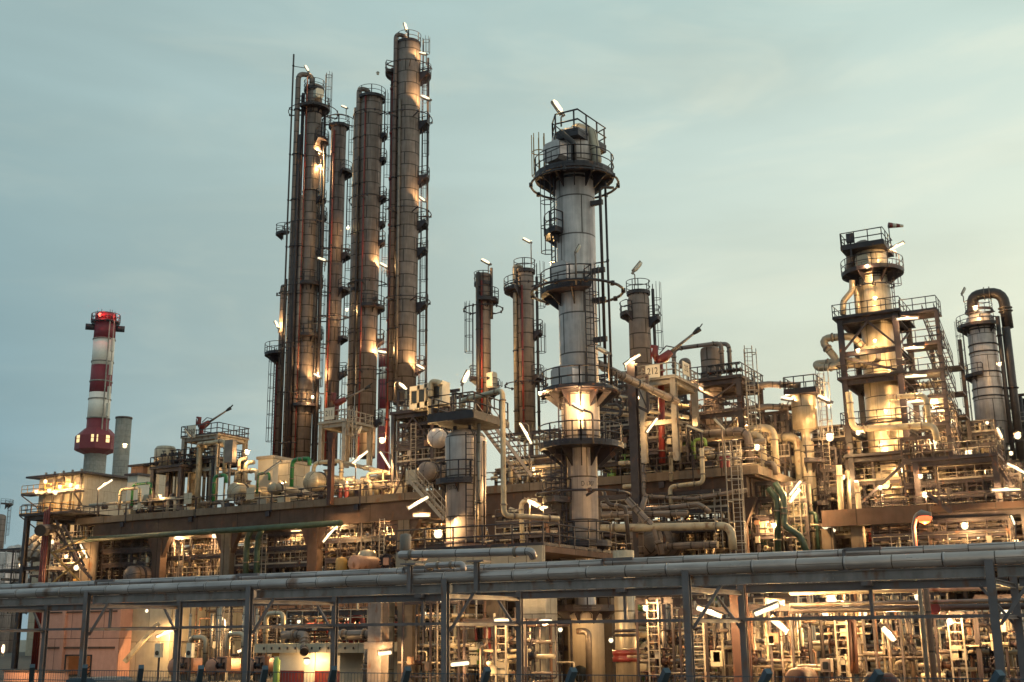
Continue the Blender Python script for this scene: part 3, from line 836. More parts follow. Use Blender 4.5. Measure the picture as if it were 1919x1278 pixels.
# ---------------------------------------------------------------- concrete table structure
YD = 81.8
xa, xb = at(141, 972, YD).x, at(1420, 870, YD).x
zD = zpy(at(900, 912, YD).x, YD, 912)          # parapet top
DE = 18.5                                      # its depth
ZM = zpy(at(560, 1118, YD).x, YD, 1118)        # intermediate beam top
t = thing('concrete_deck', 'long brown concrete deck on thick columns carrying drums and pipework', 'concrete deck', (xa, YD, 0))
m = MB(); m.box((xa, YD, zD - .62), (xb, YD + .35, zD)); part(m, 'parapet', M['conc'], t)
m = MB(); m.box((xb - .35, YD + .352, zD - .62), (xb, YD + DE, zD)); m.box((xa, YD + .352, zD - .62), (xa + .35, YD + DE, zD)); part(m, 'parapet', M['conc'], t)
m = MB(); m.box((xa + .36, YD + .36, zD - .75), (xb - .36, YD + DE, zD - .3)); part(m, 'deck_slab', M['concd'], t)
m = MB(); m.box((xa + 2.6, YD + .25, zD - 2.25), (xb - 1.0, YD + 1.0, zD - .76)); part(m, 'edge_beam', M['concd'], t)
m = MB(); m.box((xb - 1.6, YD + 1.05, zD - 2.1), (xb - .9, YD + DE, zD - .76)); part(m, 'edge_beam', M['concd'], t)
colx = [at(p, 1000, YD + .6).x for p in (172, 300, 428, 590, 760, 935, 1120, 1385)]
for i, X in enumerate(colx):
    for Y in (YD + .65, YD + 7.2, YD + 13.6):
        m = MB(); w = 0.55 if Y < YD + 1 else 0.4
        m.box((X - w, Y - .38, 0), (X + w, Y + .45, zD - 2.26)); part(m, 'column', M['concd'] if i % 2 else M['conc'], t)
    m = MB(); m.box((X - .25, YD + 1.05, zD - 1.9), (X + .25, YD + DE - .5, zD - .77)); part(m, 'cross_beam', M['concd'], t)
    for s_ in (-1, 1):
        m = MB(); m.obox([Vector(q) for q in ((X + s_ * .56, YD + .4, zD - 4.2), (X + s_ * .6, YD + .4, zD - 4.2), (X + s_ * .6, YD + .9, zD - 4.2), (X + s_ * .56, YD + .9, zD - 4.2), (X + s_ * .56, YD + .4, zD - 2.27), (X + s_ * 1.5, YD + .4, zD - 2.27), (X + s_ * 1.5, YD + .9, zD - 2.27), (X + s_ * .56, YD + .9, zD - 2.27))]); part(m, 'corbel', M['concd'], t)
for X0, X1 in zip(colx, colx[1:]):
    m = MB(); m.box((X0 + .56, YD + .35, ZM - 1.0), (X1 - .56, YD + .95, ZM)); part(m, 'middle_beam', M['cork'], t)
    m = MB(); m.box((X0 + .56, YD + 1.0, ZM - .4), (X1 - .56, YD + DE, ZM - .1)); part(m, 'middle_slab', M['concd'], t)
    m = MB(); Xm = (X0 + X1) / 2; m.box((Xm - .22, YD + .02, zD - 1.15), (Xm + .22, YD + .24, zD - .68)); part(m, 'drain_box', M['dark'], t)
m = MB(); rail_mb(m, [(xa, YD + .1, zD), (xb - .1, YD + .1, zD), (xb - .1, YD + DE, zD)], 1.1, False, 3.0, 0.07, kick=False)
part(m, 'railing', M['frame'], t)
for f in (0.1, 0.23, 0.36, 0.5, 0.62, 0.8, 0.93):
    X = xa + (xb - xa) * f; m = MB(); m.beam((X, YD + .02, zD - .8), (X, YD + .02, zD + 1.1), 0.1, 0.1); part(m, 'bracket', M['dark'], t)

# dark green header under the deck with two drops
P = [at(115, 1020, YD - 1.0), at(300, 1004, YD - 1), at(560, 978, YD - 1), at(640, 962, YD - 1.0)]
P = [Vector((p.x, YD - 1.0, p.z)) for p in P]; zg = zpy(P[2].x, YD - 1, 985)
for p in P: p.z = zg
m = MB(); m.pipe([P[0], P[3]], 0.26, 16); solo(m, 'pipe', M['dgreen'], 'thick dark green header pipe slung under the edge of the deck', 'pipe')
for px, nm in ((455, 'dark green pipe dropping from the header, first of two'), (475, 'dark green pipe dropping from the header behind the first drop')):
    X = at(px, 1000, YD - 1).x; pipe_thing(nm, [(X + .9, YD - .8, zg + .05), (X + .2, YD - .6, zg - .8), (X, YD - .4, zg - 2), (X, YD - .4, ZM + .1)], 0.26, M['dgreen'], 12)

# ---------------------------------------------------------------- tall columns
YT = 97.0
DK = dict(railmat=M['dark'])
def left_group(): pass
C1, I1 = column('distillation_column', 'tall brown clad column with bent pipe at its crown, beside the slim grey risers', 'distillation column', 578, 500, YT,
    [(872, 31), (700, 32), (376, 32), (370, 30), (215, 31), (212, 31), (172, 31), (165, 34)], M['clad'], dome=0.35,
    platforms=[(205, 60, -60, 150), (265, 60, 20, 160), (375, 58, 40, 150), (408, 62, 60, 130), (535, 58, -30, 130), (632, 62, -20, 120), (762, 62, -40, 120), (170, 38, 0, 360)],
    ladders=[(95, 860, 765), (100, 760, 635), (92, 630, 540), (100, 530, 412), (92, 372, 268), (98, 262, 150)],
    risers=[(-76, .95, .30, 868, 143, M['clad'], 'top'), (-80, 1.55, .10, 868, 108, M['dpipe']), (-50, .25, .26, 868, 372, M['clad']), (-68, .35, .2, 868, 180, M['dark']), (-60, .75, .2, 868, 260, M['dark']), (-40, .3, .08, 868, 150, M['red']), (-70, .9, .26, 868, 420, M['dpipe']), (115, .5, .16, 868, 210, M['dpipe'])],
    rings=[(212, 92, -120, 120), (428, 96, -110, 110), (545, 100, -110, 100), (660, 100, -110, 100)], hatches=[(25, 183, 16, 18, M['white'])], skirts=(360, 215))
column('slim_column', 'short slim column with a bulbous lit platform beside the tall brown clad column', 'column', 526, 700, YT + 1,
    [(872, 13), (545, 13), (538, 13)], M['clad'], dome=0.8, n=20,
    platforms=[(665, 62, -150, 10, dict(h=1.2)), (440, 38, -90, 20)], ladders=[(-70, 866, 670)], risers=[(30, .15, .12, 868, 525, M['dpipe']), (-50, .2, .1, 868, 680, M['red'])], rings=[(552, 26, -120, 100)])
column('distillation_column', 'slim soot-topped column with red pipe between two taller columns', 'distillation column', 628, 500, YT + 1,
    [(872, 27), (560, 28), (300, 28), (245, 28), (240, 30)], M['clad2'], dome=0.3,
    platforms=[(238, 38, 0, 360), (325, 56, 20, 150), (480, 58, 50, 130), (545, 60, 30, 140), (635, 56, 40, 140), (700, 56, 60, 130)],
    ladders=[(88, 860, 705), (95, 630, 550), (88, 540, 485), (95, 475, 330), (90, 320, 242)],
    risers=[(-30, .2, .1, 868, 250, M['red']), (-80, .7, .17, 868, 275, M['dpipe']), (-100, 1.1, .10, 868, 228, M['dpipe'])],
    rings=[(228, 62, -130, 130), (475, 72, -120, 60), (600, 72, -120, 60)])
column('distillation_column', 'thickest tall brown column with blackened open crown and hooped rail on top', 'distillation column', 690, 500, YT - 1,
    [(858, 40), (600, 40), (300, 42), (200, 43), (192, 40), (184, 45)], M['clad'], dome=0.3,
    platforms=[(186, 52, 0, 360), (255, 62, 60, 140), (300, 60, 60, 140), (372, 64, 60, 140), (420, 62, 60, 130), (455, 62, 60, 130), (545, 64, -140, -60), (578, 66, -20, 120), (640, 66, 60, 130), (790, 66, 60, 130)],
    ladders=[(80, 850, 795), (88, 785, 645), (82, 635, 582), (88, 572, 460), (84, 450, 376), (88, 365, 305), (82, 295, 190)],
    risers=[(-72, .3, .27, 858, 170, M['clad'], 'top'), (-85, .5, .25, 858, 205, M['clad']), (-28, .22, .09, 858, 190, M['red']), (-55, .4, .1, 858, 300, M['dpipe'])],
    rings=[(218, 66, -110, 60), (378, 76, -130, 80), (535, 74, -120, 80), (700, 80, -120, 80)], hatches=[(35, 565, 6, 8)])
column('distillation_column', 'tallest brown clad column crowned by a round railing and lit caged ladders', 'distillation column', 761, 500, YT - 1,
    [(758, 43), (600, 44), (300, 46), (95, 46), (90, 43), (82, 45)], M['clad'], dome=0.3,
    platforms=[(84, 46, 0, 360), (142, 86, 60, 130), (138, 86, -130, -70), (234, 82, 60, 130), (335, 84, 60, 120), (420, 82, 60, 130), (470, 82, 60, 120), (572, 84, 60, 130), (690, 76, 60, 120)],
    ladders=[(76, 756, 694), (80, 686, 576), (76, 566, 474), (80, 464, 424), (76, 414, 340), (80, 328, 238), (76, 228, 148), (80, 136, 90)],
    risers=[(-62, .3, .24, 755, 70, M['clad2'], 'top'), (-36, .22, .14, 755, 195, M['galv']), (-88, .5, .13, 755, 130, M['dpipe']), (82, .9, .12, 755, 110, M['dpipe'])],
    rings=[(132, 90, -70, 80), (225, 92, -60, 110), (402, 92, -60, 110), (566, 92, -60, 110)], hatches=[])
X = at(730, 500, YT - 2).x
m = MB(); m.cyl((X, YT - 2, zD), (X, YT - 2, zpy(X, YT - 2, 128)), 0.17, 10)
for k in range(9): m.cyl((X, YT - 2, zD + 4 + 5.2 * k), (X, YT - 2, zD + 4.25 + 5.2 * k), 0.25, 10)
solo(m, 'riser_pipe', M['red'], 'long vertical red fire water pipe between the two thickest tall columns', 'riser pipe')

C5 = column('distillation_column', 'slim column with two lit platforms behind the sheet steel vessel marked 1706', 'distillation column', 906, 650, 88,
    [(775, 28), (600, 28), (520, 28), (516, 30)], M['clad'], dome=0.3,
    platforms=[(533, 34, 0, 360), (565, 58, -20, 110), (710, 54, -140, -60), (735, 60, 40, 130)],
    ladders=[(-85, 705, 590), (85, 770, 740)], risers=[(-30, .2, .2, 775, 515, M['dpipe']), (-10, .15, .09, 775, 530, M['red']), (60, .2, .13, 600, 505, M['dpipe'])],
    rings=[(580, 74, -150, 150), (712, 40, -30, 120)], hatches=[(55, 715, 16, 30, M['white'])])
column('distillation_column', 'middle height column with red pipe just before the thick sheet steel tower', 'distillation column', 985, 650, 90,
    [(820, 34), (600, 34), (515, 34), (508, 30)], M['clad'], dome=0.3,
    platforms=[(510, 40, 0, 360), (545, 78, -130, -30), (625, 66, 60, 130), (710, 66, 40, 130)],
    ladders=[(88, 800, 715), (92, 705, 630), (88, 620, 515)], risers=[(-62, .2, .2, 815, 500, M['pclad'], 'top'), (-15, .2, .09, 815, 540, M['red']), (80, .3, .13, 815, 520, M['dpipe'])],
    rings=[(538, 78, -150, 60), (722, 80, -150, 120)])
column('distillation_column', 'short thick column with round top rail rising behind the sign numbered 212', 'distillation column', 1199, 620, 92,
    [(770, 44), (600, 40), (562, 40), (552, 36)], M['clad'], dome=0.25,
    platforms=[(550, 44, 0, 360), (590, 72, -130, -40), (600, 78, 60, 110)], ladders=[(90, 700, 555)], risers=[(110, .4, .14, 760, 540, M['dpipe'])])

# the two vessels in front of the deck -------------------------------------------------
YV = 57.0
PX0, PX1 = at(742, 1028, YV - 7).x, at(1016, 1028, YV - 7).x
zP = zpy(at(880, 1028, YV - 7).x, YV - 7, 1028)
t = thing('concrete_platform', 'grey block walled platform behind the raised pipe loop with a steel vessel on it', 'platform', (PX0, YV - 7, 0))
m = MB(); m.box((PX0, YV - 7, zP - 2.3), (PX1, YV - 6.7, zP)); part(m, 'block_wall', M['block'], t)
m = MB(); m.box((PX0, YV - 6.69, zP - 2.3), (PX0 + .3, YV + 3, zP)); part(m, 'block_wall', M['block'], t)
m = MB(); m.box((PX0 + .31, YV - 6.69, zP - .3), (PX1, YV + 3, zP - .01)); part(m, 'floor_slab', M['concd'], t)
m = MB(); rail_mb(m, [(PX0, YV - 6.9, zP), (PX1, YV - 6.9, zP), (PX1, YV + 3, zP)], 1.1, False, 1.7, 0.06); part(m, 'railing', M['dark'], t)
for px in (718, 765, 870, 925, 1000):
    X = at(px, 1150, YV - 6.3).x; m = MB(); m.box((X - .45, YV - 6.6, 0), (X + .45, YV - 5.9, zP - (2.32 if px < 1100 else .3))); part(m, 'column', M['concg'] if px in (718, 1000) else M['conc'], t)
    m = MB(); m.box((X - .35, YV + 2, 0), (X + .35, YV + 2.7, zP - .32)); part(m, 'column', M['conc'], t)

V6, J6 = column('steel_vessel', 'broad sheet steel vessel marked 1706 under a square railed platform', 'vessel', 873, 900, YV,
    [(1026, 74), (835, 78), (825, 78)], M['steel'], dome=0.55, n=40,
    platforms=[(905, 118, -70, 12)], ladders=[(10, 1020, 850, False)], risers=[(34, .16, .1, 1015, 800, M['pclad']), (55, .1, .05, 1010, 830, M['dpipe'])], hatches=[], skirts=(1018,), base=zP)
text_curved('D1706', 0.34, J6['x'], J6['y'], J6['rad'](J6['zz'](917)), R_(-38), J6['zz'](917), 'vessel_number', V6, M['black'])
Xc = J6['x']; zt6 = J6['zz'](800) + .9
t = thing('platform', 'dark square railed platform capping the vessel marked 1706', 'platform', (Xc, YV, zt6 - .3))
c0 = at(806, 778, YV - 1.6); q0 = at(890, 773, YV - 1.6)
zp6 = zpy(Xc, YV - 1.6, 778)
m = MB(); m.box((c0.x, YV - 1.9, zp6 - .34), (q0.x + .1, YV + 2.2, zp6)); part(m, 'deck', M['dark'], t)
m = MB(); rail_mb(m, [(c0.x, YV + 2.2, zp6), (c0.x, YV - 1.85, zp6), (q0.x, YV - 1.85, zp6), (q0.x, YV + 2.2, zp6)], 1.15, False, 1.45, 0.07); part(m, 'railing', M['dark'], t)
m = MB()
for k in (-1, 1): m.box((Xc + k * .5 - .1, YV - .4, J6['zz'](815)), (Xc + k * .5 + .1, YV - .2, zp6 - .41))
part(m, 'support_leg', M['dark'], t)
c = at(868, 765, YV); m = MB(); m.cyl((c.x, YV, zp6 + .02), (c.x, YV, zp6 + .5), .42, 12); m.cyl((c.x, YV, zp6 + .5), (c.x, YV, zp6 + .6), .5, 12); solo(m, 'vent_hood', M['galv'], 'squat grey vent on the square platform over the vessel marked 1706', 'vent')
pz = at(885, 748, YV + .4).z
pipe_thing('pale pipe running over the square platform then down past the steel stair', [at(868, 762, YV + .4), (at(868, 750, YV + .4).x, YV + .4, pz), (at(942, 752, YV - 1).x, YV - 1, pz), (at(944, 960, YV - 1).x, YV - 1, at(944, 966, YV - 1).z), (at(1040, 975, YV + 1).x, YV + 1.5, at(944, 966, YV - 1).z - .1)], .15, M['cream'], 14, bend=.4)

V7, J7 = column('steel_tower', 'tall bright sheet steel tower marked 1707 with broad dark ring platforms', 'tower', 1091, 900, YV,
    [(1278, 66), (1152, 66), (1146, 40), (1040, 40), (1030, 58), (842, 58), (836, 72), (560, 72), (345, 74), (338, 66), (332, 82), (262, 82)], M['steel'], dome=0.45, n=44,
    platforms=[(333, 148, 0, 360, dict(step=1.4)), (440, 118, -110, -40), (550, 138, -150, 22), (736, 142, 0, 360, dict(step=1.5)), (838, 158, 0, 360, dict(step=1.4)), (938, 150, -125, -45), (1020, 104, -40, 90), (1040, 128, -100, -35), (1140, 128, -110, 100)],
    ladders=[(-65, 548, 345), (28, 734, 552), (-62, 1036, 842), (-50, 838, 740, False)],
    risers=[(72, .75, .07, 740, 350, M['dpipe']), (-68, .15, .12, 1030, 850, M['dpipe'])],
    rings=[(346, 164, -170, 170, .07), (548, 172, -150, 160, .08), (738, 150, -160, 160, .07), (928, 176, -80, 110, .07)],
    hatches=[(-40, 522, 40, 42, M['steel']), (-38, 714, 50, 42, M['steel']), (-45, 298, 44, 38, M['steel']), (0, 800, 10, 26, M['white'])], skirts=(342, 832), base=0.0)
m = MB(); zc_ = J7['zz'](1152); r_ = J7['R'](68, 1200); m.lathe((J7['x'], J7['y'], 0), (0, 0, 1), [(r_, 0), (r_, zc_ - .25), (r_ * .9, zc_), (.5, zc_ + .1)], 40); part(m, 'lower_skirt', M['panelw'], V7)
c = at(1083, 1263, YV - 1.2); m = MB(); m.lathe((c.x, J7['y'] - r_ - .03, c.z), (0, 1, 0), [(.01, 0), (.38, 0), (.42, .03), (.42, .3), (.01, .3)], 20); part(m, 'manhole', M['glass'], V7)
text_curved('D 1707', 0.36, J7['x'], J7['y'], J7['rad'](J7['zz'](910)), R_(22), J7['zz'](910), 'tower_number', V7, M['black'])
# the six sided platform over its crown
Xt = J7['x']; zc = J7['zz'](268); zk = J7['zz'](275)
t = thing('platform', 'dark six sided railed platform on the crown of the tower marked 1707', 'platform', (Xt, YV, zc))
a, b = at(1030, 262, YV - 1).x, at(1092, 262, YV - 1).x
hexa = [(a, YV - .6), (a + .7, YV - 1.6), (b, YV - 1.6), (b + .3, YV + 1.6), (b - 1, YV + 2.2), (a, YV + 1.4)]
m = MB(); m.prism(hexa, zc - .3, zc); part(m, 'deck', M['dark'], t)
m = MB(); rail_mb(m, [(x, y, zc) for x, y in hexa], 1.25, True, 1.2, 0.075); part(m, 'railing', M['dark'], t)
m = MB(); m.pipe([(Xt, YV, zc - .8), (Xt, YV, zc + 1.1), (Xt + 1.25, YV - .2, zc + .3), (Xt + 1.5, YV - .1, zk - 1.2), (Xt + 1.2, YV, zk - 1.9)], .3, 14, .5); solo(m, 'overhead_pipe', M['steelw'], 'thick bent overhead pipe looping off the crown of the tower marked 1707', 'pipe')
m = MB(); m.pipe([at(1050, 246, YV - 2.0), at(1075, 268, YV - 1.9), at(1076, 316, YV - 1.9)], .16, 10); solo(m, 'vent_pipe', M['dpipe'], 'dark bent vent pipe in front of the crown of the tower marked 1707', 'pipe')
m = MB(); c = at(1020, 300, YV); cage_mb(m, (c.x, YV, c.z - 3.2), c.z + 1.0, (-.9, -.5, 0), .42, .055); ladder_mb(m, (c.x, YV, c.z - 1.5), c.z + 1.6, (-.9, -.5, 0)); solo(m, 'caged_ladder', M['yellow'], 'rusty orange caged ladder beside the crown of the tower marked 1707', 'ladder')
p1 = at(1124, 350, YV - .2); m = MB(); X = p1.x
m.pipe([at(1150, 352, YV + .3), (X, YV - .2, p1.z), (X, YV - .2, J7['zz'](690))], .09, 8)
for q in (395, 520, 575, 648): m.box((X - .8, YV - .3, J7['zz'](q)), (X + .14, YV - .1, J7['zz'](q) + .28))
solo(m, 'riser_pipe', M['dpipe'], 'thin dark riser standing clear of the tower marked 1707', 'riser pipe')

# second small steel vessel, ringed in red, at the foot
column('steel_vessel', 'slender sheet steel vessel with red flange band standing on the ground near the tower', 'vessel', 1172, 1150, 52,
    [(1278, 43), (1190, 42), (1184, 40), (1032, 40)], M['steelw'], dome=0.02, n=36, skirts=(1190, 1182), hatches=[(80, 1160, 14, 26, M['dark'])], base=0.0)
c = at(1174, 1228, 52); m = MB(); m.lathe((c.x, 52, c.z - .28), (0, 0, 1), [(.5, 0), (.66, 0), (.66, .2), (.62, .22), (.62, .3), (.66, .32), (.66, .52), (.5, .52)], 32); solo(m, 'flange_band', M['red'], 'dark red bolted flange band round the slender steel vessel', 'flange')
m = MB(); m.pipe([at(1082, 1183, YV - 1.6), at(1103, 1183, YV - 1.6), at(1104, 1278, YV - 1.6)], .17, 12); solo(m, 'vent_pipe', M['galv'], 'pale gooseneck pipe in front of the foot of the tower marked 1707', 'pipe')

# ---------------------------------------------------------------- striped chimney and its neighbours
YC = 235.0
def chim(px, py, y, name, label, cat, bands, ringsq=(), n=40):
    P = at(px, py, y); x = P.x; t = thing(name, label, cat, (x, y, 0))
    zz = lambda q: zpy(x, y, q); R = lambda w, q: w / 2 * depth((x, y, zz(q))) / FPX
    for (q0, w0, q1, w1, mt, nm) in bands:
        z0 = 0 if q0 is None else zz(q0); m = MB(); m.lathe((x, y, z0), (0, 0, 1), [(R(w0, q0 or q1), 0), (R(w1, q1), zz(q1) - z0)], n)
        part(m, nm, mt, t)
    for q, w in ringsq:
        m = MB(); r = R(w, q); m.lathe((x, y, zz(q)), (0, 0, 1), [(r, 0), (r + .18, 0), (r + .18, .35), (r, .35)], n); part(m, 'stiffener_ring', bands[0][4], t)
    return t, x, zz, R
t, x, zz, R = chim(186, 760, YC, 'striped_chimney', 'red and white striped chimney with a red glowing top and lit windowed collar', 'chimney',
    [(None, 40, 842, 40, M['concg'], 'concrete_base'), (842, 41, 785, 40, M['redch'], 'red_band'), (785, 40, 737, 39.5, M['whitech'], 'white_band'), (737, 39.5, 686, 39, M['redch'], 'red_band'), (686, 39, 637, 39, M['whitech'], 'white_band'), (637, 39, 600, 38, M['redch'], 'red_band'), (600, 39, 589, 36, M['redch'], 'chimney_rim')],
    ((638, 39), (680, 39), (717, 39.4), (750, 39.7), (786, 40)))
zcol = zz(832); r = R(74, 832); m = MB(); rr = R(40, 832)
m.lathe((x, YC, zcol - 3.2), (0, 0, 1), [(rr, 0), (r * .98, 1.0), (r * 1.04, 1.3), (r * 1.04, 5.2), (rr * 1.15, 7.6), (rr, 7.8)], 8, flat=True); part(m, 'collar_room', M['redch'], t)
tc, rt = pts_dir(x, YC)
for ang in (-58, -6, 34):
    d = tc * math.cos(R_(ang)) + rt * math.sin(R_(ang)); s = d.cross(UP); c = Vector((x, YC, zcol + .9)) + d * (r * .99); m = MB(); w = 1.05
    m.obox([c - s * w - UP * w * 1.0, c + s * w - UP * w, c + s * w - UP * w + d * .12, c - s * w - UP * w + d * .12, c - s * w + UP * w, c + s * w + UP * w, c + s * w + UP * w + d * .12, c - s * w + UP * w + d * .12]); f = part(m, 'window', M['winlit'], t)
    m = MB(); m.obox([c - s * w + d * .13, c + s * w + d * .13, c + s * w + d * .2, c - s * w + d * .2, c - s * w + d * .13 + UP * .12, c + s * w + d * .13 + UP * .12, c + s * w + d * .2 + UP * .12, c - s * w + d * .2 + UP * .12])
    for q in (-1, 1): m.beam(c + s * q * w + d * .15 - UP * w, c + s * q * w + d * .15 + UP * w, .15, .15)
    part(m, 'window_frame', M['redch'], f)
zp = zz(606); rp = R(52, 606); m = MB(); m.lathe((x, YC, zp), (0, 0, 1), [(rr, 0), (rp, 0), (rp, .35), (rr, .35)], 28); part(m, 'platform', M['dark'], t)
m = MB(); rail_mb(m, [Vector((x + rp * math.cos(k / 20 * 6.283), YC + rp * math.sin(k / 20 * 6.283), zp + .35)) for k in range(20)], 2.2, True, 1.8, .16); part(m, 'railing', M['dark'], t)
for k in (-1, 1):
    c = Vector((x, YC, zp - 1.4)) + rt * k * rp * .95; m = MB(); m.cyl(c - rt * 1.6, c + rt * 1.6, .95, 10); part(m, 'beacon_housing', M['dark'], t)
m = MB(); la = rt * (R(16, 700)); d = tc * (R(39, 700) + .5)
m.beam(Vector((x, YC, zz(822))) + d + rt * 1.2, Vector((x, YC, zz(604))) + d + rt * 1.2, .28, .28); m.beam(Vector((x, YC, zz(822))) + d + rt * 2.4, Vector((x, YC, zz(604))) + d + rt * 2.4, .2, .2); part(m, 'ladder', M['lframe'], t)
for q in (650, 694, 740, 771): m = MB(); c = Vector((x, YC, zz(q))) + d + rt * 2.4; m.beam(c - UP * 2, c + UP * 2, .9, .6); part(m, 'ladder_gate', M['white'], t)
m = MB()
for k in range(8): m.beam((x + rr * .8 * math.cos(k), YC + rr * .8 * math.sin(k), zz(589)), (x + rr * .8 * math.cos(k), YC + rr * .8 * math.sin(k), zz(583)), .1, .1)
part(m, 'lightning_rod', M['dark'], t)
m = MB(); c = Vector((x, YC, zz(595))) + tc * (R(38, 595) * .93) - rt * R(22, 595); m.sweep([c - UP * .5, c, c + UP * .5], [.2, .55, .2], 8); part(m, 'red_beacon', M['lampred'], t)
for off, pw in ((tc * (R(38, 595) + 1.6) - rt * R(18, 595), 900), (tc * (R(38, 595) + .5) + rt * R(42, 595), 500)):
    ld = bpy.data.lights.new('red_beacon_light', 'POINT'); ld.energy = pw; ld.color = (1, .08, .06); ld.shadow_soft_size = .3
    lo = bpy.data.objects.new('red_beacon_light', ld); COLL.objects.link(lo); lo.parent = t; lo.location = Vector((0, 0, zz(596))) + off
t, x, zz, R = chim(229, 830, 175, 'steel_chimney', 'short plain grey chimney beside the striped chimney', 'chimney', [(None, 27, 785, 29, M['concg'], 'flue'), (785, 31, 782, 31, M['clad2'], 'rim')])
t, x, zz, R = chim(720, 760, 190, 'striped_chimney', 'red and white chimney mostly hidden between two thick tall columns', 'chimney',
    [(None, 24, 800, 24, M['redch'], 'red_band'), (800, 24, 768, 24, M['whitech'], 'white_band'), (768, 24, 712, 24, M['redch'], 'red_band'), (712, 24, 690, 24, M['whitech'], 'white_band'), (690, 24, 655, 24, M['redch'], 'red_band')])

# furnace block, boxes near the chimney
def building(name, label, cat, pxa, pxb, pyt, y, dy, matl, roofm=None, z0=0.0, over=0.4, wins=()):
    x0, x1 = at(pxa, pyt, y).x, at(pxb, pyt, y).x; zt_ = zpy((x0 + x1) / 2, y, pyt)
    t = thing(name, label, cat, ((x0 + x1) / 2, y, z0))
    m = MB(); m.box((x0, y, z0), (x1, y + dy, zt_)); part(m, 'wall', matl, t)
    m = MB(); m.box((x0 - over, y - over, zt_ + .005), (x1 + over, y + dy + over, zt_ + .3)); part(m, 'roof', roofm or M['dark'], t)
    return t, x0, x1, zt_
t, x0, x1, zt_ = building('furnace_house', 'pale lit furnace house with overhanging roof and hanging galleries near the chimney', 'furnace house', 76, 158, 893, 130, 9, M['panel'], over=1.6)
for q, w in ((930, 0), (968, 1)):
    z = zpy(x0, 130, q); m = MB(); m.box((x0 - 1.8, 127.9, z), (x1 + .4, 129.9, z + .3)); part(m, 'gallery_floor', M['frame'], t)
    m = MB(); rail_mb(m, [(x0 - 1.8, 128, z + .3), (x1 + .4, 128, z + .3)], 1.3, False, 1.4, .08); part(m, 'railing', M['yellow'], t)
    m = MB(); m.beam((x0 - 1.7, 128, z), (x0 + .2, 129.9, z - 2), .2, .2); part(m, 'gallery_brace', M['frame'], t); m = MB(); m.beam((x1, 128, z), (x1, 129.9, z - 2), .2, .2); part(m, 'gallery_brace', M['frame'], t)
for k in range(5):
    X = x0 + (x1 - x0) * (k + .5) / 5; z = zpy(x0, 130, 915); m = MB(); m.box((X - .7, 129.6, z), (X + .7, 129.95, z + 1.2)); part(m, 'duct_box', M[('cream', 'galv', 'dpipe')[k % 3]], t)
    m = MB(); m.cyl((X + .9, 129.5, z - 4), (X + .9, 129.5, z + 2.4), .2, 8); part(m, 'duct_pipe', M['galv'], t)
building('cork_clad_box', 'brown boxy housing on the roof line beside the short grey chimney', 'housing', 246, 268, 874, 132, 4, M['cork'])
building('panel_box', 'pale panelled box housing next to the brown boxy one', 'housing', 269, 300, 871, 133, 5, M['panel'])
building('panel_box', 'small white box housing low between chimney and brown housing', 'housing', 240, 258, 891, 126, 3, M['white'])
building('cabin', 'cream cabin with dark window on the deck behind the white drums', 'cabin', 484, 512, 860, YD + 9, 3.5, M['white'], M['lframe'], z0=zD, over=.15)
building('cabin', 'small pale cabinet house under the sign numbered 211', 'cabin', 522, 545, 868, YD + 7, 3, M['panel'], M['lframe'], z0=zD, over=.1)
# ================================================================ equipment on the deck
zTop = zD - .3
horiz_drum('pale steel drum under the green swan neck pipe nearest the striped chimney', 268, 936, YD + 2.5, 10.5, 5, M['steelw'], legz=zTop)
horiz_drum('pale steel drum with wide dome behind the railing below the fire monitor', 433, 920, YD + 2, 17, 8, M['steelw'], legz=zTop)
horiz_drum('smaller pale steel drum between the two fat drums on the deck edge', 506, 914, YD + 4, 11, 7, M['steelw'], legz=zTop)
horiz_drum('fattest pale steel drum on the deck, beside the dark red post', 577, 901, YD + 2.5, 19, 9, M['steelw'], legz=zTop)
horiz_drum('dull grey drum under the stair by the steel vessel marked 1706', 793, 882, YD - 3, 18.5, 5, M['clad'], legs=False)
horiz_drum('round bright steel drum end high on the frame near the four fan boxes', 811, 819, YD - 2, 18.5, 5, M['steel'], legs=False)
def neck(label, pxa, pxb, pyt, pya, pyb, y, r, mt):
    z = at(pxa, pyt, y).z; xa_, xb_ = at(pxa, pyt, y).x, at(pxb, pyt, y).x
    pipe_thing(label, [(xa_, y, zpy(xa_, y, pya)), (xa_, y, z), (xb_, y, z), (xb_, y, zpy(xb_, y, pyb))], r, mt, 12, bend=r * 3)
neck('green swan neck pipe over the first drum near the chimney', 249, 283, 908, 948, 926, YD + 1.6, .13, M['green'])
neck('green swan neck pipe beside the drum below the fire monitor', 402, 424, 892, 940, 905, YD + 1.4, .17, M['green'])
neck('thin green swan neck pipe at the smaller middle drum', 483, 505, 888, 925, 900, YD + 2, .12, M['green'])
neck('tall bright green swan neck pipe by the fattest deck drum', 548, 580, 862, 912, 872, YD + 1.8, .19, M['green'])
neck('pale swan neck pipe near the chimney foot', 226, 262, 917, 956, 940, YD + 1.2, .15, M['cream'])
neck('pale elbow pipe rising behind the fattest deck drum', 588, 640, 868, 895, 900, YD + 4, .2, M['cream'])
neck('fat pale pipe bending over in front of the sign numbered 210', 372, 423, 832, 838, 892, YD + 3, .2, M['cream'])
neck('pale pipe loop low beside the fat bending pipe', 443, 482, 885, 905, 900, YD + 5, .22, M['cream'])
pipe_thing('double pale vertical pipes topped by a lamp beside the cream cabin', [at(460, 915, YD + 5), at(460, 868, YD + 5), at(476, 866, YD + 6)], .22, M['cream'], 14)
pipe_thing('pale vertical stub pipe next to the double pipes by the cabin', [at(447, 912, YD + 5), at(448, 862, YD + 5), at(462, 858, YD + 6)], .18, M['cream'], 14)
X = at(620, 900, YD - .25).x
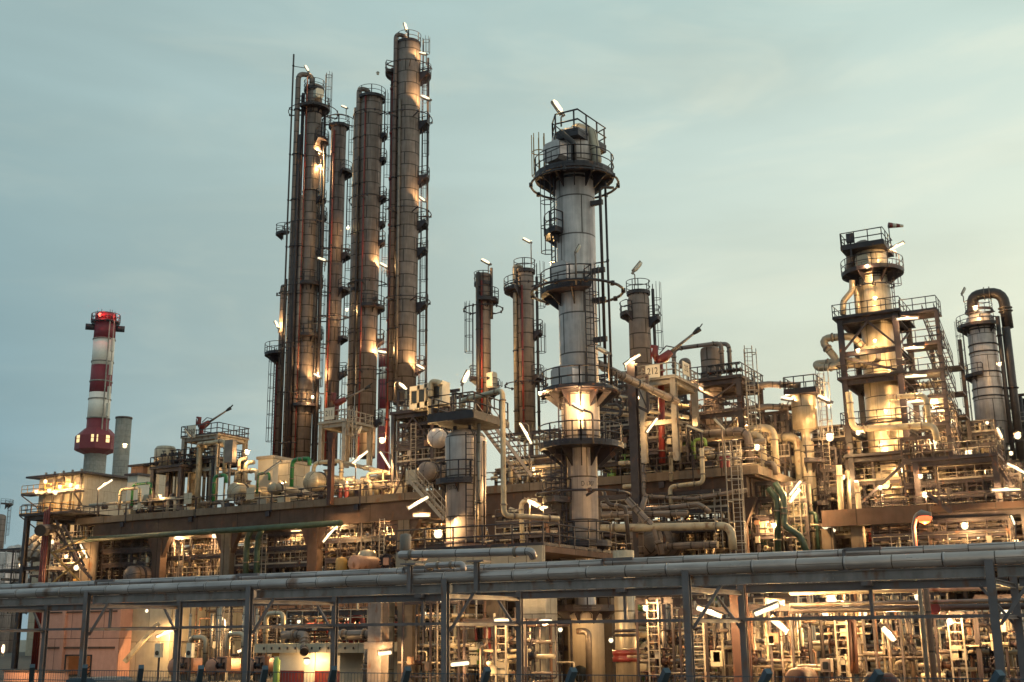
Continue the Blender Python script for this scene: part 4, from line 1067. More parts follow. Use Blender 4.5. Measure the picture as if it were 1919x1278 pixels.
m = MB(); m.box((X - .22, YD - .5, zD - .6), (X + .22, YD - .05, zpy(X, YD, 822))); m.prism([(X - .33, YD - .56), (X + .33, YD - .56), (X + .33, YD + .02), (X - .33, YD + .02)], zpy(X, YD, 822), zpy(X, YD, 813)); solo(m, 'post', M['rusty'], 'dark rusty red post standing on the deck edge below the sign numbered 211', 'post')
for k, (px, py) in enumerate(((638, 920), (649, 919), (1353, 857), (1364, 860))):
    c = at(px, py, YD + .8); t = thing('fire_extinguisher', ('red extinguisher bottle by the dark red post', 'second red extinguisher bottle by the dark red post', 'red bottle at the deck corner under the big pipe elbows', 'second red bottle at the deck corner')[k], 'extinguisher', (c.x, c.y, zTop), 'fire extinguishers on the deck')
    m = MB(); m.lathe((c.x, c.y, zTop), (0, 0, 1), [(.2, 0), (.22, .1), (.22, 1.2), (.1, 1.4)], 12); part(m, 'bottle', M['red'], t); m = MB(); m.lathe((c.x, c.y, zTop + 1.25), (0, 0, 1), [(.23, 0), (.24, .15), (.12, .38), (.01, .42)], 12); part(m, 'cap', M['white'], t)
for px, py, w in ((353, 934, .95), (470, 925, 1.0), (771, 894, 1.1), (262, 948, .5)):
    c = at(px, py, YD + .02); m = MB(); m.box((c.x - w / 2, YD - .06, c.z - w * .55), (c.x + w / 2, YD - .02, c.z + w * .55)); solo(m, 'blank_sign', M['panel'], {353: 'plain pale board on the deck railing below the tower numbered 210', 470: 'plain pale board on the railing in front of the middle drums', 771: 'plain pale board on the railing near the deck stair', 262: 'small plain board on the railing near the chimney'}[px], 'sign board')

# fire monitors, numbered towers -------------------------------------------------------
def monitor(label, px, py, y, sz, right=True, tilt=35):
    c = at(px, py, y); t = thing('fire_monitor', label, 'fire monitor', c)
    m = MB(); m.cyl(c, c + UP * .95 * sz, .17 * sz, 10); m.cyl(c + UP * .3 * sz, c + UP * .42 * sz, .26 * sz, 10); part(m, 'riser', M['red'], t)
    k = c + UP * .95 * sz; u = (RIGHT * math.cos(R_(tilt)) + UP * math.sin(R_(tilt)))
    m = MB(); m.sweep([k - UP * .2 * sz, k, k + RIGHT * .25 * sz + UP * .15 * sz, k + u * .8 * sz], [.2 * sz, .26 * sz, .28 * sz, .2 * sz], 10)
    m.sweep([k - RIGHT * .1 * sz, k - RIGHT * .28 * sz + UP * .35 * sz, k - RIGHT * .22 * sz + UP * .8 * sz, k - RIGHT * .5 * sz + UP * .85 * sz], [.2 * sz, .2 * sz, .17 * sz, .1 * sz], 8); m.cyl(k - RIGHT * .5 * sz + UP * .1 * sz, k - RIGHT * .5 * sz + UP * .7 * sz, .05 * sz, 6); part(m, 'monitor_body', M['red'], t)
    m = MB(); m.sweep([k + u * .8 * sz, k + u * 2.6 * sz], [.1 * sz, .07 * sz], 10); part(m, 'nozzle_tube', M['galv'], t)
    m = MB(); m.sweep([k + u * 2.5 * sz, k + u * 2.75 * sz, k + u * 3.0 * sz], [.08 * sz, .14 * sz, .16 * sz], 8); m.beam(k + u * 2.8 * sz, k + u * 3.2 * sz + UP * .15 * sz, .2 * sz, .06 * sz); part(m, 'nozzle_tip', M['black'], t)
    m = MB(); m.pipe([k + UP * .4 * sz, k + u * .5 * sz + UP * .55 * sz, k + u * 1.1 * sz + UP * .1], .035 * sz, 6); part(m, 'hose', M['dark'], t)
    return t
def num_sign(label, txt, px, py, y, w, h, size):
    c = at(px, py, y); t = thing('number_sign', label, 'sign', c)
    m = MB(); m.box((c.x - w / 2, y, c.z - h / 2), (c.x + w / 2, y + .05, c.z + h / 2)); part(m, 'board', M['white'], t)
    text_flat(txt, size, (c.x, y - .012, c.z), (1, 0, 0), 'number', t, M['black'])
def tower(name, label, pxa, pxb, pyb, pyd, y, dy, matl, rails_h=1.1, lv=(), cagepx=None, w=.4, solidrail=None):
    x0, x1 = at(pxa, pyd, y).x, at(pxb, pyd, y).x; zd = zpy(x0, y, pyd); zb_ = zpy(x0, y, pyb)
    t = thing(name, label, 'steel tower', ((x0 + x1) / 2, y, zb_))
    steel_bay(t, x0, x1, y, y + dy, zb_, [zd] + [zpy(x0, y, q) for q in lv], 2, 2, matl, w, top=zd - .02)
    m = MB(); m.box((x0 - .3, y - .3, zd + .002), (x1 + .3, y + dy + .3, zd + .1)); part(m, 'floor_grating', matl, t)
    m = MB(); rail_mb(m, [(x0 - .25, y - .25, zd + .1), (x1 + .25, y - .25, zd + .1), (x1 + .25, y + dy + .25, zd + .1), (x0 - .25, y + dy + .25, zd + .1)], rails_h, True, .8, .07); part(m, 'railing', solidrail or matl, t)
    if cagepx:
        X = at(cagepx, pyd, y - .5).x; m = MB(); ladder_mb(m, (X, y - .5, zb_), zd + 1.1, (0, -1, 0)); part(m, 'ladder', matl, t)
        m = MB(); cage_mb(m, (X, y - .5, zb_), zd + .6, (0, -1, 0), .45, .06); part(m, 'safety_cage', matl, t)
    return t, x0, x1, zd
t210, x0, x1, z210 = tower('monitor_tower', 'grey steel tower with railed top carrying the sign numbered 210', 346, 408, 962, 822, YD + 4, 4, M['lframe'], solidrail=M['frame'], lv=(880,))
num_sign('white sign board numbered 210 on the steel tower railing', '210', 359, 809, YD + 3.6, 1.0, 1.25, .72)
monitor('red fire monitor with long grey nozzle above the sign numbered 210', 377, 820, YD + 4.5, 1.15, tilt=34)
t211, x0, x1, z211 = tower('monitor_tower', 'pale four legged steel tower carrying the sign numbered 211', 603, 647, 868, 796, YD + 6, 4, M['lframe'], cagepx=664, w=.42)
num_sign('white sign board numbered 211 on the pale four legged tower', '211', 617, 775, YD + 5.6, 1.15, 1.15, .78)
monitor('red fire monitor with pale nozzle beside the sign numbered 211', 631, 778, YD + 6.5, 1.2, tilt=28)
t212, x0, x1, z212 = tower('monitor_tower', 'grey steel tower carrying the two signs numbered 212', 1203, 1262, 868, 716, YD - 1, 4.5, M['lframe'], w=.42, lv=(790,))
num_sign('larger white sign board numbered 212 facing the road', '212', 1223, 696, YD - 1.4, 1.15, 1.0, .74)
c = at(1267, 696, YD + 1.4); t = thing('number_sign', 'narrow looking side sign numbered 212 on the same tower', 'sign', c)
m = MB(); m.box((x1 + .3, c.y - 1.2, c.z - .5), (x1 + .36, c.y + 0.2, c.z + .5)); part(m, 'board', M['white'], t); text_flat('212', .7, (x1 + .375, c.y - .5, c.z), (0, 1, 0), 'number', t, M['black'])
monitor('red fire monitor with dark tipped nozzle above the signs numbered 212', 1238, 706, YD, 1.35, tilt=38)
pipe_thing('thick red fire water riser inside the tower numbered 212', [at(1241, 868, YD + .5), at(1239, 712, YD + .5)], .26, M['red'], 12)
# clutter towers by the 210 sign
for (pa, pb, q, lab, sd) in ((288, 340, 880, 'dark railed platform of valves and pale pipes near the chimney side of the deck', 5), (318, 402, 868, 'dark railed platform crowded with pipework below the fire monitor numbered 210', 6)):
    t, a_, b_, z_ = tower('valve_platform', lab, pa, pb, 960, q, YD + 2.5 + (sd - 5) * 1.5, 4, M['frame'], solidrail=M['dark'])
    g = random.Random(sd)
    for k in range(14):
        X = g.uniform(a_, b_); r = g.choice((.06, .09, .16, .3)); mt = M[g.choice(('cream', 'galv', 'steelw', 'dpipe'))]; m = MB(); Y = g.uniform(YD + 3, YD + 6)
        zz_ = z_ + g.uniform(.5, 2.0); m.pipe([(X, Y, zTop), (X, Y, zz_), (X + g.uniform(-1.5, 1.5), Y, zz_)], r, 10); part(m, 'pipe_run', mt, t)
    for k in range(4): valve(t, (g.uniform(a_, b_), YD + 2.6, z_ + .6), .1, (1, 0, 0))
c = at(310, 850, YD + 4); m = MB(); m.lathe((c.x, c.y, c.z - 1.6), (0, 0, 1), [(1.1, 0), (1.1, 2.0), (.9, 2.3), (.01, 2.4)], 24); solo(m, 'round_hood', M['steelw'], 'round pale hood inside the dark railed platform near the chimney', 'hood')
t = thing('cable_cabinet', 'grey cabinet on a post beside the fat bending pipe', 'cabinet', at(432, 850, YD + 3))
c = at(432, 846, YD + 3); m = MB(); m.box((c.x - .5, c.y - .3, c.z - 1.1), (c.x + .5, c.y + .3, c.z + 1.1)); part(m, 'box', M['galv'], t); m = MB(); m.beam((c.x, c.y, zTop), (c.x, c.y, c.z - 1.11), .16, .16); part(m, 'post', M['galv'], t)

# structure with four fan boxes
ta, xa1, xb1, zf1 = tower('fan_structure', 'open steel structure with two floors below the four fan boxes', 738, 812, 905, 778, YD + 1, 7, M['frame'], lv=(838,), w=.35, solidrail=M['frame'])
for za, zb in ((zpy(xa1, YD, 838) + .1, zf1 - .4), (zTop, zpy(xa1, YD, 838) - .3)):
    m = MB(); m.beam((xa1, YD + .95, za), ((xa1 + xb1) / 2, YD + .95, zb), .12, .12); m.beam((xb1, YD + .95, za), ((xa1 + xb1) / 2, YD + .95, zb), .12, .12); part(m, 'brace', M['frame'], ta)
g = random.Random(11)
for k in range(22):
    X = g.uniform(xa1, xb1); Y = g.uniform(YD + 1.5, YD + 7); r = g.choice((.06, .1, .18)); m = MB(); z_ = g.uniform(zTop + 2, zf1 + 1.2)
    m.pipe([(X, Y, zTop), (X, Y, z_), (X + g.uniform(-2, 2), Y, z_)], r, 8); part(m, 'pipe_run', M[g.choice(('galv', 'dpipe', 'steelw', 'frame'))], ta)
for k in range(4):
    c = at(777 + 14 * k, 745 - 3.2 * k, YD - .6); w, h = .52, 1.0
    t = thing('fan_box', ('pale box with dark fan opening, first of four from the tall columns', 'pale box with dark fan opening, second of four', 'pale box with dark fan opening, third of four behind the curved pipe', 'pale box with dark fan opening, nearest the slim column with two platforms')[k], 'fan box', c - UP * h, 'four fan boxes in a row')
    m = MB(); m.box((c.x - w, YD - .6, c.z - h), (c.x + w, YD + .6, c.z + h)); part(m, 'case', M['white'], t)
    m = MB(); m.box((c.x - w * .62, YD - .66, c.z - h * .5), (c.x + w * .62, YD - .605, c.z + h * .55)); part(m, 'fan_opening', M['glass'], t)
    m = MB()
    for q in (-1, 1): m.box((c.x + q * w * .62 - .04, YD - .7, c.z - h * .55), (c.x + q * w * .62 + .04, YD - .61, c.z + h * .6)); 
    m.box((c.x - w * .58, YD - .7, c.z + h * .55), (c.x + w * .58, YD - .61, c.z + h * .62)); part(m, 'opening_frame', M['panel'], t)
pipe_thing('pale pipe hooking over the last fan box', [at(806, 795, YD - 1), at(807, 714, YD - 1), at(823, 716, YD - 1), at(825, 722, YD - 1)], .22, M['cream'], 12, bend=.5)
# stair from the deck down to the platform, and the steep bright stair further on
t = thing('steel_stair', 'steel stair descending from the deck edge to the walled platform', 'stair', at(835, 978, YD - 3)); stair(t, at(838, 975, YD - 5), at(772, 900, YD - 5), 1.0, M['lframe'])
t = thing('steel_stair', 'long lit steel stair descending from the square platform to the deck behind the pale pipe', 'stair', at(985, 893, YV + 8)); stair(t, at(985, 893, YV + 9), at(902, 782, YV + 5), 1.0, M['galv'])
t = thing('step_ladder', 'small white stepped ladder on the deck by the plain board', 'ladder', at(797, 925, YD + .5)); m = MB(); a = at(797, 925, YD + .5); ladder_mb(m, (a.x, a.y, zTop), zTop + 2.6, (0, -1, 0), .7); part(m, 'rungs', M['white'], t); m = MB(); m.beam((a.x + .9, a.y, zTop), (a.x + .4, a.y, zTop + 2.6), .07, .07); part(m, 'prop', M['white'], t)

# dense small piping along the deck
def deckrow(label, pxa, pxb, y, dy, h, seed, n=30, mats=('cream', 'galv', 'steelw', 'pclad', 'dpipe', 'frame')):
    xa_, xb_ = at(pxa, 920, y).x, at(pxb, 920, y).x; g = random.Random(seed)
    t = thing('deck_pipework', label, 'pipework', ((xa_ + xb_) / 2, y, zTop))
    for k in range(n):
        X, Y = g.uniform(xa_, xb_), g.uniform(y, y + dy); r = g.choice((.05, .07, .1, .15, .22)); z_ = zTop + g.uniform(.4, h); kd = g.random(); m = MB()
        if kd < .4: m.pipe([(X, Y, zTop), (X, Y, z_), (X + g.uniform(-3, 3), Y, z_)], r, 8)
        elif kd < .7: m.pipe([(max(xa_, X - 4), Y, z_), (min(xb_, X + 4), Y, z_)], r, 8)
        else: m.pipe([(X, Y, zTop), (X, Y, z_), (X + 1, Y, z_), (X + 1, Y, zTop)], r, 8)
        part(m, 'pipe_run', M[g.choice(mats)], t)
    for k in range(10): valve(t, (g.uniform(xa_, xb_), y + g.uniform(-.2, dy * .5), zTop + g.uniform(.4, 1.6)), g.uniform(.07, .13), (1, 0, 0), M[g.choice(('dark', 'cream', 'galv', 'lgreen' if pxa > 1100 else 'dark'))])
    for k in range(3):
        X = g.uniform(xa_, xb_); m = MB(); h2 = g.uniform(.6, 1.4); m.box((X, y + .5, zTop), (X + g.uniform(.5, 1.2), y + 1.2, zTop + h2)); part(m, 'pump_block', M[g.choice(('panel', 'lframe', 'frame'))], t)
deckrow('tangle of pale pipes and valves on the deck between the chimney and the first tower', 165, 350, YD + 1.5, 5, 2.2, 21, 34)
deckrow('low pipework and valves under the pale drums of the deck', 400, 600, YD + 1.0, 6, 1.8, 22, 34)
deckrow('brightly lit tangle of small pipes and valves behind the dark red post', 590, 765, YD + 1.2, 9, 2.6, 23, 60, ('cream', 'steelw', 'galv', 'dpipe', 'cream'))
deckrow('pipework on the deck behind the slim columns and the stair', 900, 1060, YD + 1.5, 9, 3.0, 24, 40)
deckrow('tangle of valves and green-tagged pipes under the big elbow pipes', 1120, 1420, YD + 1.0, 5, 2.8, 25, 60)
pipe_thing('long pale lit pipe sloping along the deck behind the fattest drum', [at(640, 866, YD + 8), at(690, 878, YD + 5), at(735, 888, YD + 2)], .2, M['cream'], 12)

# big pipes over the deck by the towers numbered 212
yb = YD + 3.0
for k, (q, dpx, r, yy) in enumerate(((814, 1402, .32, yb), (822, 1428, .27, yb + 1.6), (812, 1450, .3, yb + 3.5))):
    z = zpy(at(1300, q, yy).x, yy, q + 2); X0 = at(1150 + 20 * k, q, yy).x; X1 = at(dpx, q, yy).x
    pipe_thing(('fattest pale pipe running over the valves and elbowing down at the deck corner', 'second fat pale pipe elbowing down behind the fattest one', 'third fat pale pipe elbowing down at the deck corner')[k], [(X0, yy, z), (X1, yy, z), (X1, yy, zTop)], r, M['clad'] if k == 0 else M['cream'], 20, bend=.9)
yy = YD + 9; z = zpy(at(1450, 822, yy).x, yy, 822)
pipe_thing('fat pale pipe with square elbow beyond the deck corner', [(at(1440, 822, yy).x, yy, z), (at(1495, 826, yy).x, yy, z), (at(1495, 826, yy).x, yy, z - 7.5)], .34, M['cream'], 18, bend=.8)
z = zpy(at(1450, 862, yy).x, yy, 862); pipe_thing('lit fat pipe joining the square elbow pipe lower down', [(at(1420, 862, yy).x, yy + .5, z), (at(1500, 862, yy).x, yy + .5, z)], .3, M['cream'], 16)
pipe_thing('pale pipe stub with lamp shade standing over the fattest pipe', [at(1247, 842, YD + 2), at(1247, 800, YD + 2), at(1262, 798, YD + 2)], .2, M['cream'], 14, bend=.7)
neck('bright lime green swan neck pipe among the deck valves', 1300, 1322, 824, 860, 836, YD + 1.2, .12, M['lgreen'])
neck('lime green pipe hump next to the green swan neck', 1281, 1297, 829, 842, 842, YD + 1.6, .11, M['lgreen'])
neck('lime green elbow at the steel post near the sheet steel tower', 1188, 1206, 836, 850, 850, YD + .8, .12, M['lgreen'])
for k, (px, py, r) in enumerate(((1283, 855, 12), (1250, 862, 9), (1328, 852, 8))):
    horiz_drum(('small pale drum end under the green swan neck', 'short pale drum lying low by the railing', 'small pale drum end past the green swan neck')[k], px, py, YD + 1.6, r, 4, M['steelw'], legs=True, legz=zTop)
# pipes hanging in front of the right deck edge
yy = YD - .8
for k, (pts, r) in enumerate(((((1160, 868), (1193, 868), (1194, 910), (1168, 912)), .17), (((1256, 872), (1259, 840), (1262, 902)), .15), (((1315, 840), (1318, 905), (1255, 912), (1258, 945)), .17), (((1206, 870), (1207, 930), (1300, 935), (1400, 918)), .16))):
    pipe_thing(('pale pipe elbow hanging over the parapet near the sheet steel tower', 'short pale drop pipe hanging over the parapet', 'pale pipe stepping down over the parapet, longest of the drops', 'thin pipe running below the parapet towards the corner column')[k], [at(px, py, yy) if k != 1 else at(1257 + 0.4 * i_, py, yy) for i_, (px, py) in enumerate(pts)][0 if k != 1 else 0:], r, M['cream'] if k < 3 else M['clad'], 10)
# caged ladder at the deck corner
c = at(1387, 1020, YD - 1.2); t = thing('caged_ladder', 'pale caged ladder climbing to the deck corner', 'ladder', (c.x, c.y, ZM))
m = MB(); ladder_mb(m, (c.x, c.y, ZM), zD + 1.1, (0, -1, 0), .7); part(m, 'ladder', M['lframe'], t); m = MB(); cage_mb(m, (c.x, c.y, ZM - 1), zD + 1, (0, -1, 0), .6, .07); part(m, 'safety_cage', M['lframe'], t)

# column structure beyond the signs 212
CX = at(1338, 720, YD + 8)
t, x0, x1, z_ = tower('reactor_frame', 'tall steel frame with braced legs around a slim vessel beyond the signs numbered 212', 1298, 1385, 868, 718, YD + 5, 5.5, M['frame'], lv=(778,), w=.38, solidrail=M['frame'])
m = MB(); rail_mb(m, [(x0 - .2, YD + 4.7, zpy(x0, YD + 5, 778) + .02), (x1 + .2, YD + 4.7, zpy(x0, YD + 5, 778) + .02), (x1 + .2, YD + 10.7, zpy(x0, YD + 5, 778) + .02)], 1.1, False, 1.2, .07); part(m, 'railing', M['frame'], t)
for za, zb in ((860, 782), (774, 724)):
    m = MB(); m.beam((x0, YD + 4.9, zpy(x0, YD + 5, za)), (x1, YD + 4.9, zpy(x0, YD + 5, zb)), .12, .12); m.beam((x1, YD + 4.95, zpy(x0, YD + 5, za)), (x0, YD + 4.95, zpy(x0, YD + 5, zb)), .12, .12); part(m, 'brace', M['frame'], t)
m = MB(); ladder_mb(m, (x1 + .9, YD + 5, zTop), z_ + 2.5, (.6, -.8, 0), .6); part(m, 'ladder', M['lframe'], t); m = MB(); cage_mb(m, (x1 + .9, YD + 5, zTop), z_ + 1.5, (.6, -.8, 0), .5, .06); part(m, 'safety_cage', M['lframe'], t)
column('slim_vessel', 'slim grey vessel standing inside the braced steel frame', 'vessel', 1336, 750, YD + 8, [(860, 34), (790, 34), (660, 38), (655, 36)], M['clad'], dome=.3, n=24, skirts=(760, 700))
neck('pipe arching high over the braced steel frame from the fire monitor to its leg', 1262, 1352, 654, 700, 700, YD + 7, .18, M['clad'])
neck('pipe hooking down beside the slim vessel top', 1328, 1366, 648, 668, 720, YD + 8.5, .18, M['clad'])
neck('fat bent pipe between the fire monitor and the braced frame', 1276, 1290, 676, 690, 702, YD + 5, .2, M['clad'])
g = random.Random(31); tt = thing('frame_pipework', 'small pipes and valves threaded through the braced frame', 'pipework', (CX.x, CX.y, zTop))
for k in range(26):
    X, Y = g.uniform(x0, x1), g.uniform(YD + 5, YD + 10); z_a = g.uniform(zTop + 2, z_ - .5); m = MB(); X2 = g.uniform(x0, x1)
    m.pipe([(X, Y, z_a - g.uniform(2, 6)), (X, Y, z_a), (X2, Y, z_a), (X2, Y, z_a - g.uniform(.5, 2))], g.choice((.07, .1, .16)), 8); part(m, 'pipe_run', M[g.choice(('cream', 'galv', 'clad', 'dpipe'))], tt)
for k in range(8): valve(tt, (g.uniform(x0, x1), YD + 5.2, g.choice((z_, zpy(x0, YD + 5, 778))) + .7), .12, (1, 0, 0))
# sloping pipe bridge between the tower and the signs
ya = YV + 12
pipe_thing('fat pipe sloping down from the sheet steel tower towards the signs numbered 212', [at(1118, 680, ya), at(1180, 712, ya + 4), at(1268, 752, ya + 10)], .27, M['clad'], 18)
for k, q in enumerate((760, 772, 740)):
    pipe_thing(('pale pipe crossing behind the dark post, uppermost of three', 'pale pipe crossing behind the dark post, middle of three', 'pale pipe crossing behind the dark post, lowest of three')[(2, 0, 1)[k]] if False else ('pale crossing pipe of middle height behind the dark post', 'lowest pale crossing pipe behind the dark post', 'highest pale crossing pipe behind the dark post')[k], [at(1090, q - 6, YD - 4 + k), at(1290, q + 22, YD + 2 + k)], .16, M['cream'], 10)
t = thing('steel_post_frame', 'dark steel post with braced truss arm between tower and signs', 'steel frame', at(1187, 868, YD - 5))
X = at(1187, 760, YD - 5).x; zt_ = zpy(X, YD - 5, 680); zb_ = zpy(X, YD - 5, 872)
m = MB(); m.ibeam((X, YD - 5, zb_ - 14), (X, YD - 5, zt_), .6, .5, .05, up=(0, 1, 0)); part(m, 'post', M['frame'], t)
X2 = at(1214, 740, YD - 5).x
m = MB(); m.beam((X2, YD - 5, zpy(X, YD - 5, 775)), (X2, YD - 5, zpy(X, YD - 5, 706)), .2, .2); m.beam((X + .3, YD - 5, zpy(X, YD - 5, 709)), (X2 + .1, YD - 5, zpy(X, YD - 5, 707)), .24, .2); m.beam((X + .3, YD - 5, zpy(X, YD - 5, 720)), (X2, YD - 5, zpy(X, YD - 5, 772)), .1, .1); m.beam((X + .3, YD - 5, zpy(X, YD - 5, 762)), (X2, YD - 5, zpy(X, YD - 5, 775)), .18, .2); part(m, 'truss_arm', M['frame'], t)
m = MB(); rail_mb(m, [at(1120, 770, YD - 4), at(1185, 775, YD - 4)], 1.1, False, 1.2, .06); part(m, 'railing', M['frame'], t)
for k in range(2):
    pipe_thing(('curved grey pipe loop by the dark post, outer', 'curved grey pipe loop by the dark post, inner')[k], [at(1140, 745 + 14 * k, YD - 6), at(1166 - 4 * k, 742 + 16 * k, YD - 6), at(1168 - 4 * k, 780, YD - 6), at(1135, 785 - 8 * k, YD - 6)], .1, M['dpipe'], 8, bend=1.0)
clutter('pipework crowded behind the sheet steel tower marked 1707 up to the post', *(lambda a, b: (a.x, b.x, YD + 2, YD + 9, zTop, zpy(a.x, YD + 2, 765)))(at(1110, 850, YD + 2), at(1270, 850, YD + 2)), 41, n=80, rmax=.17, drums=2, valves=12, levels=3)
clutter('pale lit pipework on the deck between the slim column and the sheet steel tower', *(lambda a, b: (a.x, b.x, YD + 5, YD + 11, zTop, zpy(a.x, YD + 5, 815)))(at(945, 870, YD + 5), at(1050, 870, YD + 5)), 42, n=64, rmax=.16, drums=1, valves=8, mats=['cream', 'galv', 'steelw', 'pclad'])

# hopper vessel on a thick leg
HV, HJ = column('hopper_vessel', 'sheet steel hopper vessel with cone bottom on one thick leg', 'hopper vessel', 1507, 770, YD + 9,
    [(1040, 26), (830, 26), (826, 17), (810, 17), (803, 46), (745, 46)], M['steelw'], dome=.35, n=32,
    platforms=[(866, 74, -10, 110), (945, 66, 20, 130)], ladders=[(70, 1020, 870)])
c = at(1507, 735, YD + 9); t = thing('platform', 'small square railed platform on the top of the hopper vessel', 'platform', c)
m = MB(); m.box((c.x - 1.3, c.y - 1.3, c.z - .3), (c.x + 1.3, c.y + 1.3, c.z)); part(m, 'deck', M['dark'], t); m = MB(); rail_mb(m, [(c.x - 1.25, c.y - 1.25, c.z), (c.x + 1.25, c.y - 1.25, c.z), (c.x + 1.25, c.y + 1.25, c.z), (c.x - 1.25, c.y + 1.25, c.z)], 1.1, True, .8, .07); part(m, 'railing', M['dark'], t)
m = MB(); q = at(1542, 760, YD + 9); cage_mb(m, (q.x, q.y, q.z - 5), q.z + 2.5, (.5, -.8, 0), .5, .06); ladder_mb(m, (q.x, q.y, q.z - 5), q.z + 2.6, (.5, -.8, 0)); solo(m, 'caged_ladder', M['lframe'], 'tall pale caged ladder beside the hopper vessel', 'ladder')
for k, (qa, qb, qc) in enumerate(((727, 720, 722), (768, 762, 764))):
    pipe_thing(('upper thin pipe bridging from the braced frame to the hopper vessel', 'lower thin pipe bridging from the braced frame to the hopper vessel')[k], [at(1355, qa + 4, YD + 6), at(1440, qb, YD + 8), at(1500 - 12 * k, qc, YD + 9)], .26, M['clad'], 12)
clutter('steel rack of pipes close beside the hopper vessel', *(lambda a, b: (a.x, b.x, YD + 9, YD + 13, zTop, zpy(a.x, YD + 9, 775)))(at(1435, 850, YD + 9), at(1480, 850, YD + 9)), 43, n=24, rmax=.2, drums=0, valves=4, levels=2)

# ---------------------------------------------------------------- framed tower (right)
YR = 92.0
fx0, fx1 = at(1578, 650, YR).x, at(1683, 650, YR).x
L_ = [zpy(fx1, YR, q) for q in (586, 648, 702, 850, 955, 793)]
t = thing('framed_tower', 'big lit steel framed tower with several railed floors and diagonal braces', 'steel tower', ((fx0 + fx1) / 2, YR, 0))
steel_bay(t, fx0, fx1, YR, YR + 5.5, 0, L_, 2, 2, M['dark'], .42, deck=(L_[0] + .02, L_[2] + .02, L_[3] + .02, L_[4] + .02), rails=(L_[0] + .02, L_[2] + .02, L_[3] + .02, L_[4] + .02, L_[5] + .02), top=L_[0] - .02,
          brace=((L_[1], L_[0] - .4, 'V'), (L_[2] + .3, L_[1] - .4, '\\'), (L_[4] + .3, L_[3] - .4, '/')))
RT, RJ = column('process_tower', 'pale lit process tower standing inside the big steel frame', 'tower', 1652, 700, YR + 2.9,
    [(1030, 74), (860, 72), (690, 66), (680, 60), (530, 58), (512, 58), (478, 56)], M['steelw'], dome=.5, n=40,
    platforms=[(513, 112, 0, 360, dict(step=1.3))], ladders=[(70, 590, 520)], risers=[(-60, .3, .25, 600, 540, M['steelw'])], skirts=(790, 520),
    hatches=[(-30, 670, 34, 30), (25, 812, 30, 30), (-20, 905, 30, 30), (-25, 500, 26, 26, M['panel'])], rings=[(540, 74, -90, 100)])
c = at(1636, 463, YR + 2.5); t = thing('platform', 'square railed platform on the crown of the lit framed tower', 'platform', c)
x_, z_ = RJ['x'], RJ['zz'](468)
m = MB(); m.box((x_ - 2.0, YR + .9, z_ - .3), (x_ + 1.5, YR + 4.9, z_)); part(m, 'deck', M['dark'], t); m = MB(); rail_mb(m, [(x_ - 1.95, YR + .95, z_), (x_ + 1.45, YR + .95, z_), (x_ + 1.45, YR + 4.85, z_), (x_ - 1.95, YR + 4.85, z_)], 1.15, True, 1.1, .07); part(m, 'railing', M['dark'], t)
m = MB(); c = at(1622, 462, YR + 3); m.pipe([(x_ - .2, YR + 3, z_ - 1), (x_ - .2, YR + 3, z_ + .8), (x_ - 1.6, YR + 3, z_ + .2), (x_ - 1.8, YR + 3, z_ - 2)], .4, 14, .7); solo(m, 'overhead_pipe', M['clad'], 'curved overhead pipe on the crown of the lit framed tower', 'pipe')
c = at(1593, 447, YR + 1); t = thing('antenna_box', 'dark rectangular antenna box on a mast at the tower crown', 'antenna', c); m = MB(); m.box((c.x - .28, c.y - .2, c.z - .35), (c.x + .28, c.y + .2, c.z + .4)); part(m, 'box', M['dark'], t); m = MB(); m.cyl((c.x, c.y, c.z - 2.4), (c.x, c.y, c.z - .36), .08, 8); part(m, 'mast', M['dark'], t)
c = at(1666, 432, YR + 1.5); t = thing('windsock', 'red and white windsock on a pole above the lit framed tower', 'windsock', c)
m = MB(); m.cyl((c.x, c.y, z_), (c.x, c.y, c.z + .5), .04, 6); part(m, 'pole', M['dark'], t)
u = (RIGHT * .99 - UP * .05); k0 = c + UP * .45
for i in range(4):
    m = MB(); m.sweep([k0 + u * (.3 * i), k0 + u * (.3 * (i + 1))], [.25 - .035 * i, .25 - .035 * (i + 1)], 12); part(m, 'red_band' if i % 2 == 0 else 'white_band', M['red'] if i % 2 == 0 else M['white'], t)
# side stairs zigzag
ts = thing('stair_tower', 'zigzag lit stair flights climbing beside the framed tower', 'stair', (fx1 + 2, YR + 1, 0))
lev = [zpy(fx1, YR, q) for q in (955, 905, 850, 800, 750, 702, 650, 590)]
for i in range(len(lev) - 1):
    za, zb = lev[i], lev[i + 1]; ya_, yb_ = (YR + 7.5, YR + 1.2) 
    xs_ = fx1 + 1.6 + .0 * i
    stair(ts, (xs_ + .6, YR + 9.5, za), (xs_ + .6, YR + 2.0, zb), .9, M['frame'])
    m = MB(); m.box((xs_ - 1.2, YR - .2, zb - .15), (xs_ + 1.6, YR + 2.0, zb)); part(m, 'landing', M['frame'], ts)
    m = MB(); rail_mb(m, [(xs_ - 1.2, YR - .15, zb), (xs_ + 1.55, YR - .15, zb), (xs_ + 1.55, YR + 2.0, zb)], 1.1, False, 1.0, .06); part(m, 'railing', M['dark'], ts)
    m = MB(); m.box((xs_ - .2, YR + 9.5, za - .15), (xs_ + 1.6, YR + 11.5, za)); part(m, 'landing', M['frame'], ts)
for X, Y in ((fx1 + 3.1, YR), (fx1 + 3.1, YR + 11.4), (fx1 + .8, YR + 11.4)):
    m = MB(); m.ibeam((X, Y, 0), (X, Y, lev[-1]), .3, .3, .03, up=(0, 1, 0)); part(m, 'post', M['frame'], ts)
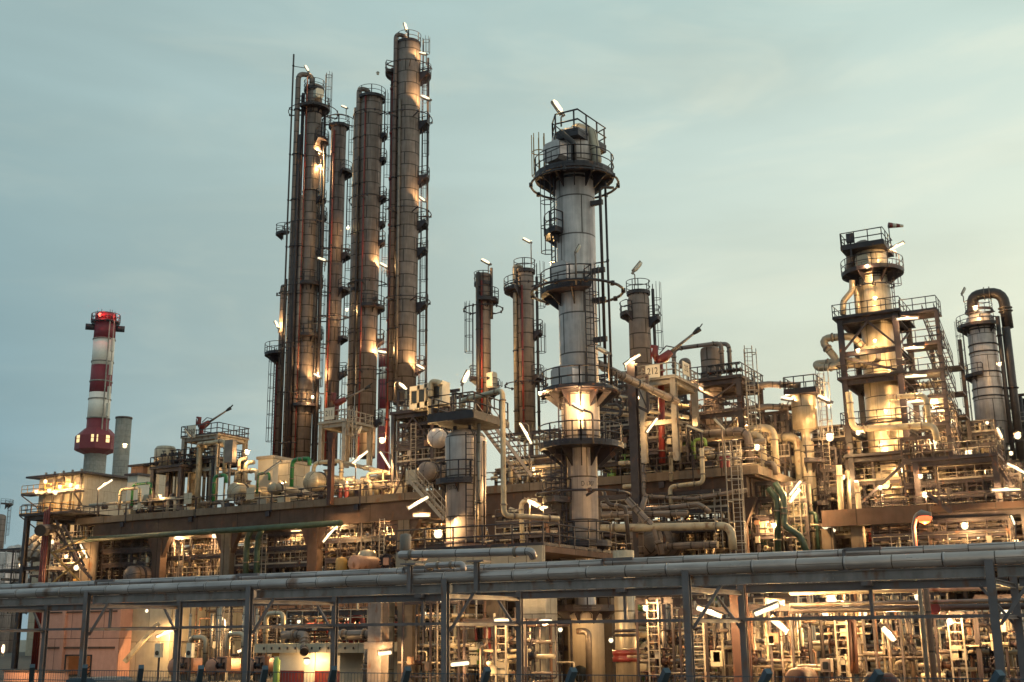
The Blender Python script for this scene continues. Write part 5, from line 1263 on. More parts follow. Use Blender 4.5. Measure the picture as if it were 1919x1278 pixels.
# loops of fat pipe reaching out of the frame
yl = YR + 1.5
pipe_thing('fat pipe loop jutting from the framed tower, upper one', [at(1640, 676, yl + 1), at(1598, 630, yl), at(1535, 634, yl), at(1566, 672, yl), at(1566, 690, yl)], .31, M['steelw'], 16, bend=1.0)
pipe_thing('fat pipe loop jutting from the framed tower, lower one', [at(1640, 690, yl + 1), at(1600, 676, yl), at(1528, 682, yl), at(1534, 690, yl - .4), at(1610, 682, yl - 1.0)], .3, M['steelw'], 16, bend=.8)
pipe_thing('bent pipe dropping past the upper floor of the framed tower', [at(1597, 525, yl), at(1597, 545, yl), at(1580, 565, yl), at(1580, 590, yl)], .25, M['steelw'], 14, bend=.7)
yq = YR - 1.6
pipe_thing('long pale pipe crossing the front of the framed tower then dropping at its end', [at(1590, 735, yq), at(1598, 805, yq), at(1750, 796, yq), at(1757, 826, yq)], .24, M['cream'], 14, bend=.7)
pipe_thing('pale pipe crossing the framed tower just under its stair lamps', [at(1662, 745, yq), at(1735, 740, yq), at(1742, 800, yq)], .2, M['cream'], 14, bend=.6)
for k, (px, q) in enumerate(((1745, 722), (1768, 742))):
    pipe_thing(('open-ended fat pipe poking out beside the stairs, shorter one', 'open-ended fat pipe poking out beside the stairs, longer one')[k], [at(px - 40 + 10 * k, q + 20, YR + 8), at(px - 38 + 10 * k, q + 2, YR + 8), at(px + 20, q - 3, YR + 8)], .3, M['steelw'], 14)
# column at far right
C10, J10 = column('distillation_column', 'grey banded column with thick dark pipe hooped over its crown', 'distillation column', 1848, 700, 126,
    [(835, 58), (740, 55), (690, 51), (610, 50), (600, 50)], M['steel'], dome=.55, n=36,
    platforms=[(613, 84, -150, 40), (592, 60, 0, 1), (705, 78, -130, -10), (583, 48, 0, 360)], ladders=[(-80, 800, 620)], skirts=(745, 730, 700, 662, 648, 620, 615),
    risers=[(78, .9, .42, 870, 620, M['dpipe']), (62, .4, .22, 870, 600, M['dpipe'])])
J = J10; x_ = J['x']; zt_ = J['zz'](552); d = J['dirn'](88)
pipe_thing('thick dark pipe hooped over the far grey banded column', [Vector((x_ - .6, 126, J['zz'](590))), Vector((x_ - .6, 126, zt_)), Vector((x_, 126, 0)) + d * (J['rad'](20) + .9) + UP * zt_, Vector((x_, 126, 0)) + d * (J['rad'](20) + 1.0) + UP * (J['zz'](620))], .55, M['dpipe'], 16, bend=1.4)
for k, (px, q) in enumerate(((1806, 545), (1805, 687), (1822, 815))):
    lamp(px, q, 124, 'flood', ('unlit lamp arm above the far grey banded column', 'unlit lamp arm halfway up the far grey banded column', 'unlit lamp arm low on the far grey banded column')[k], ang=(60, -45, 60)[k], size=.9, lit=False, pole=(-2, 22))

# right hand process area: walkways and masses of lit piping ------------------------------
def pxclut(label, pa, pb, qb, qt, y, dy, seed, **k):
    a, b = at(pa, qb, y), at(pb, qb, y); z0 = max(0, zpy((a.x + b.x) / 2, y, qb)); z1 = zpy((a.x + b.x) / 2, y, qt)
    return clutter(label, a.x, b.x, y, y + dy, z0, z1, seed, **k)
LIT = ['cream', 'galv', 'steelw', 'pclad', 'dpipe', 'steelw', 'frame', 'dpipe', 'clad', 'dark']
t, x0, x1, z_ = tower('walkway', 'dark railed steel walkway running out from the foot of the framed tower', 1716, 1865, 1040, 866, YR - 2, 3, M['frame'], w=.4, lv=(960,), solidrail=M['dark'])
t = thing('steel_stair', 'steel stair coming down from the dark walkway towards the frame edge', 'stair', at(1900, 930, YR - 1)); stair(t, at(1905, 925, YR - 1), at(1862, 862, YR - 1), 1.1, M['frame'])
t, x0, x1, z_ = tower('walkway', 'lower dark railed walkway over the concrete slab near the sodium lamp', 1640, 1919, 1060, 968, YR - 4, 3, M['frame'], w=.35, solidrail=M['dark'])
t = thing('steel_stair', 'short shadowy stair descending to the lower walkway', 'stair', at(1780, 965, YR - 4.5)); stair(t, at(1785, 962, YR - 4.6), at(1740, 925, YR - 4.6), .9, M['frame'])
pxclut('bright tangle of pipes right behind the stair flights of the framed tower', 1740, 1800, 860, 760, YR + 9, 6, 51, n=76, rmax=.2, mats=LIT, levels=3)
pxclut('stepped pipe stacks between the framed tower and the far banded column', 1790, 1870, 860, 790, YR + 12, 6, 52, n=70, rmax=.2, mats=LIT, levels=2)
pxclut('lit pipework on the walkway level below the far banded column', 1740, 1919, 955, 870, YR + 1, 7, 53, n=90, rmax=.2, mats=LIT, levels=2, drums=2, valves=12)
pxclut('pipework at the frame edge beyond the far banded column', 1890, 1960, 900, 740, 130, 6, 54, n=26, rmax=.4, mats=['dpipe', 'frame', 'galv'], levels=2)
pxclut('lit pipes filling the lower floors inside the framed tower', 1600, 1700, 1030, 862, YR + .8, 5, 55, n=70, rmax=.18, mats=LIT, levels=3)
pxclut('pipework between the hopper vessel leg and the framed tower, upper', 1520, 1590, 900, 800, YR + 2, 8, 56, n=74, rmax=.2, mats=LIT, levels=3)
pxclut('pipework between the hopper vessel leg and the framed tower, lower', 1525, 1600, 1040, 905, YR + 2, 8, 57, n=70, rmax=.2, mats=LIT, levels=3)
pipe_thing('tall fat white pipe rising beside the hopper leg', [at(1578, 990, YR - 3.2), at(1572, 872, YR - 3.2)], .22, M['cream'], 14)
pipe_thing('slimmer white pipe rising just behind the tall fat white pipe', [at(1594, 990, YR - 2.6), at(1588, 882, YR - 2.6)], .17, M['cream'], 14)
pipe_thing('fat white U pipe linking at the foot beside the hopper leg', [at(1555, 990, YR - 3.5), at(1614, 990, YR - 3.5), at(1605, 905, YR - 3.5)], .2, M['cream'], 14, bend=.8)
pipe_thing('big curved duct pipe arching under the walkway', [at(1700, 920, YR + 1), at(1810, 905, YR + 1), at(1838, 925, YR + 1), at(1838, 945, YR + 1)], .34, M['steelw'], 18, bend=2.0)
pipe_thing('thick vertical pipe passing behind the walkway posts', [at(1775, 1000, YR), at(1770, 868, YR)], .4, M['steelw'], 18)
# concrete slab and columns below the framed tower
xs0, xs1 = at(1540, 970, YR - 5).x, at(1745, 970, YR - 5).x; zs = zpy(xs0, YR - 5, 957)
t = thing('concrete_slab_building', 'concrete slab on stout piers under the framed tower', 'concrete structure', (xs0, YR - 5, 0))
m = MB(); m.box((xs0, YR - 5, zs - 1.2), (xs1, YR - 4.5, zs)); part(m, 'edge_beam', M['concd'], t)
m = MB(); m.box((xs0, YR - 4.49, zs - .5), (xs1 + 8, YR + 8, zs - .05)); part(m, 'slab', M['concd'], t)
for px in (1550, 1606, 1735):
    X = at(px, 1000, YR - 4.4).x
    for Y in (YR - 4.4, YR + 3): m = MB(); m.box((X - .42, Y, 0), (X + .42, Y + .8, zs - (1.21 if px < 1745 and Y < YR else .51))); part(m, 'pier', M['conc'], t)

# ================================================================ under the deck, upper storey
zU0, zU1 = ZM, zD - 2.4
def lay(label, pa, pb, z0, z1, y, dy, seed, **k):
    a, b = at(pa, 1000, y), at(pb, 1000, y); return clutter(label, a.x, b.x, y, y + dy, z0, z1, seed, **k)
U = [(180, 290, 'dim pipework under the deck near the round lit column'), (300, 420, 'pipework with yellow light under the deck, second bay from the chimney end'),
     (436, 580, 'pipework behind the dark green drop pipes under the deck'), (598, 750, 'dense valves and pipes under the deck behind the pink round manhole'),
     (770, 925, 'pipework under the deck behind the walled platform'), (945, 1110, 'bright pale pipework under the deck behind the tower marked 1707'),
     (1130, 1375, 'long horizontal pipe runs under the deck towards its corner')]
for k, (pa, pb, lab) in enumerate(U):
    lay(lab, pa, pb, zU0, zU1, YD + 1.6, 5.0, 60 + k, n=80, rmax=.15, levels=2, drums=2, valves=12, mats=LIT if k > 3 else PIPEMATS)
    lay(lab.replace('pipework', 'deeper pipework', 1) if 'pipework' in lab else 'deeper ' + lab, pa - 8, pb + 10, zU0, zU1 - .6, YD + 8.0, 5.0, 80 + k, n=50, rmax=.2, levels=2, drums=1, valves=2, rail=False)
# lower storey
Lo = [(290, 420, 'ground floor pipework behind the round exchanger heads'), (436, 580, 'ground floor pipework above the white pump house'),
      (598, 750, 'dark ground floor pipework with hoses by the grey pillar'), (770, 925, 'lit ground floor pipework behind the cream pillars'),
      (945, 1060, 'ground floor pipes and valves beside the foot of the tower marked 1707'), (1130, 1260, 'golden lit ground floor pipework behind the red banded vessel'),
      (1265, 1375, 'golden lit ground floor pipework under the two long lamps'), (1400, 1500, 'dim ground floor pipework past the rusty pillar')]
for k, (pa, pb, lab) in enumerate(Lo):
    y0 = YD + 1.6 if k < 5 else YD - 9
    lay(lab, pa, pb, 0, (ZM - 1.1) if k < 5 else ZM, y0, 5.0, 100 + k, n=70, rmax=.16, levels=2, drums=2, valves=12, mats=LIT if k > 2 else PIPEMATS)
pxclut('pipework at ground level behind the sodium lamp post', 1500, 1640, 1250, 1075, YR - 10, 6, 121, n=80, rmax=.15, mats=LIT, levels=2, valves=12, drums=2)
pxclut('brightly lit pump skids and pipes beside the tall rack posts', 1640, 1760, 1250, 1110, YR - 10, 6, 122, n=80, rmax=.15, mats=['cream', 'steelw', 'galv', 'cream'], levels=1, valves=12, drums=2)
pxclut('brightest lit manifold of small pale pipes by the last rack posts', 1762, 1960, 1250, 1130, YR - 16, 6, 123, n=90, rmax=.13, mats=['cream', 'steelw', 'cream', 'galv'], levels=1, valves=14, drums=2)
pxclut('dark pipe racks under the concrete slab with the framed tower', 1620, 1960, 1110, 985, YR - 2, 7, 124, n=60, rmax=.3, mats=['dpipe', 'galv', 'frame', 'cream', 'red'], levels=2, valves=8, drums=2)
for k, q in enumerate((1103, 1127, 1138)):
    y = 44 + k; z = zpy(at(1700, q, y).x, y, q + 2); m = MB(); m.cyl((at(1480, q, y).x, y, z), (at(1990, q, y).x, y, z), (.11, .08, .12)[k], 10); solo(m, 'pipe', M[('cream', 'galv', 'dpipe')[k]], ('long thin pale pipe just below the rack beams', 'long thin grey pipe second below the rack beams', 'long dark pipe third below the rack beams')[k], 'pipe')
# rear wall closing the view under the deck
m = MB(); m.box((xa + 26, YD + 17.5, 0), (12, YD + 18.0, zD - 3.5)); solo(m, 'concrete_wall', M['concd'], 'long dark wall far behind the pipework under the deck', 'wall')

# mid distance pipes in front of the deck, right of the tower marked 1707
yy = YD - 6
for k, (pts, r, mt, lab) in enumerate((
    (((1128, 990), (1370, 985), (1374, 1030)), .42, 'cream', 'fat pale pipe running to an elbow by the deck corner column'),
    (((1228, 1025), (1345, 1020)), .38, 'clad', 'fat pipe with pale round end just above the rack'),
    (((1128, 965), (1290, 962)), .35, 'clad', 'dull fat pipe above the pale elbow pipe'),
    (((1128, 948), (1220, 955), (1310, 945), (1330, 960)), .3, 'clad', 'curving dull pipe under the deck edge, uppermost of the fat ones'),
    (((1175, 935), (1228, 992), (1240, 1040)), .36, 'clad', 'steep slanting pipe crossing in front of the fat horizontal pipes'),
    (((1210, 930), (1200, 960), (1202, 1045)), .3, 'clad', 'grey vertical pipe with a kink beside the slanting pipe'),
    (((1130, 918), (1140, 945), (1172, 950), (1180, 1035)), .2, 'dpipe', 'dark pipe stepping down right beside the tower marked 1707'),
    (((955, 955), (1010, 975), (1060, 982)), .33, 'cream', 'fat pale pipe end pointing towards the tower marked 1707'),
    (((980, 1030), (976, 938), (1005, 938)), .24, 'cream', 'slim pale upright pipe with elbow and lamp'))):
    pipe_thing(lab, [at(px, py, yy + (k % 4) * .9 - (8 if k in (6, 8) else 0)) for px, py in pts], r * .66, M[mt], 14, bend=r * 2)
horiz_drum('large round drum head in shadow behind the slanting pipe', 1200, 1010, YD - 4, 32, 6, M['clad'], legs=False)
# dark round-ended drums near the green drop pipes
horiz_drum('dark drum lying above the rack near the round lit column', 238, 1078, YD - 2, 18, 8, M['clad2'], legs=False)
c = at(662, 1055, YD - 6); m = MB(); m.lathe(c - Vector((0, 0, 0)), (0, 1, 0), [(.01, 0), (.55, .05), (.62, .12), (.62, 3), (.1, 3.2)], 24); solo(m, 'manhole_vessel', M['pinkish'], 'pink lit round manhole lid facing the road above the rack', 'manhole')
c = at(724, 1052, YD - 6); t = thing('flanged_cover', 'dark toothed round flange with pink square plate above the rack', 'flange', c)
m = MB(); m.lathe(c, (0, 1, 0), [(.01, 0), (.5, 0), (.5, .5), (.01, .5)], 20)
for k in range(16): a = k / 16 * 6.283; m.box((c.x + .55 * math.cos(a) - .06, c.y - .1, c.z + .55 * math.sin(a) - .06), (c.x + .55 * math.cos(a) + .06, c.y + .3, c.z + .55 * math.sin(a) + .06))
part(m, 'disc', M['dark'], t); m = MB(); m.box((c.x - .25, c.y - .08, c.z - .28), (c.x + .25, c.y - .02, c.z + .28)); part(m, 'plate', M['pinkish'], t)
for k, (px, q, rp) in enumerate(((688, 1040, 18), (640, 1050, 11))):
    c = at(px, q, YD - 3); r = pm(rp, c); m = MB(); m.lathe((c.x, c.y, c.z - 3), (0, 0, 1), [(r, 0), (r, 3), (r * .8, 3 + r * .4), (.01, 3 + r * .6)], 24); solo(m, 'upright_vessel', M['steelw'] if k == 0 else M['yellow'], ('round topped steel vessel above the rack beside the pink lid', 'small yellowish domed vessel above the rack beside the steel one')[k], 'vessel')
# ================================================================ left end
YL = YD - 2
x0, x1 = at(50, 990, YL).x, at(92, 990, YL).x; zt_ = zpy(x0, YL, 968)
t = thing('steel_portal', 'grey steel portal with railed top and red pipes at the end of the deck', 'steel frame', (x0, YL, 0))
steel_bay(t, x0, x1, YL, YL + 5, 0, [zt_, zpy(x0, YL, 1062)], 2, 2, M['frame'], .45, rails=(zt_,), top=zt_ - .02)
m = MB(); m.box((x0 - .5, YL - .5, zt_ - .0), (at(140, 970, YL).x, YL + 5, zt_ + .1)); part(m, 'floor_grating', M['dark'], t)
for k in range(5):
    xx = at(100 + 11 * k, 1000, YL).x; m = MB(); m.beam((xx, YL, zt_ - 1.5 - k * .8), (xx + 3.4, YL, zt_ - 4.0 - k * .8), .12, .12); part(m, 'brace', M['frame'], t)
for k, px in enumerate((81, 85, 89)):
    X = at(px, 1000, YL - .5).x; m = MB(); m.cyl((X, YL - .5, 0), (X, YL - .5, zpy(X, YL, 958 - 4 * k)), .11, 8); solo(m, 'riser_pipe', M['red'], 'slim red fire water pipe climbing the grey portal', 'riser pipe', 'red pipes on the grey portal')
t = thing('steel_truss', 'ochre lit braced steel truss beside the round lit column', 'steel frame', at(100, 1090, YL))
a, b = at(96, 1035, YL - .5), at(162, 1033, YL - .5)
for (pa, qa, pb_, qb) in ((96, 1035, 162, 1030), (96, 1035, 150, 1090), (162, 1008, 100, 1035), (96, 1095, 160, 1040), (120, 985, 158, 1060), (105, 975, 140, 1050)):
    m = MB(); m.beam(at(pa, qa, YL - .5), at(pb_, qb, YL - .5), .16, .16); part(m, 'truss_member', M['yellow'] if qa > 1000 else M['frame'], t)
c = at(172, 1000, YD - .2); m = MB(); m.cyl((c.x, YD - .3, 0), (c.x, YD - .3, zD - 2.3), .8, 24); solo(m, 'round_column', M['conc'], 'round ochre lit concrete column at the end of the deck', 'column')
m = MB(); X = at(113, 1000, YL).x; m.cyl(at(75, 994, YL - 3), at(100, 992, YL + 1), .55, 14); solo(m, 'duct_end', M['clad2'], 'dark round duct end poking through the grey portal', 'duct')
for k, (pa, pb, qa, qb, lab, sd) in enumerate(((98, 168, 1100, 975, 'steel stairs and thin pipes tangled beside the grey portal', 201), (185, 300, 1110, 1030, 'dim equipment seen under the deck next to the round lit column', 202))):
    pxclut(lab, pa, pb, qa, qb, YL + 4, 6, sd, n=34, rmax=.22, levels=2, mats=['frame', 'dpipe', 'galv', 'yellow', 'clad'])
pipe_thing('huge round duct lying far behind under the deck near the chimney end', [at(180, 1030, 112), at(290, 1026, 112)], 1.5, M['clad'], 24)
# far plant at the picture edge
Y9 = 190
c = at(2, 985, Y9); column('far_column', 'distant small column with caged ladder at the frame edge', 'column', -4, 1000, Y9, [(1100, 24), (968, 24)], M['clad'], dome=.4, n=20, ladders=[(75, 1020, 950)], platforms=[(945, 44, 0, 140)])
for k, (px, q, w) in enumerate(((5, 1030, 40), (22, 1022, 20), (34, 1020, 24))):
    P = at(px, q, 150 + 3 * k); r = pm(w / 2, P); m = MB(); m.lathe((P.x, P.y, 0), (0, 0, 1), [(r, 0), (r, P.z - 1), (r * .7, P.z - .3), (.01, P.z)], 20); solo(m, 'far_vessel', M['steel'], ('domed grey vessel at the frame edge', 'slim domed vessel second from the frame edge', 'domed grey vessel third from the frame edge')[k], 'vessel')
pxclut('distant grey pipework low at the frame edge', -30, 60, 1150, 1028, 140, 10, 211, n=40, rmax=.6, mats=['galv', 'clad', 'steel', 'dpipe'], levels=2)
pxclut('distant pipework between the portal posts', 55, 170, 1110, 1010, 125, 10, 212, n=40, rmax=.4, mats=['galv', 'clad', 'frame', 'dpipe'], levels=2)
for k in range(5):
    P = at(48 + 14 * k, 1020 + 4 * k, 120); P2 = at(78 + 14 * k, 998 + 2 * k, 128)
    pipe_thing(('first', 'second', 'third', 'fourth', 'fifth')[k] + ' fat grey duct slanting behind the grey portal, counted from the frame edge', [at(40 + 12 * k, 1048, 118), P, P2], .5, M['galv'], 12, bend=1.5)

# ================================================================ ground floor, front row
YW = 66
def facade(name, label, cat, pxa, pxb, qt, y, dy, matl, z0=0):
    x0, x1 = at(pxa, qt, y).x, at(pxb, qt, y).x; z1 = zpy((x0 + x1) / 2, y, qt)
    t = thing(name, label, cat, ((x0 + x1) / 2, y, z0)); return t, x0, x1, z1
t, x0, x1, z1 = facade('panelled_building', 'panelled building painted with pink lamp light behind the first rack posts with a lit doorway', 'building', 82, 232, 1128, YW, 8, M['pinklight'])
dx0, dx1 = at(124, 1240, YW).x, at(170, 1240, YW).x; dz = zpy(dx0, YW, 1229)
m = MB(); m.box((x0, YW, dz), (x1, YW + .25, z1)); m.box((x0, YW, 0), (dx0, YW + .25, dz - .001)); m.box((dx1, YW, 0), (x1, YW + .25, dz - .001)); part(m, 'wall', M['pinklight'], t)
m = MB(); m.box((x1 - .25, YW + .251, 0), (x1, YW + 8, z1)); m.box((x0, YW + .251, 0), (x0 + .25, YW + 8, z1)); part(m, 'side_wall', M['pinklight'], t)
m = MB(); m.box((x0 - .2, YW - .1, z1 + .002), (x1 + .2, YW + 8, z1 + .25)); part(m, 'roof', M['concd'], t)
m = MB(); m.box((dx0 - 1, YW + 3.5, 0.03), (dx1 + 1.5, YW + 3.6, dz + .5)); part(m, 'lit_interior', M['winlity'], t)
m = MB(); m.box((dx0 - .12, YW - .06, 0), (dx0, YW - .005, dz + .1)); m.box((dx1, YW - .06, 0), (dx1 + .12, YW - .005, dz + .1)); m.box((dx0 + .001, YW - .06, dz), (dx1 - .001, YW - .005, dz + .1)); part(m, 'door_frame', M['black'], t)
for px in (80, 118, 222):
    X = at(px, 1200, YW - .1).x; m = MB(); m.box((X - .18, YW - .22, 0), (X + .18, YW - .012, z1 - .02)); part(m, 'wall_pilaster', M['pinklight'], t)
z = zpy(x0, YW, 1216); m = MB(); m.box((x0 + .01, YW - .11, z), (x1 - .01, YW - .013, z + .16)); m.box((x0 + .01, YW - .11, zpy(x0, YW, 1150)), (x1 - .01, YW - .013, zpy(x0, YW, 1150) + .12)); part(m, 'wall_rail', M['concd'], t)
m = MB(); m.beam((dx0 - .5, YW + 2.5, 0), (dx1 + .6, YW + 2.5, 2.0), .05, .05); m.beam((dx0 - .5, YW + 2.5, .5), (dx1 + .6, YW + 2.5, 2.5), .05, .05); part(m, 'inner_stair', M['black'], t)
t, x0b, x1b, z1b = facade('cream_building', 'cream panelled wall with a slanting beam next to the building with the lit doorway', 'building', 233, 322, 1120, YW + 1, 8, M['panel'])
m = MB(); m.box((x0b + .02, YW + 1, 0), (x1b, YW + 9, z1b)); part(m, 'wall', M['panel'], t)
m = MB(); m.beam(at(234, 1240, YW - 1.0), at(297, 1168, YW + .2), .5, .3); part(m, 'slanting_beam', M['cream'], t)
t = thing('low_barrier', 'low barrier wall painted with pink lamp light by the building with lit doorway', 'wall', at(50, 1262, 58)); m = MB(); X0, X1 = at(8, 1262, 58).x, at(122, 1262, 58).x; zb = zpy(X0, 58, 1258)
m.box((X0, 58, 0), (X1, 58.3, zb)); part(m, 'panel', M['pinklight'], t); m = MB(); m.box((X0 - .1, 57.9, zb + .002), (X1 + .1, 58.4, zb + .1)); part(m, 'coping', M['concd'], t)
c = at(152, 1268, 28)
t = thing('parked_van', 'small dark blue service van with red tail lamps parked by the fence', 'van', (c.x, 28, 0))
m = MB(); pr = [(-.88, .3), (.88, .3), (.9, 1.0), (.8, 1.1), (.7, 1.72), (.5, 1.8), (-.5, 1.8), (-.7, 1.72), (-.8, 1.1), (-.9, 1.0)]
for yy_ in (28.0, 29.6):
    for a, b in pr: m.v.append((c.x + a, yy_, b))
m.face(list(range(10)), [(0, 0)] * 10); m.face(list(range(10, 20))[::-1], [(0, 0)] * 10)
for i in range(10): j = (i + 1) % 10; m.face([i, 10 + i, 10 + j, j], [(0, 0)] * 4)
part(m, 'body', M['blue'], t)
m = MB(); m.box((c.x - .62, 27.96, 1.15), (c.x + .62, 27.995, 1.62)); part(m, 'rear_window', M['glass'], t)
for a in (-.78, .78): m = MB(); m.box((c.x + a - .09, 27.94, .9), (c.x + a + .09, 27.995, 1.5)); part(m, 'tail_lamp', M['red'], t)
for a in (-.8, .66):
    for yy_ in (28.3, 29.2): m = MB(); m.cyl((c.x + a, yy_, .33), (c.x + a + .14, yy_, .33), .32, 16); part(m, 'wheel', M['black'], t)

# exchanger heads with pipes
YE = 62
for k, px in enumerate((322, 392, 462)):
    c = at(px, 1250, YE); r = pm(14.5, c)
    t = thing('exchanger_drum', ('round brown exchanger head partly behind a rack post, next to the cream wall', 'round brown exchanger head in the middle of the three', 'round brown exchanger head nearest the white pump house')[k], 'exchanger', (c.x, YE, 0), 'three exchangers in a row')
    m = MB(); m.lathe((c.x, YE, c.z), (0, 1, 0), [(.01, 0), (r * .35, .04), (r * .97, .12), (r, .18), (r, 5), (.01, 5.2)], 30); part(m, 'shell', M['pinkish'], t)
    m = MB()
    for q in (.2, .32): m.lathe((c.x, YE + q, c.z), (0, 1, 0), [(r, 0), (r * 1.1, 0), (r * 1.1, .08), (r, .08)], 30)
    part(m, 'flange', M['dark'], t)
    for q in (1.2, 4): m = MB(); m.box((c.x - r * .7, YE + q, 0), (c.x + r * .7, YE + q + .25, c.z - r * .7)); part(m, 'saddle', M['concg'], t)
    X = c.x + 1.2; m = MB(); zt_ = zpy(X, YE, (1195, 1188, 1150)[k]); m.pipe([(X, YE + .4, c.z + .2), (X, YE + .4, zt_), (X + 1.5, YE + .4, zt_), (X + 1.5, YE + .4, c.z)], .18, 14, .45); part(m, 'pipe_bend', M['steelw'], t)
    m = MB(); m.box((X - .45, YE - .1, c.z - .3), (X + .45, YE + .35, c.z + .7)); part(m, 'valve_block', M['pinkish'], t)
    valve(t, (X, YE - .15, c.z + .1), .12, (1, 0, 0), M['dark'])
    for q in range(4): m = MB(); xx = c.x + rnd.uniform(-1, 1.4); m.cyl((xx, YE + .6 + .2 * q, 0), (xx, YE + .6 + .2 * q, zpy(xx, YE, 1130 + 10 * q)), .1, 8); part(m, 'pipe_run', M['pclad'], t)
for k, px in enumerate((298, 357)):
    c = at(px, 1232, YE - 1); t = thing('instrument_post', ('pale instrument post with round dial beside the slanting beam', 'pale instrument post between two exchanger heads')[k], 'instrument', (c.x, YE - 1, 0))
    m = MB(); m.beam((c.x, YE - 1, 0), (c.x, YE - 1, c.z), .1, .1); part(m, 'post', M['frame'], t); m = MB(); m.box((c.x - .25, YE - 1.2, c.z), (c.x + .25, YE - .9, c.z + .95)); part(m, 'box', M['white'], t)
    m = MB(); m.cyl((c.x, YE - 1.25, c.z + .3), (c.x, YE - 1.2, c.z + .3), .16, 14); part(m, 'dial', M['black'], t)
# white pump house
YP = 60
t, x0, x1, z1 = facade('pump_house', 'white pump house with broad dull red stripe and flat pink roof edge', 'building', 487, 692, 1206, YP, 7, M['white'])
m = MB(); m.box((x0 + 1.2, YP, 0), (x1 - 2.2, YP + 7, z1 - .55)); part(m, 'wall', M['white'], t)
m = MB(); m.box((x0, YP - .5, z1 - .549), (x1, YP + 7.5, z1)); part(m, 'roof', M['panel'], t)
m = MB(); z = zpy(x0, YP, 1256); m.box((x0 + 1.2, YP - .012, z - .9), (x1 - 2.2, YP - .003, z)); part(m, 'red_stripe', M['red'], t)
m = MB(); dxx = at(580, 1260, YP).x; m.box((dxx - .4, YP - .06, 0), (dxx + .45, YP - .013, 2.05)); part(m, 'door', M['white'], t)
m = MB()
for k in range(12): X = x0 + .8 + k * (x1 - x0 - 1.6) / 11; m.box((X - .05, YP - .56, z1 - .35), (X + .05, YP - .501, z1 - .2))
part(m, 'roof_clip', M['dark'], t)
c = at(516, 1222, YP - .05); m = MB(); m.box((c.x - .3, YP - .03, c.z - .25), (c.x + .3, YP - .004, c.z + .25)); part(m, 'notice_plate', M['yellow'], t)
c = at(601, 1216, YP - .05); m = MB(); m.box((c.x + 1, YP - .03, c.z - .4), (c.x + 1.5, YP - .004, c.z - .05)); part(m, 'air_vent', M['dark'], t)
c = at(518, 1266, YP - 2); m = MB(); m.lathe((c.x, c.y, 0), (0, 0, 1), [(.2, 0), (.22, .1), (.22, 1.5), (.1, 1.7), (.01, 1.72)], 14); solo(m, 'gas_bottle', M['lgreen'], 'bright green gas bottle standing before the white pump house', 'gas bottle')
pipe_thing('brown pipe bending over the edge of the white pump house roof', [at(620, 1190, YP - 1), at(708, 1188, YP - 1), at(707, 1215, YP - 1), at(690, 1222, YP - 1), at(688, 1278, YP - 1)], .28, M['clad'], 14)
pipe_thing('pinkish pipe along the roof of the white pump house with an end elbow', [at(530, 1190, YP + 1), at(572, 1190, YP + 1), at(570, 1222, YP - .8)], .28, M['clad'], 14)
clutter('rows of small brown pipes and hoses on the roof of the white pump house', x0 + 1, x1, YP + 1.5, YP + 5, z1 + .01, zpy(x0, YP + 2, 1150), 221, n=46, rmax=.16, mats=['dpipe', 'clad', 'red', 'cork', 'dpipe'], levels=1, valves=10, drums=2)
# grey pillar and red standpipes
c = at(709, 1200, 47); m = MB(); m.ibeam((c.x, 47, 0), (c.x, 47, zpy(c.x, 47, 1112)), .75, .7, .06, up=(0, 1, 0)); m.box((c.x - .55, 46.6, zpy(c.x, 47, 1215)), (c.x + .55, 47.4, zpy(c.x, 47, 1215) + .3)); solo(m, 'steel_pillar', M['rackb'], 'massive grey steel pillar with dark strap just behind the rack', 'pillar')
c = at(1000, 1200, 49); m = MB(); m.box((c.x - .65, 49, 0), (c.x + .65, 50.2, zpy(c.x, 49, 1092))); solo(m, 'concrete_pillar', M['concg'], 'massive grey concrete pillar right behind the rack next to the tower marked 1707', 'pillar')
c = at(1388, 1190, 46); m = MB(); m.ibeam((c.x, 46, 0), (c.x, 46, zpy(c.x, 46, 1095)), .55, .6, .06, up=(0, 1, 0)); solo(m, 'steel_pillar', M['rusty'], 'rust red steel pillar under the long lamps', 'pillar')
c = at(1490, 1200, 60); m = MB(); m.box((c.x - .9, 60, 0), (c.x - .1, 61, zpy(c.x, 60, 1095))); solo(m, 'concrete_pillar', M['conc'], 'ochre lit concrete pillar beside the white caged ladder', 'pillar')
c = at(1512, 1200, 59); t = thing('caged_ladder', 'white caged ladder standing on the ground past the long lamps', 'ladder', (c.x, 59, 0)); m = MB(); ladder_mb(m, (c.x, 59, 0), zpy(c.x, 59, 1100), (0, -1, 0), .6); part(m, 'ladder', M['white'], t); m = MB(); cage_mb(m, (c.x, 59, .2), zpy(c.x, 59, 1105), (0, -1, 0), .55, .07); part(m, 'safety_cage', M['white'], t)
t = thing('red_frame_pipe', 'red pipe portal of two uprights joined by a bend behind the fence', 'pipe', at(1600, 1240, 48)); m = MB(); m.pipe([at(1525, 1158, 48), at(1600, 1158, 48), at(1605, 1262, 48)], .09, 10); part(m, 'pipe_run', M['rusty'], t); m = MB(); m.pipe([at(1592, 1160, 48), at(1597, 1262, 48)], .08, 10); part(m, 'pipe_run', M['rusty'], t)
c = at(1547, 1248, 46); t = thing('instrument_box', 'brown instrument housing with dark window on a stand', 'instrument', (c.x, 46, 0)); m = MB(); m.box((c.x - .2, 46, c.z - .22), (c.x + .2, 46.4, c.z + .26)); part(m, 'case', M['clad'], t); m = MB(); m.box((c.x - .1, 45.95, c.z - .12), (c.x + .1, 45.995, c.z + .15)); part(m, 'window', M['glass'], t); m = MB(); m.beam((c.x, 46.2, 0), (c.x, 46.2, c.z - .221), .12, .12); part(m, 'stand', M['dark'], t)
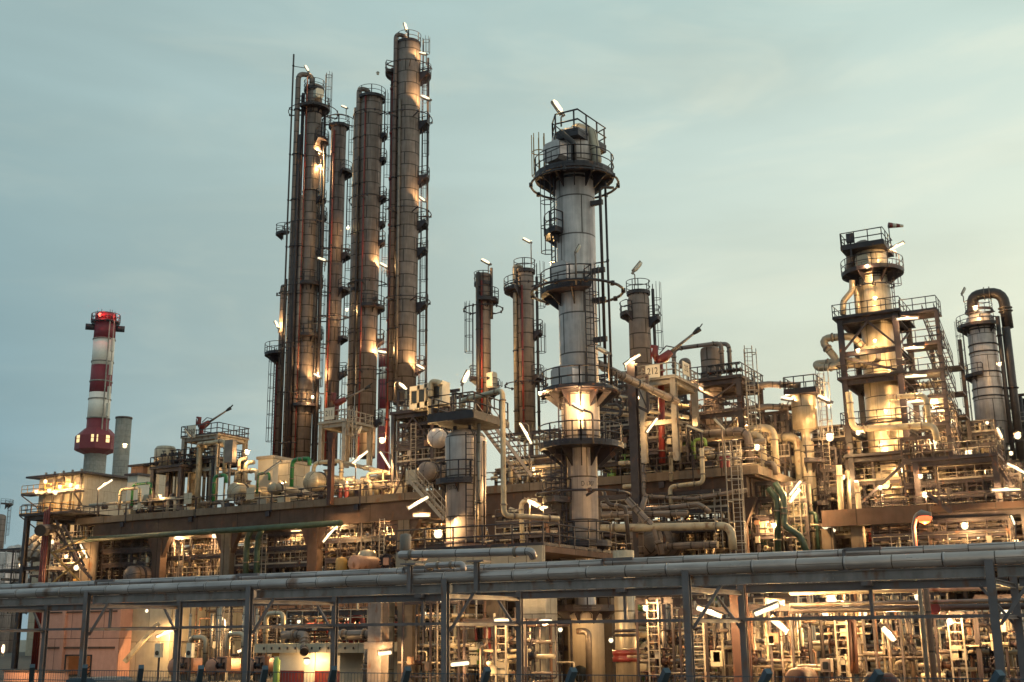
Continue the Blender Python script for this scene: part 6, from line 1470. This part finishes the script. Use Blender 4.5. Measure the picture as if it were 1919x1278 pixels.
c = at(1650, 1262, 40); m = MB(); m.sweep([(c.x - .45, 40, 0), (c.x - .45, 40, 1.2), (c.x - .3, 40, 1.42), (c.x + .3, 40, 1.42), (c.x + .45, 40, 1.25), (c.x + .45, 40, 0)], [.3, .3, .3, .3, .3, .3], 8); solo(m, 'reel_cover', M['rusty'], 'rounded dull red hose reel cover behind the fence', 'cover')
c = at(1490, 1268, 44); m = MB(); m.lathe((c.x, 44, c.z - .1), (0, 1, 0), [(.01, 0), (.34, .05), (.42, .1), (.42, 1.6), (.01, 1.7)], 24); solo(m, 'round_manhole', M['rusty'], 'red round manhole head low behind the fence near the white caged ladder', 'manhole')
# tube bank, bollard, pumps
for k in range(6):
    P = at(1632, 1206 + 10 * k, 62); P2 = at(1675, 1201 + 10 * k, 62); m = MB(); m.cyl(P, P2, .14, 10); solo(m, 'pipe', M['steelw'], 'short bright pipe in the sloping ladder-like bank by the tilted lamp', 'pipe', 'bank of six sloping pipes')
c = at(1767, 1240, 54); t = thing('bollard', 'red fire hydrant post with pale round cap on the yard', 'hydrant', (c.x, 54, 0)); m = MB(); m.lathe((c.x, 54, 0), (0, 0, 1), [(.2, 0), (.2, .1), (.17, .15), (.17, .8), (.2, .85)], 14); part(m, 'barrel', M['red'], t); m = MB(); m.lathe((c.x, 54, .851), (0, 0, 1), [(.2, 0), (.18, .15), (.01, .25)], 14); part(m, 'cap', M['white'], t)
for k, px in enumerate((1768, 1815)):
    c = at(px, 1228, 56); t = thing('pump', ('pale pump with round motor end above the red hydrant', 'pale pump with round motor end between the tall rack posts')[k], 'pump', (c.x, 56, 0)); m = MB(); m.cyl((c.x, 56, .95), (c.x, 57.6, .95), .42, 20); part(m, 'motor', M['cream'], t); m = MB(); m.cyl((c.x, 55.95, .95), (c.x, 55.99, .95), .22, 16); part(m, 'fan_cover', M['black'], t); m = MB(); m.box((c.x - .6, 55.8, 0), (c.x + .6, 58.2, .5)); part(m, 'plinth', M['conc'], t); m = MB(); m.cyl((c.x + .1, 57.8, .5), (c.x + .1, 57.8, 3.2), .16, 12); part(m, 'outlet_pipe', M['cream'], t)
# round speed / height sign
c = at(1751, 1140, 45); t = thing('height_limit_sign', 'round white sign with red border reading 5m hanging below the rack beams', 'sign', c); m = MB(); m.cyl((c.x, 45, c.z), (c.x, 45.04, c.z), .20, 24); part(m, 'disc', M['white'], t)
m = MB(); m.lathe((c.x, 44.97, c.z), (0, 1, 0), [(.165, 0), (.225, 0), (.225, .06), (.165, .06)], 24); part(m, 'red_border', M['red'], t); text_flat('5m', .2, (c.x, 44.985, c.z), (1, 0, 0), 'marking', t, M['black'])
t2 = thing('small_notice', 'small white notice plates with green print and hatched edges by the cream pillar', 'notice', at(892, 1220, YV - 7)); 
for k, q in enumerate((1215, 1237)):
    c = at(897, q, YV - 7.0); m = MB(); m.box((c.x - .55, YV - 7.0, c.z - .3), (c.x + .55, YV - 6.96, c.z + .3)); part(m, 'plate', M['white'], t2); m = MB()
    for i in range(7): m.beam((c.x - .5 + i * .15, YV - 7.02, c.z + .2), (c.x - .44 + i * .15, YV - 7.02, c.z + .28), .04, .02)
    part(m, 'hatched_edge', M['black'], t2)
    m = MB(); m.box((c.x - .1, YV - 7.02, c.z - .2), (c.x + .15, YV - 7.005, c.z - .02)); part(m, 'green_mark', M['lgreen'], t2)
c = at(1000 + -10, 1250, 48.9); t = thing('no_entry_sign', 'small round red and white sign on the concrete pillar by the tower marked 1707', 'sign', c); m = MB(); m.box((c.x - .13, 48.93, c.z - .15), (c.x + .13, 48.98, c.z + .15)); part(m, 'plate', M['white'], t); m = MB(); m.lathe((c.x, 48.9, c.z), (0, 1, 0), [(.05, 0), (.1, 0), (.1, .025), (.05, .025)], 16); part(m, 'red_ring', M['red'], t)
t = thing('red_ladder_pipe', 'red slanting ladder and cylinder between the cream pillars', 'ladder', at(915, 1240, YV - 8)); m = MB(); m.beam(at(911, 1172, YV - 8), at(930, 1275, YV - 8), .1, .1); m.beam(at(891, 1172, YV - 8), at(893, 1200, YV - 8), .1, .1); part(m, 'rail', M['red'], t); c = at(915, 1180, YV - 8.2); m = MB(); m.cyl(c - UP * .5, c + UP * .3, .2, 12); part(m, 'cylinder', M['red'], t)
clutter('pale lit pipework at ground level between the cream pillars', *(lambda a, b: (a.x, b.x, YV - 4, YV + 2, 0, zP - .4))(at(775, 1200, YV - 4), at(985, 1200, YV - 4)), 222, n=90, rmax=.13, mats=LIT, levels=2, valves=12, drums=2)
clutter('golden lit pipes valves and exchangers behind the red banded vessel', *(lambda a, b: (a.x, b.x, 60, 66, 0, 5.0))(at(1125, 1200, 60), at(1365, 1200, 60)), 223, n=95, rmax=.16, mats=['cream', 'steelw', 'cream', 'pclad', 'lgreen', 'clad'], levels=0, valves=16, drums=3, rail=False)
clutter('golden lit pipes and valves between the rusty pillar and the white caged ladder', *(lambda a, b: (a.x, b.x, 58, 64, 0, 4.6))(at(1400, 1200, 58), at(1490, 1200, 58)), 224, n=80, rmax=.15, mats=['cream', 'steelw', 'cream', 'galv'], levels=0, valves=12, drums=1, rail=False)
pipe_thing('fat golden lit pipe crossing behind the tall rack post below the long lamp', [at(1160, 1190, 57), at(1290, 1188, 57), at(1370, 1184, 57)], .17, M['cream'], 18)
pipe_thing('pale pipe elbow rising beside the valve wheel under the long lamps', [at(1400, 1178, 55), at(1418, 1180, 55), at(1424, 1260, 55)], .14, M['cream'], 14)
horiz_drum('fat pale duct high under the slab behind the two long lamps', 1262, 1160, 70, 20, 9, M['steelw'], legs=False, axis=(1, 0, 0))
g = random.Random(99)
for k, (px, q, r) in enumerate(((1210, 1218, 16), (1230, 1216, 14), (1195, 1250, 16), (1285, 1245, 12), (1530, 1210, 10))):
    horiz_drum(('first pale flanged drum end right behind the red banded vessel', 'second pale flanged drum end behind the red banded vessel', 'lower pale drum end touching the red banded vessel', 'small pale drum end behind the tall rack post', 'small drum end beyond the white caged ladder')[k], px, q, 58, r, 3, M['cream'], legs=False)
for k, (px, q) in enumerate(((1765, 1178), (1800, 1150), (1830, 1180), (1770, 1230), (1840, 1148))):
    pipe_thing('pale lit swan neck pipe ' + ('low by the pumps', 'high behind the tall rack post', 'between the two tallest posts', 'close to the red hydrant', 'topmost by the last posts')[k], [at(px - 18, q + 30, 60), at(px - 18, q, 60), at(px + 22, q - 1, 60), at(px + 22, q + 22, 60)], .13, M['cream'], 12)

# sodium street lamp between rack and plant
c = at(1728, 972, 41)
t = thing('street_lamp', 'curved street lamp glowing orange red above the rack with a reddish pole', 'street lamp', (c.x, 41, 0))
px_ = at(1714, 1010, 41).x
m = MB(); m.pipe([(px_, 41, 0), (px_, 41, c.z - .25), (px_ + .12, 41, c.z + .12), (c.x - .05, 41, c.z + .12)], .075, 10, .5); part(m, 'pole', M['lframe'], t)
m = MB(); m.sweep([c + Vector((-.2, 0, .12)), c + Vector((0, 0, .14)), c + Vector((.3, 0, .10))], [.07, .17, .1], 10); part(m, 'lamp_head', M['galv'], t)
m = MB(); m.lathe(c + Vector((.08, 0, -.12)), (0, 0, 1), [(.01, -.06), (.17, .0), (.25, .14), (.2, .2)], 16); part(m, 'lamp_bowl', M['lampsod'], t)
ld = bpy.data.lights.new('street_lamp_light', 'POINT'); ld.energy = 260; ld.color = (1, .22, .07); ld.shadow_soft_size = .04
lo = bpy.data.objects.new('street_lamp_light', ld); COLL.objects.link(lo); lo.parent = t; lo.location = (c.x - px_ - 0, -.1, c.z - .4); lo.location = Vector((.08, 0, c.z - .34))
p0 = at(1742, 1180, 39); m = MB(); m.cyl((p0.x, 39, 0), (p0.x, 39, zpy(p0.x, 39, 1080)), .1, 10); solo(m, 'steel_pole', M['cork'], 'reddish brown round pole in front of the height limit sign', 'pole')

# ---------------------------------------------------------------- fine pipework between rack and deck
FINE = ['cream', 'galv', 'steelw', 'dpipe', 'dark', 'frame', 'pclad', 'clad', 'cork']
for k, (pa, pb, y, z1_, lab) in enumerate(((330, 480, 68, 5.4, 'thin pipes and hoses standing behind the exchanger heads'), (480, 690, 70, 5.6, 'thin dark pipes behind the roof of the white pump house'),
    (755, 860, 47, 4.6, 'thin lit pipes and small valves just behind the rack beside the grey steel pillar'), (870, 985, 46, 3.6, 'thin lit pipes and taps just behind the rack before the concrete pillar'),
    (1195, 1262, 48, 4.4, 'thin golden pipes and taps beside the red banded vessel'),
    (1275, 1375, 46, 3.9, 'thin golden pipes between the tall rack post and the rusty pillar'), (1405, 1485, 47, 4.0, 'thin golden pipes and handwheels before the ochre lit pillar'),
    (1520, 1620, 52, 4.9, 'thin pipes threaded around the red pipe portal'), (1640, 1740, 50, 4.0, 'thin bright pipes and valves behind the reddish brown pole'),
    (1755, 1830, 48, 3.6, 'thin bright pipes and valves round the pale pumps'), (1835, 1935, 48, 4.2, 'thin bright pipes and valves behind the last rack posts'))):
    a, b = at(pa, 1200, y), at(pb, 1200, y)
    clutter(lab, a.x, b.x, y, y + 4.5, 0, z1_, 300 + k, n=30, rmax=.09, mats=FINE if k > 1 else ['dpipe', 'clad', 'cork', 'frame', 'galv'], levels=0, valves=9, drums=0, framew=.09, rail=False)
for k, (pa, pb, qb, qt, y, lab) in enumerate(((1392, 1455, 1040, 905, YD + 2, 'dark scaffold-like pipework under the deck corner beside the caged ladder'), (1450, 1518, 1040, 905, YD + 6, 'dark pipework and hangers under the receding deck edge'),
    (1395, 1520, 1040, 915, YD + 16, 'pipework seen through the frames under the deck corner'), (1395, 1482, 868, 775, YD + 16, 'rack of pipes and beams behind the fat elbow pipes'),
    (1270, 1400, 868, 800, YD + 13, 'pipework low behind the braced frame'), (1120, 1200, 860, 700, YD + 6, 'pipes and beams climbing behind the dark steel post'),
    (1190, 1290, 860, 745, YD + 8, 'pipes and beams behind the tower with the signs numbered 212'), (745, 830, 900, 725, YD + 9, 'dense upright pipes behind the four fan boxes'))):
    pxclut(lab, pa, pb, qb, qt, y, 6, 330 + k, n=80, rmax=.16, mats=['dpipe', 'frame', 'galv', 'cream', 'dgreen'] if k < 3 else LIT + ['frame', 'dpipe'], levels=3, valves=8, drums=1, framew=.22)
for k, (pts) in enumerate((((1452, 905), (1468, 930), (1470, 985), (1500, 1005), (1512, 1035)), ((1440, 915), (1456, 935), (1458, 1035)))):
    pipe_thing(('dark green pipe winding down under the deck corner, outer', 'dark green pipe winding down under the deck corner, inner')[k], [at(px, py, YD + 1.5) for px, py in pts], .24, M['dgreen'], 12)

# ---------------------------------------------------------------- dark thin walkways, ladders and supports in front of the pipework
DARKS = ['dark', 'frame', 'dpipe', 'dark', 'dpipe', 'galv']
for k, (pa, pb, qb, qt, y, lab) in enumerate(((1125, 1185, 868, 770, YD + 1.5, 'thin dark walkway steel between the sheet steel tower and the dark post'), (1205, 1290, 868, 800, YD + .6, 'thin dark valve supports under the signs numbered 212'),
    (1400, 1478, 868, 790, YD + 11, 'thin dark ladders and walkways behind the fat elbow pipes'), (1700, 1760, 955, 820, YR - .6, 'dark thin steel crossing in front of the stair foot'),
    (1765, 1870, 955, 872, YR - 1.2, 'dark thin steel hanging under the dark railed walkway'), (1525, 1575, 960, 840, YR - 1, 'thin dark platforms beside the framed tower legs'),
    (1640, 1900, 1060, 975, YR - 4.5, 'thin dark rails and pipes below the lower walkway'), (440, 590, 1090, 1000, YD + .9, 'thin dark pipes hanging behind the dark green drop pipes'),
    (190, 300, 1085, 1005, YD + .9, 'thin dark pipes and rods beside the round ochre column'), (610, 745, 1085, 975, YD + .5, 'thin dark pipes and rods behind the pink round lid'),
    (930, 1050, 1025, 960, YD - 8, 'thin dark rails and rods before the deep deck column'), (1130, 1370, 1030, 925, YD - .5, 'thin dark hangers among the long horizontal pipes'), (745, 880, 900, 790, YD + 1, 'thin dark steel around the round drum ends'))):
    pxclut(lab, pa, pb, qb, qt, y, 1.6, 360 + k, n=34, rmax=.09, mats=DARKS, levels=2, valves=5, drums=0, framew=.14, name='walkway_steel')
# ================================================================ lamps
K = 1.0
def tl(px, py, y, label, ang, size=1.5, p=420, pole=(6, 40), **k): return lamp(px, py, y, 'tube', label, ang, size, p * K, pole, **k)
def fl(px, py, y, label, ang, size=.9, p=420, pole=(10, 30), **k): return lamp(px, py, y, 'flood', label, ang, size, p * K, pole, **k)
def bl(px, py, y, label, size=.34, p=260, **k): return lamp(px, py, y, 'bulb', label, 0, size, p * K, None, **k)
K = 1.3
# on the tall columns
fl(575, 128, YT - 1, 'bright lamp over the crown of the tall column with the bent pipe', 120, 1.0, 260, (4, 22))
fl(645, 200, YT, 'small lamp on a thin mast over the soot-topped slim column', 155, .8, 150, (4, 26))
bl(708, 138, YT - 1, 'small unlit lamp on a mast over the blackened crown', p=0, lit=False)
fl(760, 50, YT - 2, 'bright lamp over the very highest railing of the tallest column', 105, 1.1, 260, (4, 22))
fl(792, 100, YT - 1.5, 'lamp beside the top of the tallest column', 165, .9, 350, (7, 25))
fl(797, 183, YT - 1.6, 'brighter second lamp down the tallest column', 155, 1.2, 800, (9, 30))
fl(791, 373, YT - 1.4, 'lamp halfway down the tallest column', 140, .9, 450, (9, 32))
fl(788, 688, YT - 1.4, 'lamp near the foot of the tallest column', 150, 1.1, 600, (10, 36))
fl(598, 283, YT - .2, 'short lamp between the two slim tall columns, highest of three', 150, 1.0, 700, (6, 20))
bl(600, 312, YT - .2, 'bulb lamp just under the highest short lamp on the tall column', p=300)
fl(603, 486, YT - .2, 'short lamp between the two slim tall columns, middle of three', 160, 1.1, 900, (6, 24))
fl(594, 704, YT - .6, 'short lamp between the two slim tall columns, lowest of three', 150, 1.0, 700, (7, 22))
bl(652, 428, YT - 1, 'upper bulb beside the blackened thick column', p=350)
bl(650, 581, YT - 1, 'lower bulb beside the blackened thick column', p=350)
fl(719, 497, YT - 1, 'lamp glowing between the two thickest columns, upper', 150, 1.1, 900, (6, 22))
fl(717, 660, YT - 1, 'lamp glowing between the two thickest columns, lower', 170, 1.1, 900, (6, 22))
bl(716, 826, YT - 2, 'lamp at the foot of the gap between the thickest columns', .6, p=700)
fl(755, 723, YD - 3, 'tilted short lamp in front of the tallest column foot', -40, 1.0, 350, (-16, 30))
fl(519, 608, YT, 'lamp on the bulbous platform of the short slim column', 120, 1.1, 450, (3, 16))
bl(586, 745, YT - 1.5, 'small lamp low on the tall column with the bent pipe', p=400)
K = 1.4
# mid columns
fl(910, 490, 87, 'lamp on a mast over the slim column behind the vessel marked 1706', 150, 1.0, 300, (5, 22))
fl(987, 450, 89, 'lamp on a mast over the column just before the sheet steel tower', 150, .9, 250, (8, 46))
fl(873, 706, 84, 'very bright lamp on a pole above the square platform', 65, 1.4, 900, (-6, 66))
fl(1045, 200, YV - .5, 'large lamp floating over the crown of the tower marked 1707', 122, 1.1, 160, (6, 40))
bl(1037, 497, YV + .8, 'bulb lamp against the upper shell of the tower marked 1707', .4, p=200)
fl(1083, 762, YV - 2.4, 'lamp on a curved arm washing the middle of the tower marked 1707 in light', 150, .8, 850, (27, 70), off=-FWD * -.0 - UP * .3 - FWD * .3)
bl(1012, 738, YV - 1.8, 'tiny bulb under the wide ring of the tower marked 1707', .22, p=200)
fl(1195, 500, 91, 'unlit brown lamp on a mast over the short thick column', 50, 1.3, 0, (-6, 34), lit=False)
fl(1083, 466, YV - 2.2, 'unlit pale lamp on a pole before the upper shell of the sheet steel tower', 60, .6, 0, (-5, 70), lit=False)
fl(1128, 655, YV - 1.5, 'unlit lamp head with curved arm beside the sheet steel tower', 150, .8, 0, (12, 60), lit=False)
tl(1185, 674, YD - 5.5, 'long tilted lamp on the dark steel post before the signs numbered 212', 33, 1.6, 420, (-14, 20))
tl(985, 812, YV + 14, 'long very bright tilted lamp beside the steel stair', -62, 2.0, 900, (6, 66))
fl(1000, 943, YV + 3, 'bright lamp over the pale elbow pipe before the tower marked 1707', -28, 1.0, 650, (-8, 60))
fl(1018, 951, YV + 2, 'small lamp next to the bright lamp before the tower marked 1707', 8, .6, 250, (0, 60))
# deck
tl(197, 908, YD - .5, 'long tilted lamp before the foot of the striped chimney', 34, 2.0, 450, (-12, 40))
bl(234, 836, 124, 'glowing lamp against the short grey chimney', .65, p=1300)
tl(512, 876, YD, 'long unlit tilted lamp before the cream cabin', 36, 2.1, 0, (-30, 40), lit=False)
tl(352, 812, YD + 3, 'unlit tube lamp on the tower numbered 210', -50, 1.2, 0, (8, 40), lit=False)
bl(463, 848, YD + 4.5, 'bright lamp on the double pale vertical pipes', .5, p=500)
tl(675, 857, YD - .5, 'long tilted lamp before the foot of the thick soot-crowned column', 40, 2.0, 650, (-8, 40))
fl(674, 806, YD + 3, 'unlit pale lamp on a thin pole by the sign numbered 211', 65, .9, 0, (-4, 60), lit=False)
tl(722, 862, YD, 'brightest tilted lamp on the deck near the fan structure', -58, 2.0, 1100, (10, 40))
tl(784, 942, YV + 4, 'long tilted lamp just under the deck by the stair', 30, 1.7, 500, None)
tl(790, 966, YV + 6, 'bright level lamp under the deck by the stair', 0, 1.2, 550, None)
bl(821, 1001, YV - 2, 'round lamp low beside the vessel marked 1706', .5, p=400)
tl(1195, 745, YD + 1, 'lit lamp on the pale pipes below the sign numbered 212', -20, 1.2, 500, None)
tl(1306, 724, YD + 4, 'lamp under the upper floor of the braced frame', -32, 1.3, 650, None)
tl(1222, 797, YD - 2, 'dimmed tilted tube lamp beside the dark steel post', 52, 1.6, 250, (-9, 30))
tl(1302, 803, YD, 'unlit long lamp shade over the lime green pipes', -22, 1.6, 0, (-10, 30), lit=False)
tl(1348, 795, YD - .5, 'unlit pale tube lamp on a pole before the braced frame', -50, 1.3, 0, (4, 90), lit=False)
bl(1378, 826, YD + 5, 'glowing bulb behind the fat pipe elbows', .5, p=500)
bl(1419, 839, YD - .3, 'glowing bulb on the deck corner railing', .42, p=380)
fl(1475, 747, YD + 8, 'hazy bright lamp beside the hopper vessel', 170, 1.1, 380, (0, 40))
fl(1544, 747, YD + 8, 'lamp between the hopper vessel and the framed tower', 155, 1.2, 380, (4, 60))
bl(1555, 820, YD + 6, 'bright bulb lamp beside the hopper vessel leg', .6, p=700)
tl(1490, 915, YD + 3, 'glaring lamp under the deck corner', 50, 1.6, 1100, None)
tl(1490, 930, YD + 3.6, 'glaring lamp just below the glaring lamp under the deck corner', 50, 1.4, 700, None)
K = 1.1
# framed tower
for k, (px, q, ang, sz, p, lab) in enumerate(((1700, 597, 3, 2.0, 900, 'first level lamp under the highest stair landing'), (1712, 652, 3, 1.8, 700, 'second level lamp under a stair landing of the framed tower'), (1716, 705, 3, 2.0, 900, 'third level lamp under a stair landing of the framed tower'),
     (1720, 752, 3, 2.0, 900, 'fourth level lamp under a stair landing of the framed tower'), (1722, 800, 3, 2.0, 900, 'fifth level lamp under a stair landing of the framed tower'))):
    tl(px, q, YR - .5, lab, ang, sz, p, None)
tl(1680, 462, YR + 1, 'glaring tilted lamp beside the windsock pole', 28, 1.6, 450, (-2, 20))
bl(1608, 658, YR - 1, 'small bulb where the fat pipe loops leave the framed tower', .35, p=350)
bl(1608, 812, YR - 1.8, 'small bulb by the long pale pipe on the framed tower', .35, p=350)
bl(1640, 560, YR - .4, 'lamp washing the upper shell inside the framed tower', .3, p=600)
bl(1625, 500, YR + .2, 'lamp below the crown ring of the framed tower', .3, p=450)
bl(1640, 640, YR + .2, 'lamp above the third floor beam of the framed tower', .3, p=500)
bl(1650, 835, YR + .2, 'lamp behind the railing on the middle floor of the framed tower', .3, p=600)
bl(1660, 772, YR + .1, 'lamp over the long pale pipe inside the framed tower', .3, p=600)
tl(1752, 770, YR + 3, 'glaring lamp at the foot of the zigzag stairs', 3, 1.6, 1100, None)
bl(1750, 830, YR, 'lamp near the end drop of the long pale pipe', .5, p=700)
fl(1872, 812, YR + 4, 'bright upright lamp beside the foot of the far banded column', 110, 1.1, 700, (1, 40))
bl(1907, 817, YR + 2, 'round lamp at the frame edge level with the banded column foot', .5, p=500)
bl(1815, 850, YR, 'round lamp over the dark railed walkway', .5, p=600)
bl(1828, 578, 123, 'small lamp under the crown of the far banded column', .5, p=700)
bl(1873, 683, 121, 'tiny lamp on the thick dark pipe of the far banded column', .4, p=200)
tl(1885, 918, YR - 3, 'wide level lamp near the stair at the frame edge', 0, 2.4, 900, None)
tl(1905, 878, YR - 1, 'tilted lamp at the frame edge above the wide level lamp', -30, 1.8, 500, None)
bl(1733, 928, YR - 4.5, 'small lamp on the lower walkway above the sodium lamp', .4, p=350)
bl(1725, 893, YR - 3, 'small lamp on the frame over the lower walkway', .35, p=350)
bl(1650, 915, YR - .4, 'lamp on the lower floor inside the framed tower', .3, p=500)
bl(1808, 986, YR - 6, 'hazy bright lamp cluster below the lower walkway', .5, p=700)
fl(1897, 975, YR - 6, 'bright upright lamp below the walkway at the frame edge', 105, .8, 600, (3, 60))
fl(1553, 990, YR - 4.2, 'tilted lamp at the foot of the white U pipe', -20, 1.2, 650, None)
bl(1580, 895, YR - 1, 'small bulb on top of the white pipe beside the hopper leg', .35, p=350)
bl(1605, 905, YR - 2.9, 'small bulb on top of the shorter white pipe', .35, p=350)
K = 1.8
# left and under the deck
for k, (px, q, p) in enumerate(((85, 903, 900), (68, 922, 500), (92, 920, 900), (112, 913, 1200), (132, 910, 1200), (104, 924, 900), (144, 913, 800), (80, 968, 500), (108, 970, 500), (140, 975, 500))):
    bl(px, q, 127.3, ('lamp under the roof corner of the furnace house', 'lamp at the gallery end of the furnace house', 'first lamp over the furnace house gallery from its corner', 'middle lamp over the furnace house gallery', 'fourth lamp over the furnace house gallery', 'low lamp behind the gallery railing of the furnace house', 'gallery lamp nearest the chimney', 'lower gallery lamp of the furnace house, first', 'lower gallery lamp of the furnace house, second', 'lower gallery lamp of the furnace house nearest the chimney')[k], .6, p=p * .45)
tl(157, 1033, YD - 2.4, 'steep tilted lamp in front of the round ochre column', -60, 1.8, 380, None)
bl(143, 1064, YL + 2, 'bulb among the ochre truss members', .55, p=380)
bl(97, 1016, YL + 2, 'small bulb on the grey portal', .4, p=250)
bl(124, 1043, YL + 3, 'small bulb behind the ochre truss', .4, p=250)
bl(73, 1098, 44, 'low lamp just above the rack at the grey portal', .3, p=120)
bl(38, 1060, 120, 'tiny distant lamp between portal and frame edge', .4, p=250)
bl(402, 1004, YD + 1.2, 'bulb under the deck beside a brown column', .5, p=600)
tl(558, 996, YD + 1.3, 'level lamp under the deck between the green drop pipes and the next column', 0, 1.4, 700, None)
tl(617, 1002, YD - 1.6, 'long steep lamp hanging under the deck edge', 50, 1.9, 420, None)
for k, (px, q) in enumerate(((330, 1008), (460, 1010), (520, 1015), (625, 985), (680, 1000), (720, 1010), (745, 990), (860, 975), (905, 985), (960, 990), (1040, 1000), (1150, 1010), (1210, 940), (1280, 932), (1330, 1000), (1450, 985), (350, 1035), (1008, 1030))):
    bl(px, q, YD + (1.3, 3.4, 7.2)[k % 3], 'bulb lamp glimmering among the pipework under the deck', .36, p=620, group='bulbs among the pipework under the deck')
K = 1.6
# ground floor
fl(6, 1216, 56, 'glaring lamp low at the frame edge', 90, .7, 500, None)
tl(312, 1186, YE + 4, 'long tilted lamp over the exchanger heads', 22, 1.8, 700, None)
tl(457, 1217, YE + 2, 'short tilted lamp between the exchanger heads', 20, 1.0, 400, None)
bl(575, 1240, YP - .9, 'glaring wall lamp over the door of the white pump house', .4, p=150, off=-UP * .1 - FWD * .5)
tl(545, 1187, YP + 6.5, 'level lamp above the pump house roof, first', 0, .7, 350, None)
tl(563, 1187, YP + 6.5, 'level lamp above the pump house roof, second', 0, .7, 350, None)
tl(722, 1224, 46, 'lamp beside the brown bent pipe by the grey pillar', 6, .7, 350, None)
tl(940, 1163, 44.5, 'wide level lamp hanging near the rack post between cream pillars', 0, .75, 380, None)
fl(1022, 1163, 48, 'small level lamp beside the grey concrete pillar', 0, .7, 380, None)
tl(862, 1244, 45, 'low glaring lamp behind the fence at the cream pillars', 5, .95, 380, None)
bl(1328, 1146, 0, '', p=0) if False else None
tl(1328, 1147, 43.5, 'long bright lamp tilting between the tall rack post and the rusty pillar', -20, 1.15, 520, None)
tl(1436, 1143, 44, 'long bright lamp past the rusty pillar, tilting upward', 20, 1.15, 520, None)
tl(1452, 1129, 45.5, 'short level lamp above the upward tilting lamp', -4, .8, 400, None)
tl(1460, 1172, 44.5, 'short steep lamp below the upward tilting lamp', -40, .85, 500, None)
bl(1558, 1125, 50, 'small round lamp past the white caged ladder', .45, p=500)
bl(1585, 1134, 50, 'tiny lamp next to the small round lamp past the caged ladder', .3, p=250)
fl(1665, 1187, 47, 'steep short lamp over the bank of six pipes', -50, .8, 600, None)
bl(1885, 1150, 47, 'unseen lamp added behind the last rack posts', .35, p=260)  # unseen lamp, added to make the ground floor more golden
bl(1780, 1165, 47, 'unseen lamp added over the brightest manifold by the pumps', .26, p=260)  # added for golden light on the manifold, no fitting in view
bl(1720, 1120, 49, 'unseen lamp added behind the reddish pole', .26, p=260)  # added out of sight to warm the pipes here
bl(1210, 1140, 47, 'unseen lamp added behind the red banded vessel', .26, p=260)  # added out of sight for golden light round the vessel
bl(830, 1125, 45, 'unseen lamp added behind the block walled platform', .26, p=260)  # unseen, added to gild the pipes under the platform
bl(390, 1170, YD - 4, 'lamp above the round exchanger heads in the dim bay', .3, p=450)
K = 1.0
for k, (px, q) in enumerate(((1555, 762), (1470, 803), (1760, 748), (1785, 790), (1840, 882), (1868, 906), (1800, 912), (1770, 926), (1640, 884), (1690, 882), (1560, 872), (1545, 932), (1665, 700), (1735, 845), (1850, 792), (1895, 850))):
    bl(px, q, YR + (1.0, 3.0, 6.0)[k % 3] + (6 if px > 1740 and q < 860 else 0), 'tiny bulb glimmering in the pipework around the framed tower', .3, p=260, group='tiny bulbs around the framed tower')
for k, (px, q) in enumerate(((1745, 990), (1778, 1008), (1832, 1006), (1868, 998), (1640, 1000), (1700, 1005), (1905, 1015))):
    bl(px, q, YR - 3.5, 'tiny bulb below the lower walkway behind the rack', .3, p=260, group='tiny bulbs below the lower walkway')
for k, (px, q) in enumerate(((300, 930), (440, 905), (530, 905), (650, 905), (700, 915), (745, 900), (1000, 880), (1160, 820), (1215, 850), (1290, 800), (1340, 840), (1400, 800))):
    bl(px, q, YD + (2.5, 5.0, 7.0)[k % 3], 'tiny bulb glimmering between the drums and pipes on the deck', .28, p=240, group='tiny bulbs on the deck')
for k, (px, q) in enumerate(((275, 1145), (415, 1160), (560, 1165), (650, 1160), (795, 1150), (880, 1190), (1050, 1180), (1145, 1200), (1290, 1200), (1345, 1230), (1500, 1180), (1545, 1150), (1620, 1150), (1700, 1165), (1730, 1225), (1850, 1215))):
    bl(px, q, (63 if px < 700 else 54), 'tiny bulb glimmering in the ground floor pipework', .24, p=200, group='tiny bulbs in the ground floor pipework')
print('lamps', LAMPN[0], 'objects', len(bpy.data.objects))

# ---------------------------------------------------------------- evening haze round the whole plant
if HAZE:
    hm = bpy.data.materials.new('evening_haze'); hm.use_nodes = True; nt = hm.node_tree; nt.nodes.clear()
    ou = nt.nodes.new('ShaderNodeOutputMaterial'); pv = nt.nodes.new('ShaderNodeVolumePrincipled')
    pv.inputs['Color'].default_value = (0.93, 0.94, 0.95, 1); pv.inputs['Density'].default_value = HAZE; pv.inputs['Anisotropy'].default_value = 0.975
    nt.links.new(pv.outputs[0], ou.inputs['Volume'])
    m = MB(); m.box((-705, -65, -1.0), (305, 705, 112)); o = bpy.data.objects.new('haze', m.mesh('haze', hm)); COLL.objects.link(o); tag(o, kind='stuff')
    sc.cycles.volume_bounces = 0
